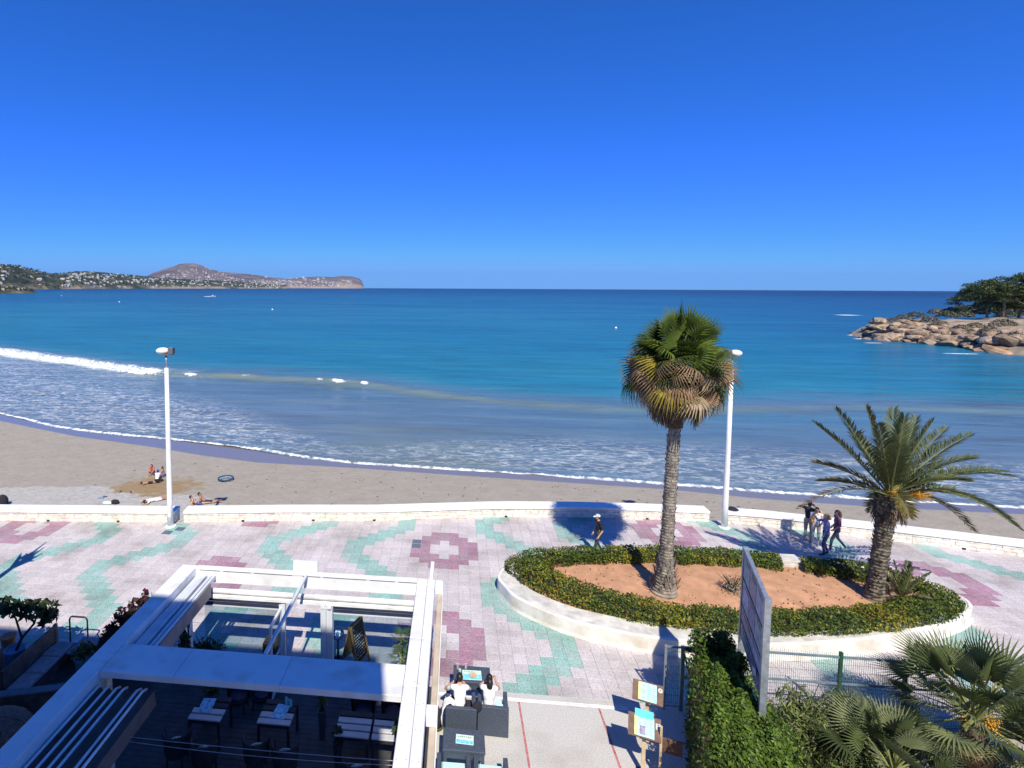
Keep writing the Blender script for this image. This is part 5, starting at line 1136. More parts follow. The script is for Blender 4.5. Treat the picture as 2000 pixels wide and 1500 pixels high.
def tub_chair(loc, rz, label, cush=True):
    t = thing('tub_chair', label, 'chair', loc, rz, 'black wicker tub chairs on the shaded terrace')   # opens towards +y
    b = MB(); prof = [(.27, .30), (.30, .55), (.315, .80), (.30, .84), (.27, .82), (.26, .55), (.24, .42)]; b.lathe(prof, 18, (0, 0, 0), PI * .93, PI * 2.07); b.build('back_shell', M_WICK, t, smooth=True)
    b = MB(); b.lathe([(0, .30), (.27, .30), (.28, .40), (0, .41)], 18); b.build('seat', M_WICK, t)
    for a in (.25, .75, 1.25, 1.75): b = MB(); b.tube([(.22 * math.cos(a * PI), .22 * math.sin(a * PI), .3), (.25 * math.cos(a * PI), .25 * math.sin(a * PI), 0)], .02, 6); b.build('leg', M_LEG, t)
    if cush:
        b = MB(); b.lathe([(0, .41), (.22, .41), (.235, .44), (.21, .47), (0, .475)], 16); b.build('seat_cushion', M_NAVY, t)
    return t
cu = [(-6.30, 11.32, .1, 'left near-side tub chair at the left terrace table'), (-5.55, 11.15, -.15, 'right near-side tub chair at the left terrace table'), (-4.42, 11.35, .12, 'left near-side tub chair at the middle terrace table'), (-3.72, 11.28, -.12, 'right near-side tub chair at the middle terrace table'), (-2.05, 11.05, .0, 'near-side tub chair at the table right of the walkway'),
      (-5.5, 13.0, PI + .1, 'far-side tub chair behind the left terrace table'), (-4.95, 13.15, PI - .1, 'tub chair between the left and middle terrace tables'), (-2.2, 12.82, PI, 'far-side tub chair under the cross panel by the walkway'), (-1.45, 12.85, PI, 'far-side tub chair under the cross panel by the right beam'), (-4.9, 9.9, 0, 'tub chair at the bottom edge of the photograph on the terrace')]
for x, y, rz, lab in cu:
    tub_chair((x, y, 0), rz, lab)
    if y < 11.5 and y > 10.5:
        o = MB(); M = Matrix.Rotation(.5, 3, 'X'); o.ell((0, 0, 0), (.17, .06, .13), 14, 8, M); q = o.build('pillow', M_PAT, None, True); q.location = (x + .02, y - .02, .58); q.rotation_euler = (0, 0, rz + .2); tag(q, 'small patterned pillow in the ' + lab, 'pillow', 'pillows in the tub chairs')
# glasses, candle
for k, (x, y, h) in enumerate(((-3.92, 12.36, .16), (-3.98, 12.44, .13), (-4.05, 12.42, .18))):
    b = MB(); b.lathe([(0, 0), (.03, 0), (.035, h), (.032, h), (.027, .01), (0, .01)], 10); o = b.build('glass', glassmat('tumbler_glass', (.3, .75, .8), .5)); o.location = (x, y, .751); tag(o, ('tall', 'short', 'tallest')[k] + ' drinking glass beside the blue menu on the middle table', 'glass', 'glasses on the middle table')
M_POTB = mat('dark_pot', (.05, .055, .07), rough=.5); M_POTW = mat('white_pot', (.70, .70, .70), rough=.5); M_TEALP = mat('teal_pot', (.06, .22, .26), rough=.4, var=.1, scale=4); M_BLUEP = mat('blue_pot', (.08, .16, .30), rough=.4)
M_LV = [leafmat('house_plant', (.07, .12, .03), scale=2), leafmat('house_plant_dark', (.03, .055, .02), scale=2), leafmat('house_plant_olive', (.13, .14, .04), scale=2)]
def potted(name, label, loc, pr, ph, pm, r, n, size, wts, seed, asp=.5, z0=None, cat='potted plant'):
    t = thing(name, label, cat, loc); b = MB(); b.lathe([(0, 0), (pr * .75, 0), (pr, ph * .95), (pr * 1.06, ph * .95), (pr * 1.06, ph), (pr * .9, ph), (pr * .85, ph * .9), (0, ph * .9)], 16); b.build('pot', pm, t)
    rng = np.random.default_rng(seed); pts, nr = blob_pts((0, 0, (z0 or ph) + r[2] * .4), r, n, rng, .25); leaves('foliage', pts, nr, size, M_LV, t, asp=asp, spread=.7, wts=wts)
    b = MB()
    for k in range(6): a = k * 1.05; b.tube([(0, 0, ph * .9), (r[0] * .4 * math.cos(a), r[1] * .4 * math.sin(a), (z0 or ph) + r[2] * .4)], .012, 4)
    b.build('stem', M_TWIG, t); return t
potted('potted_plant', 'drooping leafy plant in a dark pot at the back of the left terrace table', (-6.1, 12.75, 0), .16, .6, M_POTB, (.25, .25, .45), 160, .20, (.3, .5, .2), 1, .3)
potted('potted_plant', 'slender plant hanging by the walkway of the terrace', (-3.15, 12.4, 0), .10, .7, M_POTB, (.12, .12, .5), 90, .16, (.5, .2, .3), 2, .3)
potted('potted_plant', 'bright broad-leaved plant in a tall white pot by the right beam', (-1.12, 11.75, 0), .13, .75, M_POTW, (.18, .18, .38), 70, .26, (.75, .1, .15), 3, .45)
potted('potted_plant', 'reddish plant in a pot beside the table right of the walkway', (-2.62, 11.75, 0), .12, .5, M_POTB, (.14, .14, .3), 80, .13, (.2, .5, .3), 4)
for (x, y, z, lab) in ((at(790, 1243, 1.4).x - .05, at(790, 1243, 1.4).y, 1.25, 'upper feathery palm in a pot inside the right front corner of the pergola'), (at(786, 1282, 1.0).x, at(786, 1282, 1.0).y, .85, 'lower feathery palm in a pot inside the right front corner of the pergola')):
    t = thing('potted_palm', lab, 'potted plant', (x, y, 0)); b = MB(); b.lathe([(0, 0), (.14, 0), (.18, z * .6), (.15, z * .6), (0, z * .55)], 14); b.build('pot', M_POTW, t); b = MB(); b.tube([(0, 0, z * .5), (0, 0, z)], .03, 6); b.build('trunk', M_TWIG, t)
    for k in range(9):
        a = k * 2.4; o = fan_leaf(11, .22, .30, 1.45, .35, leafmat('parlour_palm', (.22, .32, .08), scale=2), w=.035).build('frond', None, t); o.location = (0, 0, z); o.rotation_euler = orient(a, math.radians(62 - 8 * k), .3)
# blackboard easel, blue bin, low dark box
M_OAK = mat('oak_frame', (.34, .18, .06), rough=.6, var=.25, scale=12); M_CHALKB = mat('chalkboard', (.018, .016, .018), rough=.7, var=.3, scale=6); M_CHALK = mat('chalk', (.62, .60, .58), rough=.9); M_CHALKR = mat('chalk_red', (.62, .22, .18), rough=.9)
e0, e1 = at(716, 1288, 0), at(672, 1277, 0); mid_ = (e0 + e1) / 2
q0, q1 = at(684, 1226, 1.24), at(704, 1206, 1.24)
t = thing('menu_easel', 'wooden A-frame chalkboard with chalk writing outside the pergola', 'sign', ((q0.x + q1.x) / 2, (q0.y + q1.y) / 2, 0), math.atan2(q1.y - q0.y, q1.x - q0.x))
for sgn in (-1, 1):
    M = Matrix.Rotation(sgn * .20, 3, 'X'); M4 = lambda v: v
    b = MB(); MM = Matrix.Rotation(-sgn * .20, 3, 'X'); off = Vector((0, sgn * .30, 0))
    def bb(x0, x1, y0, y1, z0, z1): 
        for_ = MB(); for_.box(x0, x1, y0, y1, z0, z1, M=Matrix.Rotation(sgn * .22, 3, 'X')); return [Vector(v) + off for v in for_.v], for_.f
    for a in ((-.33, -.27, -.02, .02, 0, 1.3), (.27, .33, -.02, .02, 0, 1.3), (-.27, .27, -.02, .02, 1.24, 1.3), (-.27, .27, -.02, .02, .2, .26)): b.add(*bb(*a))
    b.build('frame', M_OAK, t)
    b = MB(); b.add(*bb(-.27, .27, -.008, .008, .26, 1.24)); b.build('board', M_CHALKB if sgn < 0 else M_OAK, t)
    if sgn < 0:
        c = MB(); rg = np.random.default_rng(2)
        for r in range(11):
            z = 1.16 - r * .08; x = -.22
            while x < .2 and r not in (1,):
                w = rg.uniform(.02, .07); c.use(M_CHALKR if r > 7 and x > .05 else M_CHALK); c.add(*bb(x, min(.22, x + w), -.011, -.009, z - rg.uniform(.008, .018), z + .012)); x += w + rg.uniform(.015, .05)
                if rg.uniform() < .12: break
        c.build('chalk_writing', None, t)
c = at(660, 1288, 0); t = thing('menu_stand', 'dark post with a round blue holder and white sheet beside the chalkboard', 'stand', (c.x, c.y, 0)); b = MB(); b.tube([(0, 0, 0), (0, 0, .75)], .03, 8); b.lathe([(0, 0), (.15, 0), (.15, .03), (0, .03)], 14); b.build('post', M_LEG, t)
b = MB(); b.ell((0, 0, .80), (.19, .19, .17), 16, 10); b.build('holder', mat('royal_blue', (.04, .07, .26), rough=.4), t, True); b = MB(); b.add([(-.08, -.18, .86), (.10, -.17, .84), (.11, -.06, .99), (-.06, -.07, 1.0)], [(0, 1, 2, 3)]); b.build('sheet', M_MENU2, t)
c = at(533, 1275, 0); b = MB(); b.bevbox(-.3, .3, -.25, .25, 0, .32, .02); o = b.build('wooden_box', M_DKW); o.location = (c.x, c.y + .2, 0); tag(o, 'low dark brown box on the ground inside the open glass door', 'box')
# round grey table under the awning stack
c = at(354, 1243, .75); t = thing('round_table', 'round grey pedestal table half hidden under the folded awning', 'table', (c.x, c.y, 0)); b = MB(); b.lathe([(0, .72), (.36, .72), (.37, .735), (.36, .75), (0, .752)], 28); b.lathe([(.20, .7521), (.205, .754), (.21, .7521)], 28); b.build('tabletop', mat('grey_stone', (.36, .36, .38), rough=.6, var=.12, scale=9), t); b = MB(); b.tube([(0, 0, 0), (0, 0, .72)], .04, 10); b.lathe([(0, 0), (.25, 0), (.22, .03), (0, .04)], 18); b.build('pedestal', M_LEG, t)
o = MB(); o.lathe([(0, 0), (.05, 0), (.055, .03), (.04, .035), (0, .015)], 12); q = o.build('ashtray', M_POTW); q.location = (c.x + .14, c.y + .05, .753); tag(q, 'small white ashtray on the round grey table', 'ashtray')
bush('foliage_clump', 'dark leafy plants beside the round grey table', 'plant', (at(405, 1262, .3).x, at(405, 1262, .3).y, 0), (.7, .4, .5), 420, .14, M_LV, (.2, .6, .2), seed=8)
bush('foliage_clump', 'dark climbing plant on the left front post of the pergola', 'plant', (-7.5, 14.0, .2), (.22, .25, 1.7), 500, .13, M_LV, (.2, .65, .15), seed=9)

# ================================================================ LEFT TERRACE IN SHADE
M_BOUG = [leafmat('bougainvillea', (.055, .020, .028), scale=2), leafmat('bougainvillea_dark', (.030, .026, .020), scale=2), leafmat('bougainvillea_red', (.11, .022, .035), scale=2)]
for k, (px, py, z, r, lab) in enumerate(((284, 1178, 1.9, (.22, .25, .35), 'dark reddish bougainvillea tip highest against the left pergola beam'), (262, 1205, 1.6, (.38, .35, .5), 'dark reddish bougainvillea second from the top along the left beam'), (240, 1222, 1.3, (.45, .4, .5), 'dark shrub between bougainvillea and metal hoop'), (215, 1250, 1.0, (.4, .4, .4), 'low dark shrub right of the metal hoop'))):
    c = at(px, py, z); bush('dark_shrub', lab, 'bush', (c.x, c.y, 0), (r[0], r[1], z + r[2]), 1500, .17, M_BOUG, (.4, .45, .15), 'dark shrubs along the left beam', asp=.7, shell=.15, seed=20 + k)
t = thing('young_tree', 'young large-leaved tree in a tall blue pot beside the high-backed bench', 'tree', (-12.35, 13.6, 0)); b = MB(); b.lathe([(0, 0), (.2, 0), (.27, .75), (.24, .75), (.2, .7), (0, .7)], 18); b.build('pot', M_BLUEP, t)
b = MB(); b.tube([(0, 0, .6), (.15, .1, 1.0), (.42, .25, 1.35), (.5, .3, 1.65)], [.045, .04, .032, .02], 7); b.tube([(.15, .1, 1.0), (-.1, .2, 1.5), (-.3, .2, 1.8)], [.03, .025, .015], 6); b.tube([(.42, .25, 1.35), (.25, .3, 1.75)], [.025, .012], 6); b.build('trunk', M_TWIG, t)
rng = np.random.default_rng(12); pts, nr = [], []
for c, r in (((.55, .3, 1.68), (.55, .45, .30)), ((.15, .25, 1.78), (.5, .4, .26)), ((-.42, .2, 1.75), (.6, .45, .30)), ((-.75, .2, 1.62), (.4, .4, .28)), ((.85, .3, 1.5), (.2, .3, .25))): p, n_ = blob_pts(c, r, 75, rng, .3); pts.append(p); nr.append(n_)
leaves('foliage', np.concatenate(pts), np.concatenate(nr), .26, [leafmat('ficus', (.055, .085, .03), scale=1), leafmat('ficus_dark', (.028, .045, .02), scale=1)], t, asp=.5, spread=.6, droop=.8)
M_BW = mat('bench_wood', (.10, .075, .07), rough=.6, var=.3, scale=5); M_SEATP = mat('grey_seat_pad', (.30, .29, .30), rough=.9, var=.12, scale=7)
t = thing('high_back_bench', 'long wooden bench with a high back and three grey seat pads', 'bench', (-11.55, 13.5, 0), .04)
for k in range(4): b = MB(); b.bevbox(-.22, -.16, -1.05, 1.0, .42 + k * .135, .545 + k * .135, .01); b.build('back_board', M_BW, t)
for ya in (-1.05, .92): b = MB(); b.box(-.23, -.15, ya, ya + .1, 0, .96); b.build('back_post', M_BW, t)
b = MB(); b.box(-.15, .42, -1.05, 1.0, .0, .38); b.build('seat_base', M_BW, t)
for k in range(3): b = MB(); b.bevbox(-.13, .42, -1.02 + k * .67, -.38 + k * .67, .381, .46, .03); b.build('seat_pad', M_SEATP, t)
t = thing('side_table', 'low grey-blue table right of the high-backed bench', 'table', (-10.75, 14.35, 0)); b = MB(); b.bevbox(-.35, .3, -.35, .4, .38, .44, .015); b.build('top', mat('grey_blue_top', (.16, .22, .30), rough=.5), t); b = MB(); b.box(-.25, .2, -.25, .3, 0, .38); b.build('base', M_BW, t)
t = thing('metal_hoop', 'dark bent metal hoop standing between the pots', 'hoop', (-11.4, 14.95, 0)); hw = .29; b = MB(); b.tube([(-hw, 0, 0), (-hw, 0, .82), (-hw + .03, 0, .88), (-hw + .08, 0, .91), (hw - .08, 0, .91), (hw - .03, 0, .88), (hw, 0, .82), (hw, 0, 0)], .025, 8); b.build('tube', M_LEG, t)
potted('potted_plant', 'round bush in a teal pot left of the metal hoop', (-10.35, 13.75, 0), .25, .55, M_TEALP, (.35, .35, .35), 300, .12, (.2, .35, .45), 31)
potted('potted_plant', 'grey feathery bush in a teal pot under the metal hoop', (-9.75, 13.85, 0), .24, .5, M_TEALP, (.4, .35, .4), 380, .11, (.1, .6, .3), 32, .3)
t = thing('planter_box', 'dark planter wall with a grey coping in front of the bench', 'planter', (-10.7, 12.3, 0), .30); b = MB(); b.box(-1.15, 1.0, -.10, .10, 0, .62); b.build('body', M_BW, t); b = MB(); b.bevbox(-1.17, 1.02, -.12, .12, .62, .66, .01); b.build('coping', mat('dark_coping', (.12, .14, .16), rough=.6), t)
t = thing('armchair_left', 'dark armchair with grey-blue seat at the left edge of the photograph', 'chair', (-13.3, 13.3, 0), .2); t.name = 'lounge_chair'; b = MB(); b.bevbox(-.4, .4, -.4, .4, .1, .4, .03); b.build('seat', mat('slate_seat', (.12, .17, .26), rough=.8), t); b = MB(); b.bevbox(-.4, .4, -.5, -.38, .1, .8, .03); b.build('backrest', M_BW, t); b = MB(); b.bevbox(-.5, -.4, -.5, .4, 0, .6, .03); b.bevbox(.4, .5, -.5, .4, 0, .6, .03); b.build('armrest', M_BW, t)
o = MB(); o.lathe([(0, 0), (.16, 0), (.2, .34), (.22, .34), (.22, .38), (.17, .38), (0, .33)], 16); q = o.build('terracotta_pot', mat('terracotta', (.42, .16, .07), rough=.8)); q.location = (-13.45, 14.6, .0); tag(q, 'terracotta pot at the left edge of the photograph', 'pot')
t = thing('round_daybed', 'round brown rattan daybed with a domed shell', 'daybed', (-10.55, 10.9, 0)); b = MB(); b.ell((0, 0, .45), (.85, .85, .62), 24, 12); b.v = [(x, y, max(.05, z)) for x, y, z in b.v]; b.build('shell', mat('brown_rattan', (.13, .085, .065), rough=.7, var=.25, scale=14, bump=.4, bscale=50), t, True)
for a in (-.5, .3): b = MB(); b.tube([(.86 * math.cos(a + u) * math.cos(v), .86 * math.sin(a + u) * math.cos(v), .45 + .625 * math.sin(v)) for u, v in ((0, .1), (0, .5), (0, .9), (0, 1.3))], .012, 5); b.build('rib', M_BW, t)
bush('green_shrub', 'dark green shrub at the bottom left corner below the daybed', 'bush', (-9.9, 9.6, 0), (1.1, 1.0, 1.3), 1500, .13, M_LV, (.25, .6, .15), seed=41, asp=.6)
bush('green_shrub', 'dark shrub at the left edge under the young tree', 'bush', (-12.7, 12.4, 0), (.8, .6, .8), 700, .14, M_LV, (.15, .75, .1), seed=42, asp=.6)
# bare tree just outside the frame that throws its shadow on the tiles
t = thing('bare_tree', 'leaning tree with upswept branches whose shadow crosses the tiles at the left edge', 'tree', (-16.75, 15.9, 0)); b = MB(); b.tube([(0, 0, 0), (0, .2, 2.2), (.05, .3, 3.4)], [.16, .12, .10], 8); b.build('trunk', M_TWIG, t)
b = MB()
for q in ((.1, .5, 5.6), (.55, .4, 4.6), (.62, .2, 4.1), (-.35, .4, 4.5), (.3, .5, 5.1)): b.tube([(.05, .3, 3.3), (.05 + q[0] * .5, .35, 3.9), q], [.10, .09, .02], 6)
b.build('branches', M_TWIG, t); pts, nr = blob_pts((.1, .4, 4.0), (.3, .3, .7), 90, rng, .1); leaves('foliage', pts, nr, .3, M_LV, t, asp=.3)

# ================================================================ SEATS AND MENU BOARDS IN THE SUN
def armchair(loc, rz, label, seat=None, w=.75, arm_l=True, arm_r=True):
    t = thing('wicker_armchair', label, 'armchair', loc, rz, 'square dark wicker armchairs in the sun'); h = w / 2      # faces +y
    b = MB(); b.bevbox(-h, h, -.36, -.26, .03, .76, .012); b.build('backrest', M_WICK2, t)
    for sx in (-1, 1): b = MB(); b.bevbox(sx * h - (.0 if sx < 0 else .10), sx * h + (.10 if sx < 0 else 0), -.258, .42, .03, .62, .012); b.build('armrest', M_WICK2, t)
    b = MB(); b.box(-h + .102, h - .102, -.258, .40, .05, .34); sb_ = b.build('seat_base', M_WICK2, t)
    b = MB(); b.bevbox(-h + .11, h - .11, -.25, .40, .341, .45, .04); b.build('seat_cushion', seat or M_AQUA, sb_)
    for sx in (-1, 1):
        for sy in (-.3, .34): b = MB(); b.box(sx * (h - .08) - .02, sx * (h - .08) + .02, sy - .02, sy + .02, 0, .03); b.build('foot', M_LEG, t)
    return t
armchair((.225, 13.10, 0), 0, 'wicker armchair holding the person in the white T-shirt', mat('dark_cushion', (.03, .03, .05), rough=.9))
armchair((1.02, 13.22, 0), -.03, 'wicker armchair holding the person with long dark hair', M_AQUA)
armchair((.06, 11.18, 0), .02, 'wicker armchair with aqua cushion at the bottom edge, left one'); armchair((.86, 11.20, 0), -.02, 'wicker armchair with aqua cushion at the bottom edge, right one')
def low_table(loc, w, d, label):
    t = thing('low_table', label, 'table', loc, 0, 'dark wicker tables in the sun'); b = MB(); b.bevbox(-w / 2, w / 2, -d / 2, d / 2, .66, .72, .012); b.build('tabletop', M_WICK2, t)
    b = MB(); b.box(-w / 2 + .02, w / 2 - .02, -d / 2 + .02, d / 2 - .02, .50, .658); b.build('apron', M_WICK2, t)
    for sx in (-1, 1):
        for sy in (-1, 1): b = MB(); b.box(sx * (w / 2 - .06) - .04, sx * (w / 2 - .06) + .04, sy * (d / 2 - .06) - .04, sy * (d / 2 - .06) + .04, 0, .5); b.build('leg', M_WICK2, t)
    return t
low_table((.52, 14.05, 0), .98, .62, 'dark wicker table with food in front of the two seated people'); low_table((.28, 11.88, 0), .95, .62, 'dark wicker table with one paper placemat behind the occupied armchairs')
def placemat(loc, rz, label, w=.40, d=.26):
    t = thing('placemat', label, 'placemat', loc, rz); b = MB(); b.box(-w / 2, w / 2, -d / 2, d / 2, 0, .004); sh = b.build('sheet', M_MENU2, t); b = MB(); b.box(-w / 2 + .01, w / 2 - .01, -d / 2 + .015, d / 2 - .15, .0045, .0055); b.build('printed_band', mat('sea_blue_print', (.22, .60, .85), rough=.5, var=.25, scale=20), sh)
    b = MB(); b.box(-w / 2 + .01, w / 2 - .01, d / 2 - .11, d / 2 - .015, .0045, .0055); b.build('printed_heading', mat('pale_green_print', (.62, .78, .58), rough=.5, var=.2, scale=30), sh)
    b = MB()
    for k in range(7): b.box(-w / 2 + .05 + k * .045, -w / 2 + .075 + k * .045, d / 2 - .075, d / 2 - .045, .0058, .0064)
    b.build('printed_marks', mat('print_ink', (.16, .28, .30), rough=.6), sh)
placemat((.30, 11.88, .7205), -.04, 'blue and green paper placemat on the empty dark wicker table'); placemat((.52, 14.0, .7205), .03, 'paper placemat under the plate of the seated couple', .5, .36)
b = MB(); b.lathe([(0, 0), (.07, 0), (.12, .018), (.115, .02), (.06, .006), (0, .006)], 20); o = b.build('plate', M_SLAT); o.location = (.55, 13.98, .7255); tag(o, 'white plate of food between the two seated people', 'plate')
b = MB(); 
for k in range(7): a = k * .9; b.ell((.045 * math.cos(a), .045 * math.sin(a), .02), (.028, .022, .018), 8, 5)
q = b.build('food', mat('food_orange', (.62, .38, .12), rough=.6, var=.4, scale=30)); q.location = (.55, 13.98, .7335); tag(q, 'orange food heaped on the white plate', 'food')
for k, (x, y, col, lab) in enumerate(((.14, 14.22, (.55, .05, .06), 'red drink at the left end of the food table'), (.36, 14.24, (.55, .06, .07), 'red drink right of the other one on the food table'), (.20, 14.02, (.60, .62, .15), 'yellow green cocktail in front of the person in white'))):
    b = MB(); b.lathe([(0, 0), (.032, 0), (.042, .13), (.038, .13), (.03, .01), (0, .01)], 12); o = thing('drink', lab, 'drink', (x, y, .7205)); g_ = b.build('glass', glassmat('drink_glass', (.8, .85, .88), .3), o); b = MB(); b.lathe([(0, .012), (.029, .012), (.036, .10), (0, .10)], 12); b.build('liquid', mat('drink_%d' % k, col, rough=.2, var=.1, scale=20), o)
M_BROWN = mat('brown_board', (.15, .085, .065), rough=.6, var=.2, scale=6); M_PINE = mat('pale_post', (.58, .47, .30), rough=.75, var=.15, scale=10)
def menu_board(px, kind, label):
    tl, tr, br, bl = px; A, B = at(*tl, 1.28), at(*tr, 1.28); c = (A + B) / 2; yaw = math.atan2(B.y - A.y, B.x - A.x); w = .68
    t = thing('menu_board', label, 'sign', (c.x, c.y - .17, 0), yaw); M = Matrix.Translation((0, .17, 1.28)).to_3x3(); TL = .62   # tilt
    def P3(x, v, o=0): return Vector((x, .17 - v * math.cos(TL) - o * 0 - o * math.sin(TL) * 1, 1.28 - v * math.sin(TL) + o * math.cos(TL)))
    def slab(x0, x1, v0, v1, o0, o1): m_ = MB(); m_.add([P3(x, v, o) for o in (o0, o1) for v in (v1, v0) for x in (x0, x1)], [(0, 2, 3, 1), (4, 5, 7, 6), (0, 1, 5, 4), (2, 6, 7, 3), (0, 4, 6, 2), (1, 3, 7, 5)]); return m_
    slab(-w / 2, w / 2, 0, .46, -.025, 0).build('board', M_BROWN, t)
    if kind < 2:
        sh = slab(-.21, .20, .03, .43, .001, .004).build('menu_sheet', mat('menu_pale_blue', (.45, .80, .88), rough=.4, var=.12, scale=22), t)
        slab(-.21, -.15, .035, .425, .0045, .0055).build('menu_margin', mat('menu_yellow', (.68, .72, .30), rough=.4), sh)
        m_ = MB(); rg = np.random.default_rng(kind)
        for r in range(7):
            for cc in range(3):
                if rg.uniform() < .8: s_ = slab(-.12 + cc * .11, -.12 + cc * .11 + rg.uniform(.05, .09), .07 + r * .048, .085 + r * .048, .0045, .0052); m_.add(s_.v, s_.f)
        stuff(m_.build('menu_print', mat('menu_ink', (.16, .42, .55), rough=.5), sh))
        if kind == 0: 
            d = MB(); d.add([P3(.28 + .055 * math.cos(a), .12 + .055 * math.sin(a), .006) for a in np.linspace(0, 2 * PI, 16, endpoint=False)] + [P3(.28 + .055 * math.cos(a), .12 + .055 * math.sin(a), .001) for a in np.linspace(0, 2 * PI, 16, endpoint=False)], [tuple(range(15, -1, -1))] + [(i, (i + 1) % 16, (i + 1) % 16 + 16, i + 16) for i in range(16)]); d.build('round_sticker', M_SLAT, t); slab(.265, .295, .11, .13, .0065, .0075).build('sticker_mark', M_DKL, t)
        else:
            slab(.23, .33, .10, .22, .001, .004).build('square_sticker', M_SLAT, t); slab(.265, .30, .12, .135, .0045, .0055).build('sticker_mark', M_DKL, t)
            slab(-.20, .19, -.10, .06, .006, .010).build('blue_flap', mat('cyan_flap', (.10, .58, .80), rough=.4), t); slab(-.10, .02, .22, .40, .0056, .0066).build('menu_photo', M_PIC[1], sh)
    b = MB(); z = 1.28 - .25 * math.sin(TL); b.box(-.04, .04, -.05, .05, 0, z - .05); b.build('post', M_PINE, t); b = MB(); b.bevbox(-.14, .14, -.14, .14, 0, .03, .01); b.build('foot_plate', M_LEG, t)
    return t
menu_board(((1234, 1324), (1288, 1339), (1283, 1368), (1234, 1353)), 0, 'brown menu board with a pale blue menu and round white sticker, further of the two')
menu_board(((1226, 1388), (1283, 1404), (1280, 1440), (1224, 1418)), 1, 'brown menu board with a blue flap and square white sticker, nearer of the two')
c = at(1298, 1450, .95); t = thing('menu_board', 'plain brown board on a pale post in the hedge shade, without a menu', 'sign', (c.x, c.y, 0), -.25); b = MB(); b.box(-.05, .36, -.02, .02, .72, 1.05); b.build('board', M_BROWN, t); b = MB(); b.box(-.10, -.05, -.03, .03, 0, 1.3); b.build('post', M_PINE, t)
# ================================================================ PEOPLE
SKIN = mat('skin', (.52, .31, .21), rough=.55, var=.06, scale=9); SKIN2 = mat('tanned_skin', (.40, .22, .14), rough=.55, var=.06, scale=9)
HAIRD = mat('dark_hair', (.018, .013, .011), rough=.45, var=.4, scale=60); HAIRB = mat('brown_hair', (.10, .05, .03), rough=.45, var=.4, scale=60); HAIRBL = mat('blond_hair', (.30, .18, .08), rough=.45, var=.3, scale=60); EYE = mat('eye_dark', (.02, .015, .012), rough=.2)
def cloth(n, c, v=.12): return mat('cloth_' + n, c, rough=.9, var=v, scale=14, bump=.25, bscale=22)
def seg_caps(mb, a, b, ra, rb):
    a, b = Vector(a), Vector(b); d = b - a; n = 8
    if d.length < 1e-4: mb.ell(a, (ra,) * 3, 10, 6); return
    t = d.normalized(); pts = [a - t * ra * .95, a - t * ra * .6, a, b, b + t * rb * .6, b + t * rb * .95]; mb.tube(pts, [ra * .25, ra * .8, ra, rb, rb * .8, rb * .25], 10)
def hand(mb, wrist, d, nrm, s):
    d = d.normalized(); nrm = (nrm - d * nrm.dot(d)).normalized(); side = d.cross(nrm)
    pc = wrist + d * .05 * s
    mb.tube([wrist - d * .02 * s, wrist + d * .03 * s, wrist + d * .09 * s], [.026 * s, .036 * s, .034 * s], 8)
    for k, (o, ln) in enumerate(((-.027, .068), (-.009, .078), (.009, .073), (.027, .056))):
        r = wrist + d * .08 * s + side * o * s; m_ = r + d * ln * .5 * s + nrm * .006 * s; e = r + d * ln * .9 * s + nrm * .03 * s; mb.tube([r, m_, e], [.010 * s, .009 * s, .007 * s], 5)
    r = wrist + d * .035 * s - side * .03 * s; mb.tube([r, r + (d - side * .9).normalized() * .035 * s, r + (d * 1.4 - side * .6 + nrm * .4).normalized() * .065 * s], [.012 * s, .011 * s, .008 * s], 5)
STAND = dict(pel=(0, 0, .95), che=(0, 0, 1.26), nek=(0, -.01, 1.45), hed=(0, .03, 1.60), shL=(-.17, 0, 1.40), shR=(.17, 0, 1.40), elL=(-.23, -.03, 1.12), elR=(.23, -.03, 1.12), wrL=(-.24, .06, .87), wrR=(.24, .06, .87),
             hiL=(-.09, 0, .91), hiR=(.09, 0, .91), knL=(-.10, .02, .49), knR=(.10, .02, .49), anL=(-.10, -.02, .08), anR=(.10, -.02, .08), toL=(-.11, .14, .035), toR=(.11, .14, .035))
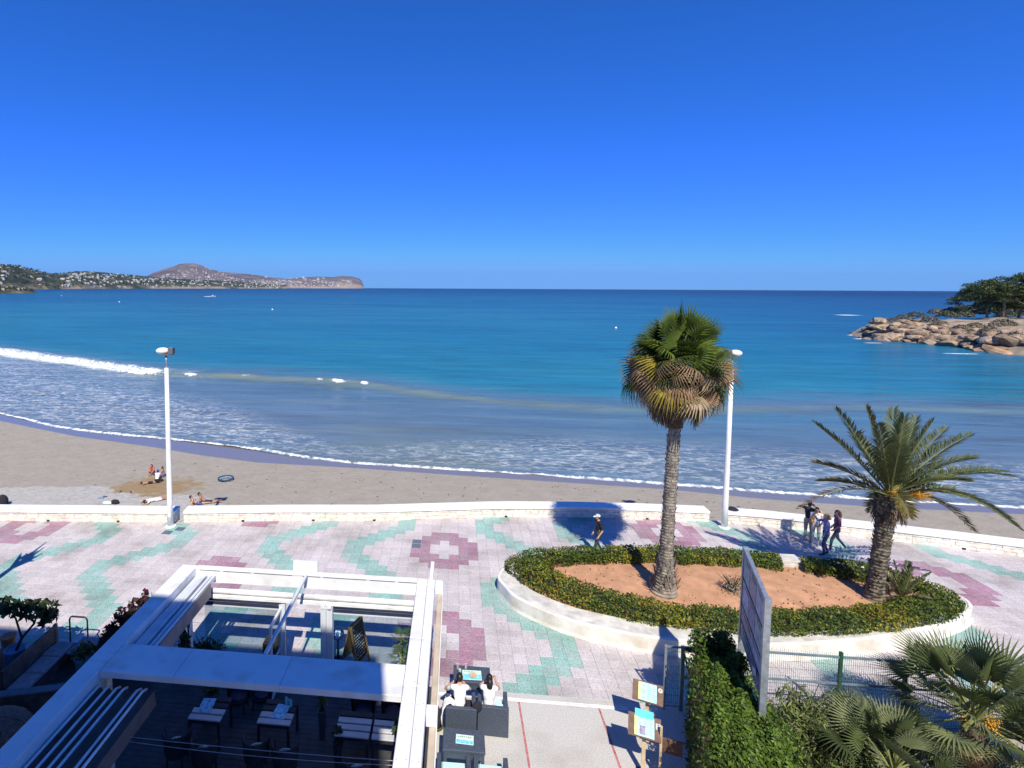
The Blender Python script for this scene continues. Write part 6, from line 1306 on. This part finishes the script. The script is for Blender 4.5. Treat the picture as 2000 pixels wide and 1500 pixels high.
def person(label, loc, rz, pose, top, bot, shoe, skin=SKIN, hair=HAIRD, hairlen=0, sleeve=.5, leg=1.0, scale=1.0, bare=False, extra=None, group=None, face=(0, 1, 0), belly=1.0):
    J = {k: Vector(v) for k, v in STAND.items()}; J.update({k: Vector(v) for k, v in pose.items()})
    t = thing('person', label, 'person', loc, rz, group); t.scale = (scale,) * 3
    mb = MB(); segs = []     # (a, b, material)
    def S(a, b, ra, rb, m): seg_caps(mb, a, b, ra, rb); segs.append((Vector(a), Vector(b), m))
    up = (J['che'] - J['pel']).normalized(); ac = (J['shR'] - J['shL']).normalized(); fw = up.cross(ac).normalized(); Mx = Matrix((ac, -fw if False else fw, up)).transposed(); tm = skin if bare else top
    for c, r, m in ((J['pel'], (.155 * belly, .115 * belly, .12), bot), ((J['pel'] * .5 + J['che'] * .5), (.138 * belly, .108 * belly, .17), tm), (J['che'], (.160, .115, .17), tm)):
        mb.ell(c, r, 12, 8, Mx)
    segs += [(J['pel'] - ac * .08, J['pel'] + ac * .08, bot), (J['pel'].lerp(J['che'], .42), J['che'], tm), (J['che'], J['nek'] - up * .06, tm)]
    S(J['shL'], J['shR'], .070, .070, tm); S(J['nek'] - up * .03, J['hed'] - up * .02, .058, .052, skin)
    for s in 'LR':
        sh, el, wr = J['sh' + s], J['el' + s], J['wr' + s]; hi, kn, an, to = J['hi' + s], J['kn' + s], J['an' + s], J['to' + s]
        f = max(.02, min(1, sleeve * 2)); cut = sh.lerp(el, f); fr = max(0, sleeve * 2 - 1); cut2 = el.lerp(wr, fr)
        seg_caps(mb, sh, el, .055, .043); seg_caps(mb, el, wr, .042, .030)
        segs += [(sh, cut, tm), (cut, el, skin if f < 1 else tm), (el, cut2, tm if fr > 0 else skin), (cut2, wr, skin)]
        seg_caps(mb, hi, kn, .088 * belly, .060); seg_caps(mb, kn, an, .058, .042); seg_caps(mb, an - Vector((0, 0, .02)), to, .042, .034)
        lf = max(.02, min(1, leg * 2)); lc = hi.lerp(kn, lf); l2 = max(0, leg * 2 - 1); lc2 = kn.lerp(an, l2)
        segs += [(hi, lc, bot), (lc, kn, skin if lf < 1 else bot), (kn, lc2, bot if l2 > 0 else skin), (lc2, an, skin), (an - Vector((0, 0, .03)), to, shoe)]
    F = Vector(face).normalized(); zup = (J['hed'] - J['nek']).normalized(); zup = (zup - F * zup.dot(F)).normalized() if abs(zup.dot(F)) < .95 else Vector((0, 0, 1)); xs_ = F.cross(zup); HM_ = Matrix((xs_, F, zup)).transposed()
    mb.ell(J['hed'], (.074, .092, .112), 12, 8, HM_); mb.ell(J['hed'] + F * .045 - zup * .055, (.05, .05, .055), 10, 6, HM_); mb.ell(J['hed'] + F * .097 - zup * .012, (.013, .018, .024), 8, 5, HM_)
    for sx in (-1, 1): mb.ell(J['hed'] + xs_ * sx * .075 - zup * .005, (.012, .022, .032), 8, 5, HM_)
    segs.append((J['hed'] - zup * .05, J['hed'] + zup * .06, skin))
    tmp = link('tmp', mb.mesh('tmp')); md = tmp.modifiers.new('r', 'REMESH'); md.mode = 'VOXEL'; md.voxel_size = .021; sm = tmp.modifiers.new('s', 'SMOOTH'); sm.iterations = 3; sm.factor = .5
    dg = bpy.context.evaluated_depsgraph_get(); me = bpy.data.meshes.new_from_object(tmp.evaluated_get(dg)); bpy.data.objects.remove(tmp)
    n = len(me.polygons); cen = np.empty(n * 3); me.polygons.foreach_get('center', cen); cen = cen.reshape(n, 3); best = np.full(n, 1e9); idx = np.zeros(n, int); mats = []
    for a, b, m in segs:
        if m not in mats: mats.append(m)
        a_, d = np.array(a), np.array(b - a); l2 = max(1e-9, d @ d); u = np.clip(((cen - a_) @ d) / l2, 0, 1); ds = np.linalg.norm(cen - a_ - u[:, None] * d, axis=1); k = ds < best - 1e-6; best[k] = ds[k]; idx[k] = mats.index(m)
    hb = MB(); sc_ = .9
    for s in 'LR': hand(hb, J['wr' + s], J['wr' + s] - J['el' + s], fw if abs((J['wr' + s] - J['el' + s]).normalized().dot(fw)) < .8 else -up, sc_)
    ev = MB(); 
    for sx in (-1, 1): ev.ell(J['hed'] + F * .083 + xs_ * sx * .03 + zup * .008, (.012, .008, .009), 8, 5, HM_)
    ev.ell(J['hed'] + F * .088 - zup * .055, (.022, .008, .006), 8, 4, HM_)
    bm = bmesh.new(); bm.from_mesh(me); me.polygons.foreach_get('material_index', np.zeros(n, np.int32)) if False else None
    bm.faces.ensure_lookup_table()
    for i, f in enumerate(bm.faces): f.material_index = int(idx[i]); f.smooth = True
    for M_, src in ((skin, hb), (EYE, ev)):
        if M_ not in mats: mats.append(M_)
        vv = [bm.verts.new(v) for v in src.v]
        for f in src.f:
            try: q = bm.faces.new([vv[i] for i in f]); q.material_index = mats.index(M_); q.smooth = True
            except ValueError: pass
    me.materials.clear()
    for m in mats: me.materials.append(m)
    bm.to_mesh(me); bm.free()
    BODY = link('body', me, t)
    if hair:
        h = MB(); c = J['hed'] + zup * .018 - F * .014; o0 = len(h.v); h.ell(c, (.086, .100, .112), 14, 9, HM_)
        nv = []
        for v in h.v:        # lift the hairline off the face
            d = Vector(v) - c; ff = d.dot(F); zz = d.dot(zup)
            if ff > .02 and zz < .045: d = d - F * (ff - .02) * .95 - zup * 0
            nv.append(tuple(c + d))
        h.v = nv
        if hairlen:
            b0 = J['hed'] - F * .06; h.tube([b0 + zup * .06, b0 - F * .03 - zup * .05, b0 - F * .035 - zup * (.05 + hairlen * .55), b0 - F * .02 - zup * (.05 + hairlen)], [.06, .085, .075, .03], 12)
        h.build('hair', hair, BODY, True)
    if extra: extra(BODY, J, F, zup, xs_, HM_)
    return t
def gp(px, py, z=0): p = at(px, py, z); return p
JEAN = cloth('jeans', (.045, .07, .15)); BLACK = cloth('black', (.018, .018, .024)); DARKJ = cloth('dark_jeans', (.035, .05, .085)); BEIGE = cloth('beige', (.46, .38, .29)); WHITE = cloth('white', (.78, .77, .76), .05); PURP = cloth('violet_blue', (.20, .20, .46)); MAROON = cloth('maroon', (.22, .09, .14)); SHOE = mat('dark_shoe', (.03, .03, .035), rough=.5); SHOEW = mat('light_shoe', (.60, .58, .55), rough=.6); REDC = cloth('red', (.55, .07, .08)); BLUEC = cloth('blue_shorts', (.05, .10, .34)); CREAM = cloth('cream', (.62, .56, .46))
def cap_hat(t, J, F, z, x, M):
    b = MB(); c = J['hed'] + z * .045; b.ell(c, (.094, .108, .088), 16, 8, M); b.v = [tuple(c + (lambda d: d - z * min(0, d.dot(z)) )(Vector(v) - c)) for v in b.v]
    b.add([c + F * .08 + x * -.075, c + F * .08 + x * .075, c + F * .175 + x * .055 - z * .02, c + F * .19 - z * .022, c + F * .175 - x * .055 - z * .02], [(0, 1, 2, 3, 4)]); b.build('cap', mat('white_cap', (.78, .76, .70), rough=.8), t)
    b = MB(); b.add([J['che'] + Vector((-.06, .122, .05)), J['che'] + Vector((.06, .122, .05)), J['che'] + Vector((.06, .124, .085)), J['che'] + Vector((-.06, .124, .085))], [(0, 1, 2, 3)]); b.build('chest_print', mat('faint_print', (.25, .25, .28)), t)
p = gp(1167, 1085)
person('person in white cap, black top and dark jeans walking left behind the hedge', p, PI * .56, dict(knL=(-.09, .14, .49), anL=(-.09, .17, .09), toL=(-.10, .33, .04), knR=(.10, -.03, .49), anR=(.10, -.24, .12), toR=(.11, -.10, .035), elL=(-.24, -.06, 1.12), wrL=(-.25, .10, .90), elR=(.24, -.04, 1.12), wrR=(.22, .10, .88)), BLACK, DARKJ, SHOE, hair=HAIRD, sleeve=.45, scale=1.02, extra=cap_hat)
def camera_held(t, J, F, z, x, M):
    b = MB(); c = (J['wrL'] + J['wrR']) / 2 + F * .06; b.bevbox(c.x - .06, c.x + .06, c.y - .02, c.y + .02, c.z - .03, c.z + .04, .005); b.build('camera', M_LEG, t)
p = gp(1577, 1058)
person('person in black top and beige trousers standing tall at the wall with both elbows raised', p, -PI * .30, dict(elL=(-.40, .10, 1.36), wrL=(-.12, .20, 1.52), elR=(.40, .10, 1.36), wrR=(.10, .20, 1.50)), BLACK, BEIGE, SHOE, hair=HAIRD, sleeve=.42, scale=1.06, extra=camera_held)
def shoulder_bag(t, J, F, z, x, M):
    b = MB(); c = J['pel'] + Vector((.17, .06, .10)); b.ell(c, (.07, .13, .14), 12, 8); b.build('bag', mat('tan_leather', (.36, .17, .05), rough=.5, var=.15, scale=10), t, True); b = MB(); b.tube([c + Vector((0, .05, .12)), J['shL'] + Vector((.1, .09, .05)), J['shL'] + Vector((.05, -.05, .06)), c + Vector((0, -.08, .10))], .012, 5); b.build('bag_strap', mat('tan_leather', (.36, .17, .05)), t)
p = gp(1592, 1064)
person('shorter person in white top and beige trousers with tan shoulder bag, hand at face', p, PI * .82, dict(elR=(.22, .14, 1.20), wrR=(.07, .17, 1.45), elL=(-.24, .02, 1.14), wrL=(-.15, .17, 1.02)), WHITE, CREAM, SHOEW, hair=HAIRD, hairlen=.1, sleeve=.3, scale=.97, extra=shoulder_bag)
p = gp(1611, 1084)
person('blond person in violet blue jacket and jeans walking left with one arm raised', p, PI * .40, dict(knL=(-.09, .10, .49), anL=(-.09, .05, .08), toL=(-.10, .21, .035), knR=(.10, .02, .49), anR=(.10, -.12, .09), toR=(.11, .04, .035), elL=(-.26, .06, 1.15), wrL=(-.30, .16, .92), elR=(.24, .24, 1.32), wrR=(.20, .36, 1.52)), PURP, JEAN, SHOE, hair=HAIRBL, hairlen=.06, sleeve=1, scale=1.02, belly=1.12)
p = gp(1632, 1076)
person('brown haired person in maroon jacket and dark jeans striding left beside the one in violet', p, PI * .45, dict(knL=(-.09, .20, .50), anL=(-.09, .24, .09), toL=(-.10, .40, .04), knR=(.10, -.10, .50), anR=(.10, -.38, .16), toR=(.11, -.27, .05), elL=(-.24, .0, 1.14), wrL=(-.2, .18, .98), elR=(.26, -.10, 1.14), wrR=(.27, .05, .92)), MAROON, DARKJ, SHOEW, hair=HAIRB, hairlen=.18, sleeve=1, scale=1.03)
SIT = dict(pel=(0, 0, .56), che=(0, .10, .86), nek=(0, .17, 1.04), hed=(0, .25, 1.17), shL=(-.17, .15, 1.00), shR=(.17, .15, 1.00), hiL=(-.10, .03, .54), hiR=(.10, .03, .54), knL=(-.12, .46, .54), knR=(.12, .46, .54), anL=(-.12, .50, .12), anR=(.12, .50, .12), toL=(-.12, .64, .04), toR=(.12, .64, .04), elL=(-.27, .36, .80), wrL=(-.14, .58, .78), elR=(.27, .36, .80), wrR=(.14, .58, .78))
person('person with short dark hair in white T-shirt seated at the food table, seen from behind', (.20, 13.0, -.02), .05, {**SIT, 'elL': (-.34, .30, .84), 'wrL': (-.14, .56, .82)}, WHITE, BLACK, SHOE, hair=HAIRD, sleeve=.30, leg=.45, face=(.1, 1, -.25), scale=1.02)
person('person with long dark hair in white top seated at the food table, seen from behind', (.92, 13.12, -.02), -.05, {**SIT, 'che': (0, .07, .87), 'elR': (.25, .36, .86), 'wrR': (.16, .60, .92), 'elL': (-.24, .38, .84), 'wrL': (-.04, .60, .92)}, WHITE, WHITE, SHOEW, hair=HAIRD, hairlen=.22, sleeve=.15, leg=.5, face=(-.2, 1, -.3), scale=.98)
b = MB(); b.ell((0, 0, .30), (.17, .12, .26), 14, 9); b.ell((0, -.10, .24), (.12, .06, .14), 12, 7); t = thing('backpack', 'black backpack with olive base standing left of the white T-shirt person', 'backpack', (-.36, 12.95, .0), .3); b.build('bag', BLACK, t, True); b = MB(); b.ell((0, -.01, .09), (.165, .125, .10), 14, 7); b.build('base', cloth('olive', (.10, .10, .03)), t, True); b = MB(); b.tube([(.06, .11, .5), (.07, .17, .35), (.06, .12, .12)], .018, 5); b.tube([(-.06, .11, .5), (-.07, .17, .35), (-.06, .12, .12)], .018, 5); b.build('strap', BLACK, t)
# jacket draped over the chair corner
J_ = MB(); n = 9; prof = [(.12, 13.0, .66), (-.05, 12.98, .80), (-.16, 12.93, .80), (-.22, 12.88, .70), (-.25, 12.84, .52), (-.24, 12.82, .36)]
vs = [(x + .02 * math.sin(k * 2.1 + i), y + (k - n / 2) * .03, z + .015 * math.sin(k * 1.7 + i * 2)) for i, (x, y, z) in enumerate(prof) for k in range(n)]
J_.add(vs, [(i * n + k, i * n + k + 1, (i + 1) * n + k + 1, (i + 1) * n + k) for i in range(len(prof) - 1) for k in range(n - 1)]); o = J_.build('jacket', WHITE, None, True); md = o.modifiers.new('thick', 'SOLIDIFY'); md.thickness = .02; tag(o, 'white jacket draped over the left corner of an occupied armchair', 'jacket')
b = MB(); b.ell((0, 0, .12), (.13, .10, .14), 14, 8); o = b.build('handbag', BLACK, None, True); o.location = (.60, 12.88, .62); o.rotation_euler = (.1, .1, .3); tag(o, 'black handbag hung between the two occupied armchairs', 'handbag')
b = MB(); b.bevbox(-.12, .12, -.10, .10, 0, .05, .02); o = b.build('folded_towel', M_AQUA); o.location = (1.22, 13.25, .452); tag(o, 'small aqua cloth on the seat beside the long haired person', 'towel')

# ---- on the sand
def sg(px, py):
    p = at(px, py, -2.1)
    for _ in range(6): p = at(px, py, sand_z(p.x, p.y))
    return p
SQUAT = dict(pel=(0, -.05, .26), che=(0, .08, .54), nek=(0, .14, .72), hed=(0, .20, .85), shL=(-.16, .12, .68), shR=(.16, .12, .68), hiL=(-.1, -.02, .24), hiR=(.1, -.02, .24), knL=(-.17, .34, .40), knR=(.17, .34, .40), anL=(-.12, .10, .08), anR=(.12, .10, .08), toL=(-.14, .26, .035), toR=(.14, .26, .035), elL=(-.22, .34, .48), wrL=(-.12, .50, .28), elR=(.22, .34, .48), wrR=(.12, .50, .28))
SITG = dict(pel=(0, 0, .12), che=(0, .04, .42), nek=(0, .06, .60), hed=(0, .11, .74), shL=(-.16, .05, .56), shR=(.16, .05, .56), hiL=(-.1, .03, .11), hiR=(.1, .03, .11), knL=(-.17, .42, .30), knR=(.17, .42, .30), anL=(-.14, .68, .07), anR=(.14, .68, .07), toL=(-.15, .82, .05), toR=(.15, .82, .05), elL=(-.24, .24, .38), wrL=(-.14, .44, .36), elR=(.24, .24, .38), wrR=(.14, .44, .36))
LIE = dict(pel=(0, 0, .13), che=(0, -.30, .14), nek=(0, -.50, .15), hed=(0, -.64, .14), shL=(-.17, -.44, .13), shR=(.17, -.44, .13), hiL=(-.1, .04, .11), hiR=(.1, .04, .11), knL=(-.12, .46, .09), knR=(.12, .46, .10), anL=(-.12, .86, .08), anR=(.14, .86, .08), toL=(-.16, .98, .05), toR=(.2, .98, .05), elL=(-.34, -.60, .08), wrL=(-.2, -.76, .07), elR=(.36, -.58, .08), wrR=(.24, -.78, .07))
KG = 'children digging in the sand'
person('child with long dark hair in red top crouching behind the other digging children', sg(299, 928), PI, SQUAT, REDC, REDC, SKIN, SKIN2, hairlen=.2, scale=.86, sleeve=.2, leg=.3)
def blue_cap(t, J, F, z, x, M): b = MB(); c = J['hed'] + z * .04; b.ell(c, (.094, .106, .09), 14, 8, M); b.build('cap', mat('blue_cap', (.05, .14, .55), rough=.7), t, True)
person('child in white shirt, black shorts and blue cap squatting among the digging children', sg(307, 944), .1, SQUAT, WHITE, BLACK, SKIN, SKIN2, scale=.92, sleeve=.4, leg=.45, extra=blue_cap)
person('bare-chested child in blue shorts sitting at the right of the digging children', sg(320, 931), PI * .6, SITG, BLUEC, BLUEC, SKIN2, SKIN2, bare=True, scale=.86, leg=.4)
person('bare-backed child lying on the front left of the digging children', sg(291, 945), -.9, {**LIE, 'hed': (0, -.62, .22)}, BLACK, BLACK, SKIN2, SKIN2, bare=True, scale=.72, leg=.35)
person('person in white lying face down on the sand behind the wall left of the lamp', sg(304, 979), -.75, LIE, WHITE, WHITE, SKIN2, SKIN2, hair=HAIRD, scale=.98, sleeve=.4, leg=.35)
person('bare-chested person in dark shorts propped up behind the wall, right of a pair', sg(402, 983), -1.2, {**LIE, 'che': (0, -.22, .34), 'nek': (0, -.34, .50), 'hed': (0, -.38, .64), 'shL': (-.17, -.30, .47), 'shR': (.17, -.30, .47), 'elL': (-.26, -.42, .22), 'wrL': (-.2, -.30, .06), 'elR': (.26, -.42, .22), 'wrR': (.2, -.3, .06)}, BLACK, DARKJ, SKIN2, SKIN2, hair=HAIRD, bare=True, scale=.95, leg=.45)
person('bare-shouldered person with dark hair behind the wall, left of a pair', sg(386, 986), -1.0, {**LIE, 'che': (0, -.24, .30), 'nek': (0, -.36, .46), 'hed': (0, -.42, .60), 'shL': (-.17, -.32, .43), 'shR': (.17, -.32, .43), 'elL': (-.26, -.44, .20), 'wrL': (-.2, -.32, .06), 'elR': (.26, -.44, .20), 'wrR': (.2, -.32, .06)}, BLUEC, BLUEC, SKIN, SKIN, hair=HAIRD, bare=True, scale=.9, leg=.3)
def put(name, label, cat, px, py, mb, m, rz=0, smooth=True):
    o = mb.build(name, m, None, smooth); p = sg(px, py); o.location = p; o.rotation_euler = (0, 0, rz); return tag(o, label, cat)
p = sg(441, 938); t = thing('hoop_toy', 'blue and black round hoop toy lying on the damp sand right of the lamp', 'hoop', p)
def torus(R, r, z, n=36, k=8, sx=1, sy=1): b = MB(); pts = [(R * sx * math.cos(2 * PI * i / n), R * sy * math.sin(2 * PI * i / n), z) for i in range(n + 1)]; b.tube(pts, r, k, cap=False); return b
torus(.50, .045, .16, sx=1, sy=1).build('outer_ring', mat('navy_rubber', (.03, .05, .12), rough=.5), t, True); torus(.36, .035, .10).build('inner_ring', mat('cyan_rubber', (.06, .38, .62), rough=.5), t, True)
for a in (.4, 1.7, 2.9, 4.2, 5.4): b = MB(); b.tube([(.42 * math.cos(a), .42 * math.sin(a), .1), (.48 * math.cos(a), .48 * math.sin(a), 0)], .03, 6); b.build('foot', mat('cyan_rubber', (.06, .38, .62)), t)
b = MB(); b.ell((0, 0, .25), (.33, .28, .40), 16, 10); put('beach_bag', 'large rounded black bag on the sand at the left edge of the photograph', 'bag', 5, 987, b, BLACK)
b = MB(); b.ell((0, 0, .07), (.32, .18, .09), 14, 7); put('beach_towel', 'pale aqua bundled towel behind the wall left of the lamp', 'towel', 210, 984, b, mat('pale_aqua_towel', (.62, .78, .78), rough=.95, var=.1, scale=12))
b = MB(); b.ell((0, 0, .12), (.26, .16, .15), 14, 7); put('beach_bag', 'small black bag beside the pale aqua towel behind the wall', 'bag', 225, 984, b, BLACK)
b = MB(); b.ell((0, 0, .04), (.20, .10, .06), 12, 6); put('cloth', 'crumpled blue cloth on the dry sand', 'cloth', 197, 973, b, cloth('blue_cloth', (.14, .26, .52)))
for k, (x, y, lab) in enumerate(((235, 961, 'dark sandal lying left of its pair on the dry sand'), (256, 962, 'dark sandal lying right of its pair on the dry sand'), (205, 971, 'small grey-blue sandal beside the crumpled blue cloth'))):
    b = MB(); b.ell((0, 0, .03), (.06, .15, .035), 12, 6); b.ell((0, .05, .06), (.06, .05, .03), 10, 5); put('sandal', lab, 'sandal', x, y, b, mat('sandal_dark', (.06, .07, .10), rough=.7), k)
sw = MB(); rs = np.random.default_rng(4)
for k in range(150):
    x = rs.uniform(-24, 20); yw = wall_y(x); y = rs.uniform(yw + 3.5, interp(SX, SY, x) - .8); s = rs.uniform(.03, .10); z = sand_z(x, y); a = rs.uniform(0, 3); sw.box(x - s, x + s, y - s * .3, y + s * .3, z - .01, z + .02, rot=a)
stuff(sw.build('seaweed', mat('dry_seaweed', (.10, .08, .06), rough=.95)))
# ---- buoys, boat
M_BUOY = mat('white_buoy', (.82, .80, .70), rough=.5)
for x, y, r, lab in ((1203, 641, .38, 'white buoy just left of the tall palm crown'), (532, 605, .5, 'white buoy on the open water left of the middle'), (233, 590, .55, 'white buoy nearest the left shore'), (120, 578, .6, 'far white buoy at the left of the bay')):
    p = at(x, y, SEA); b = MB(); b.ell((0, 0, .25 * r), (r, r, r * .95), 14, 9); b.tube([(0, 0, r), (0, 0, r * 1.5)], r * .12, 6); o = b.build('buoy', M_BUOY, None, True); o.location = p; tag(o, lab, 'buoy')
p = at(416, 579.5, SEA); t = thing('motor_boat', 'tiny white motor boat speeding below the far headland', 'boat', p, .1); b = MB()
hull = [(-4, -1.1, .9), (1.5, -1.2, 1.0), (4.2, 0, 1.2), (1.5, 1.2, 1.0), (-4, 1.1, .9)]; b.add(hull + [(x * .9, y * .6, -.3) for x, y, z in hull], [(0, 1, 2, 3, 4), (5, 6, 1, 0), (6, 7, 2, 1), (7, 8, 3, 2), (8, 9, 4, 3), (9, 5, 0, 4)]); b.build('hull', M_SLAT, t); b = MB(); b.bevbox(-1.5, 1.2, -.8, .8, 1.0, 2.1, .2); b.build('cabin', M_SLAT, t)
b = MB(); b.ell((-7, 0, .1), (6, 1.5, .35), 14, 6); o = b.build('wake', mat('wake_foam', (.8, .82, .84), rough=.9), t)
HAZE = 2.4e-5
# ================================================================ AIR
mh = bpy.data.materials.new('haze_air'); mh.use_nodes = True; nt = mh.node_tree
for q in list(nt.nodes): nt.nodes.remove(q)
o_ = nt.nodes.new('ShaderNodeOutputMaterial'); pv = nt.nodes.new('ShaderNodeVolumePrincipled'); pv.inputs['Color'].default_value = (.34, .66, 1.0, 1); pv.inputs['Density'].default_value = HAZE; pv.inputs['Anisotropy'].default_value = .2
nt.links.new(pv.outputs[0], o_.inputs['Volume'])
b = MB(); b.box(-45000, 45000, -60, 15500, -8, 420); hz = stuff(b.build('haze', mh))
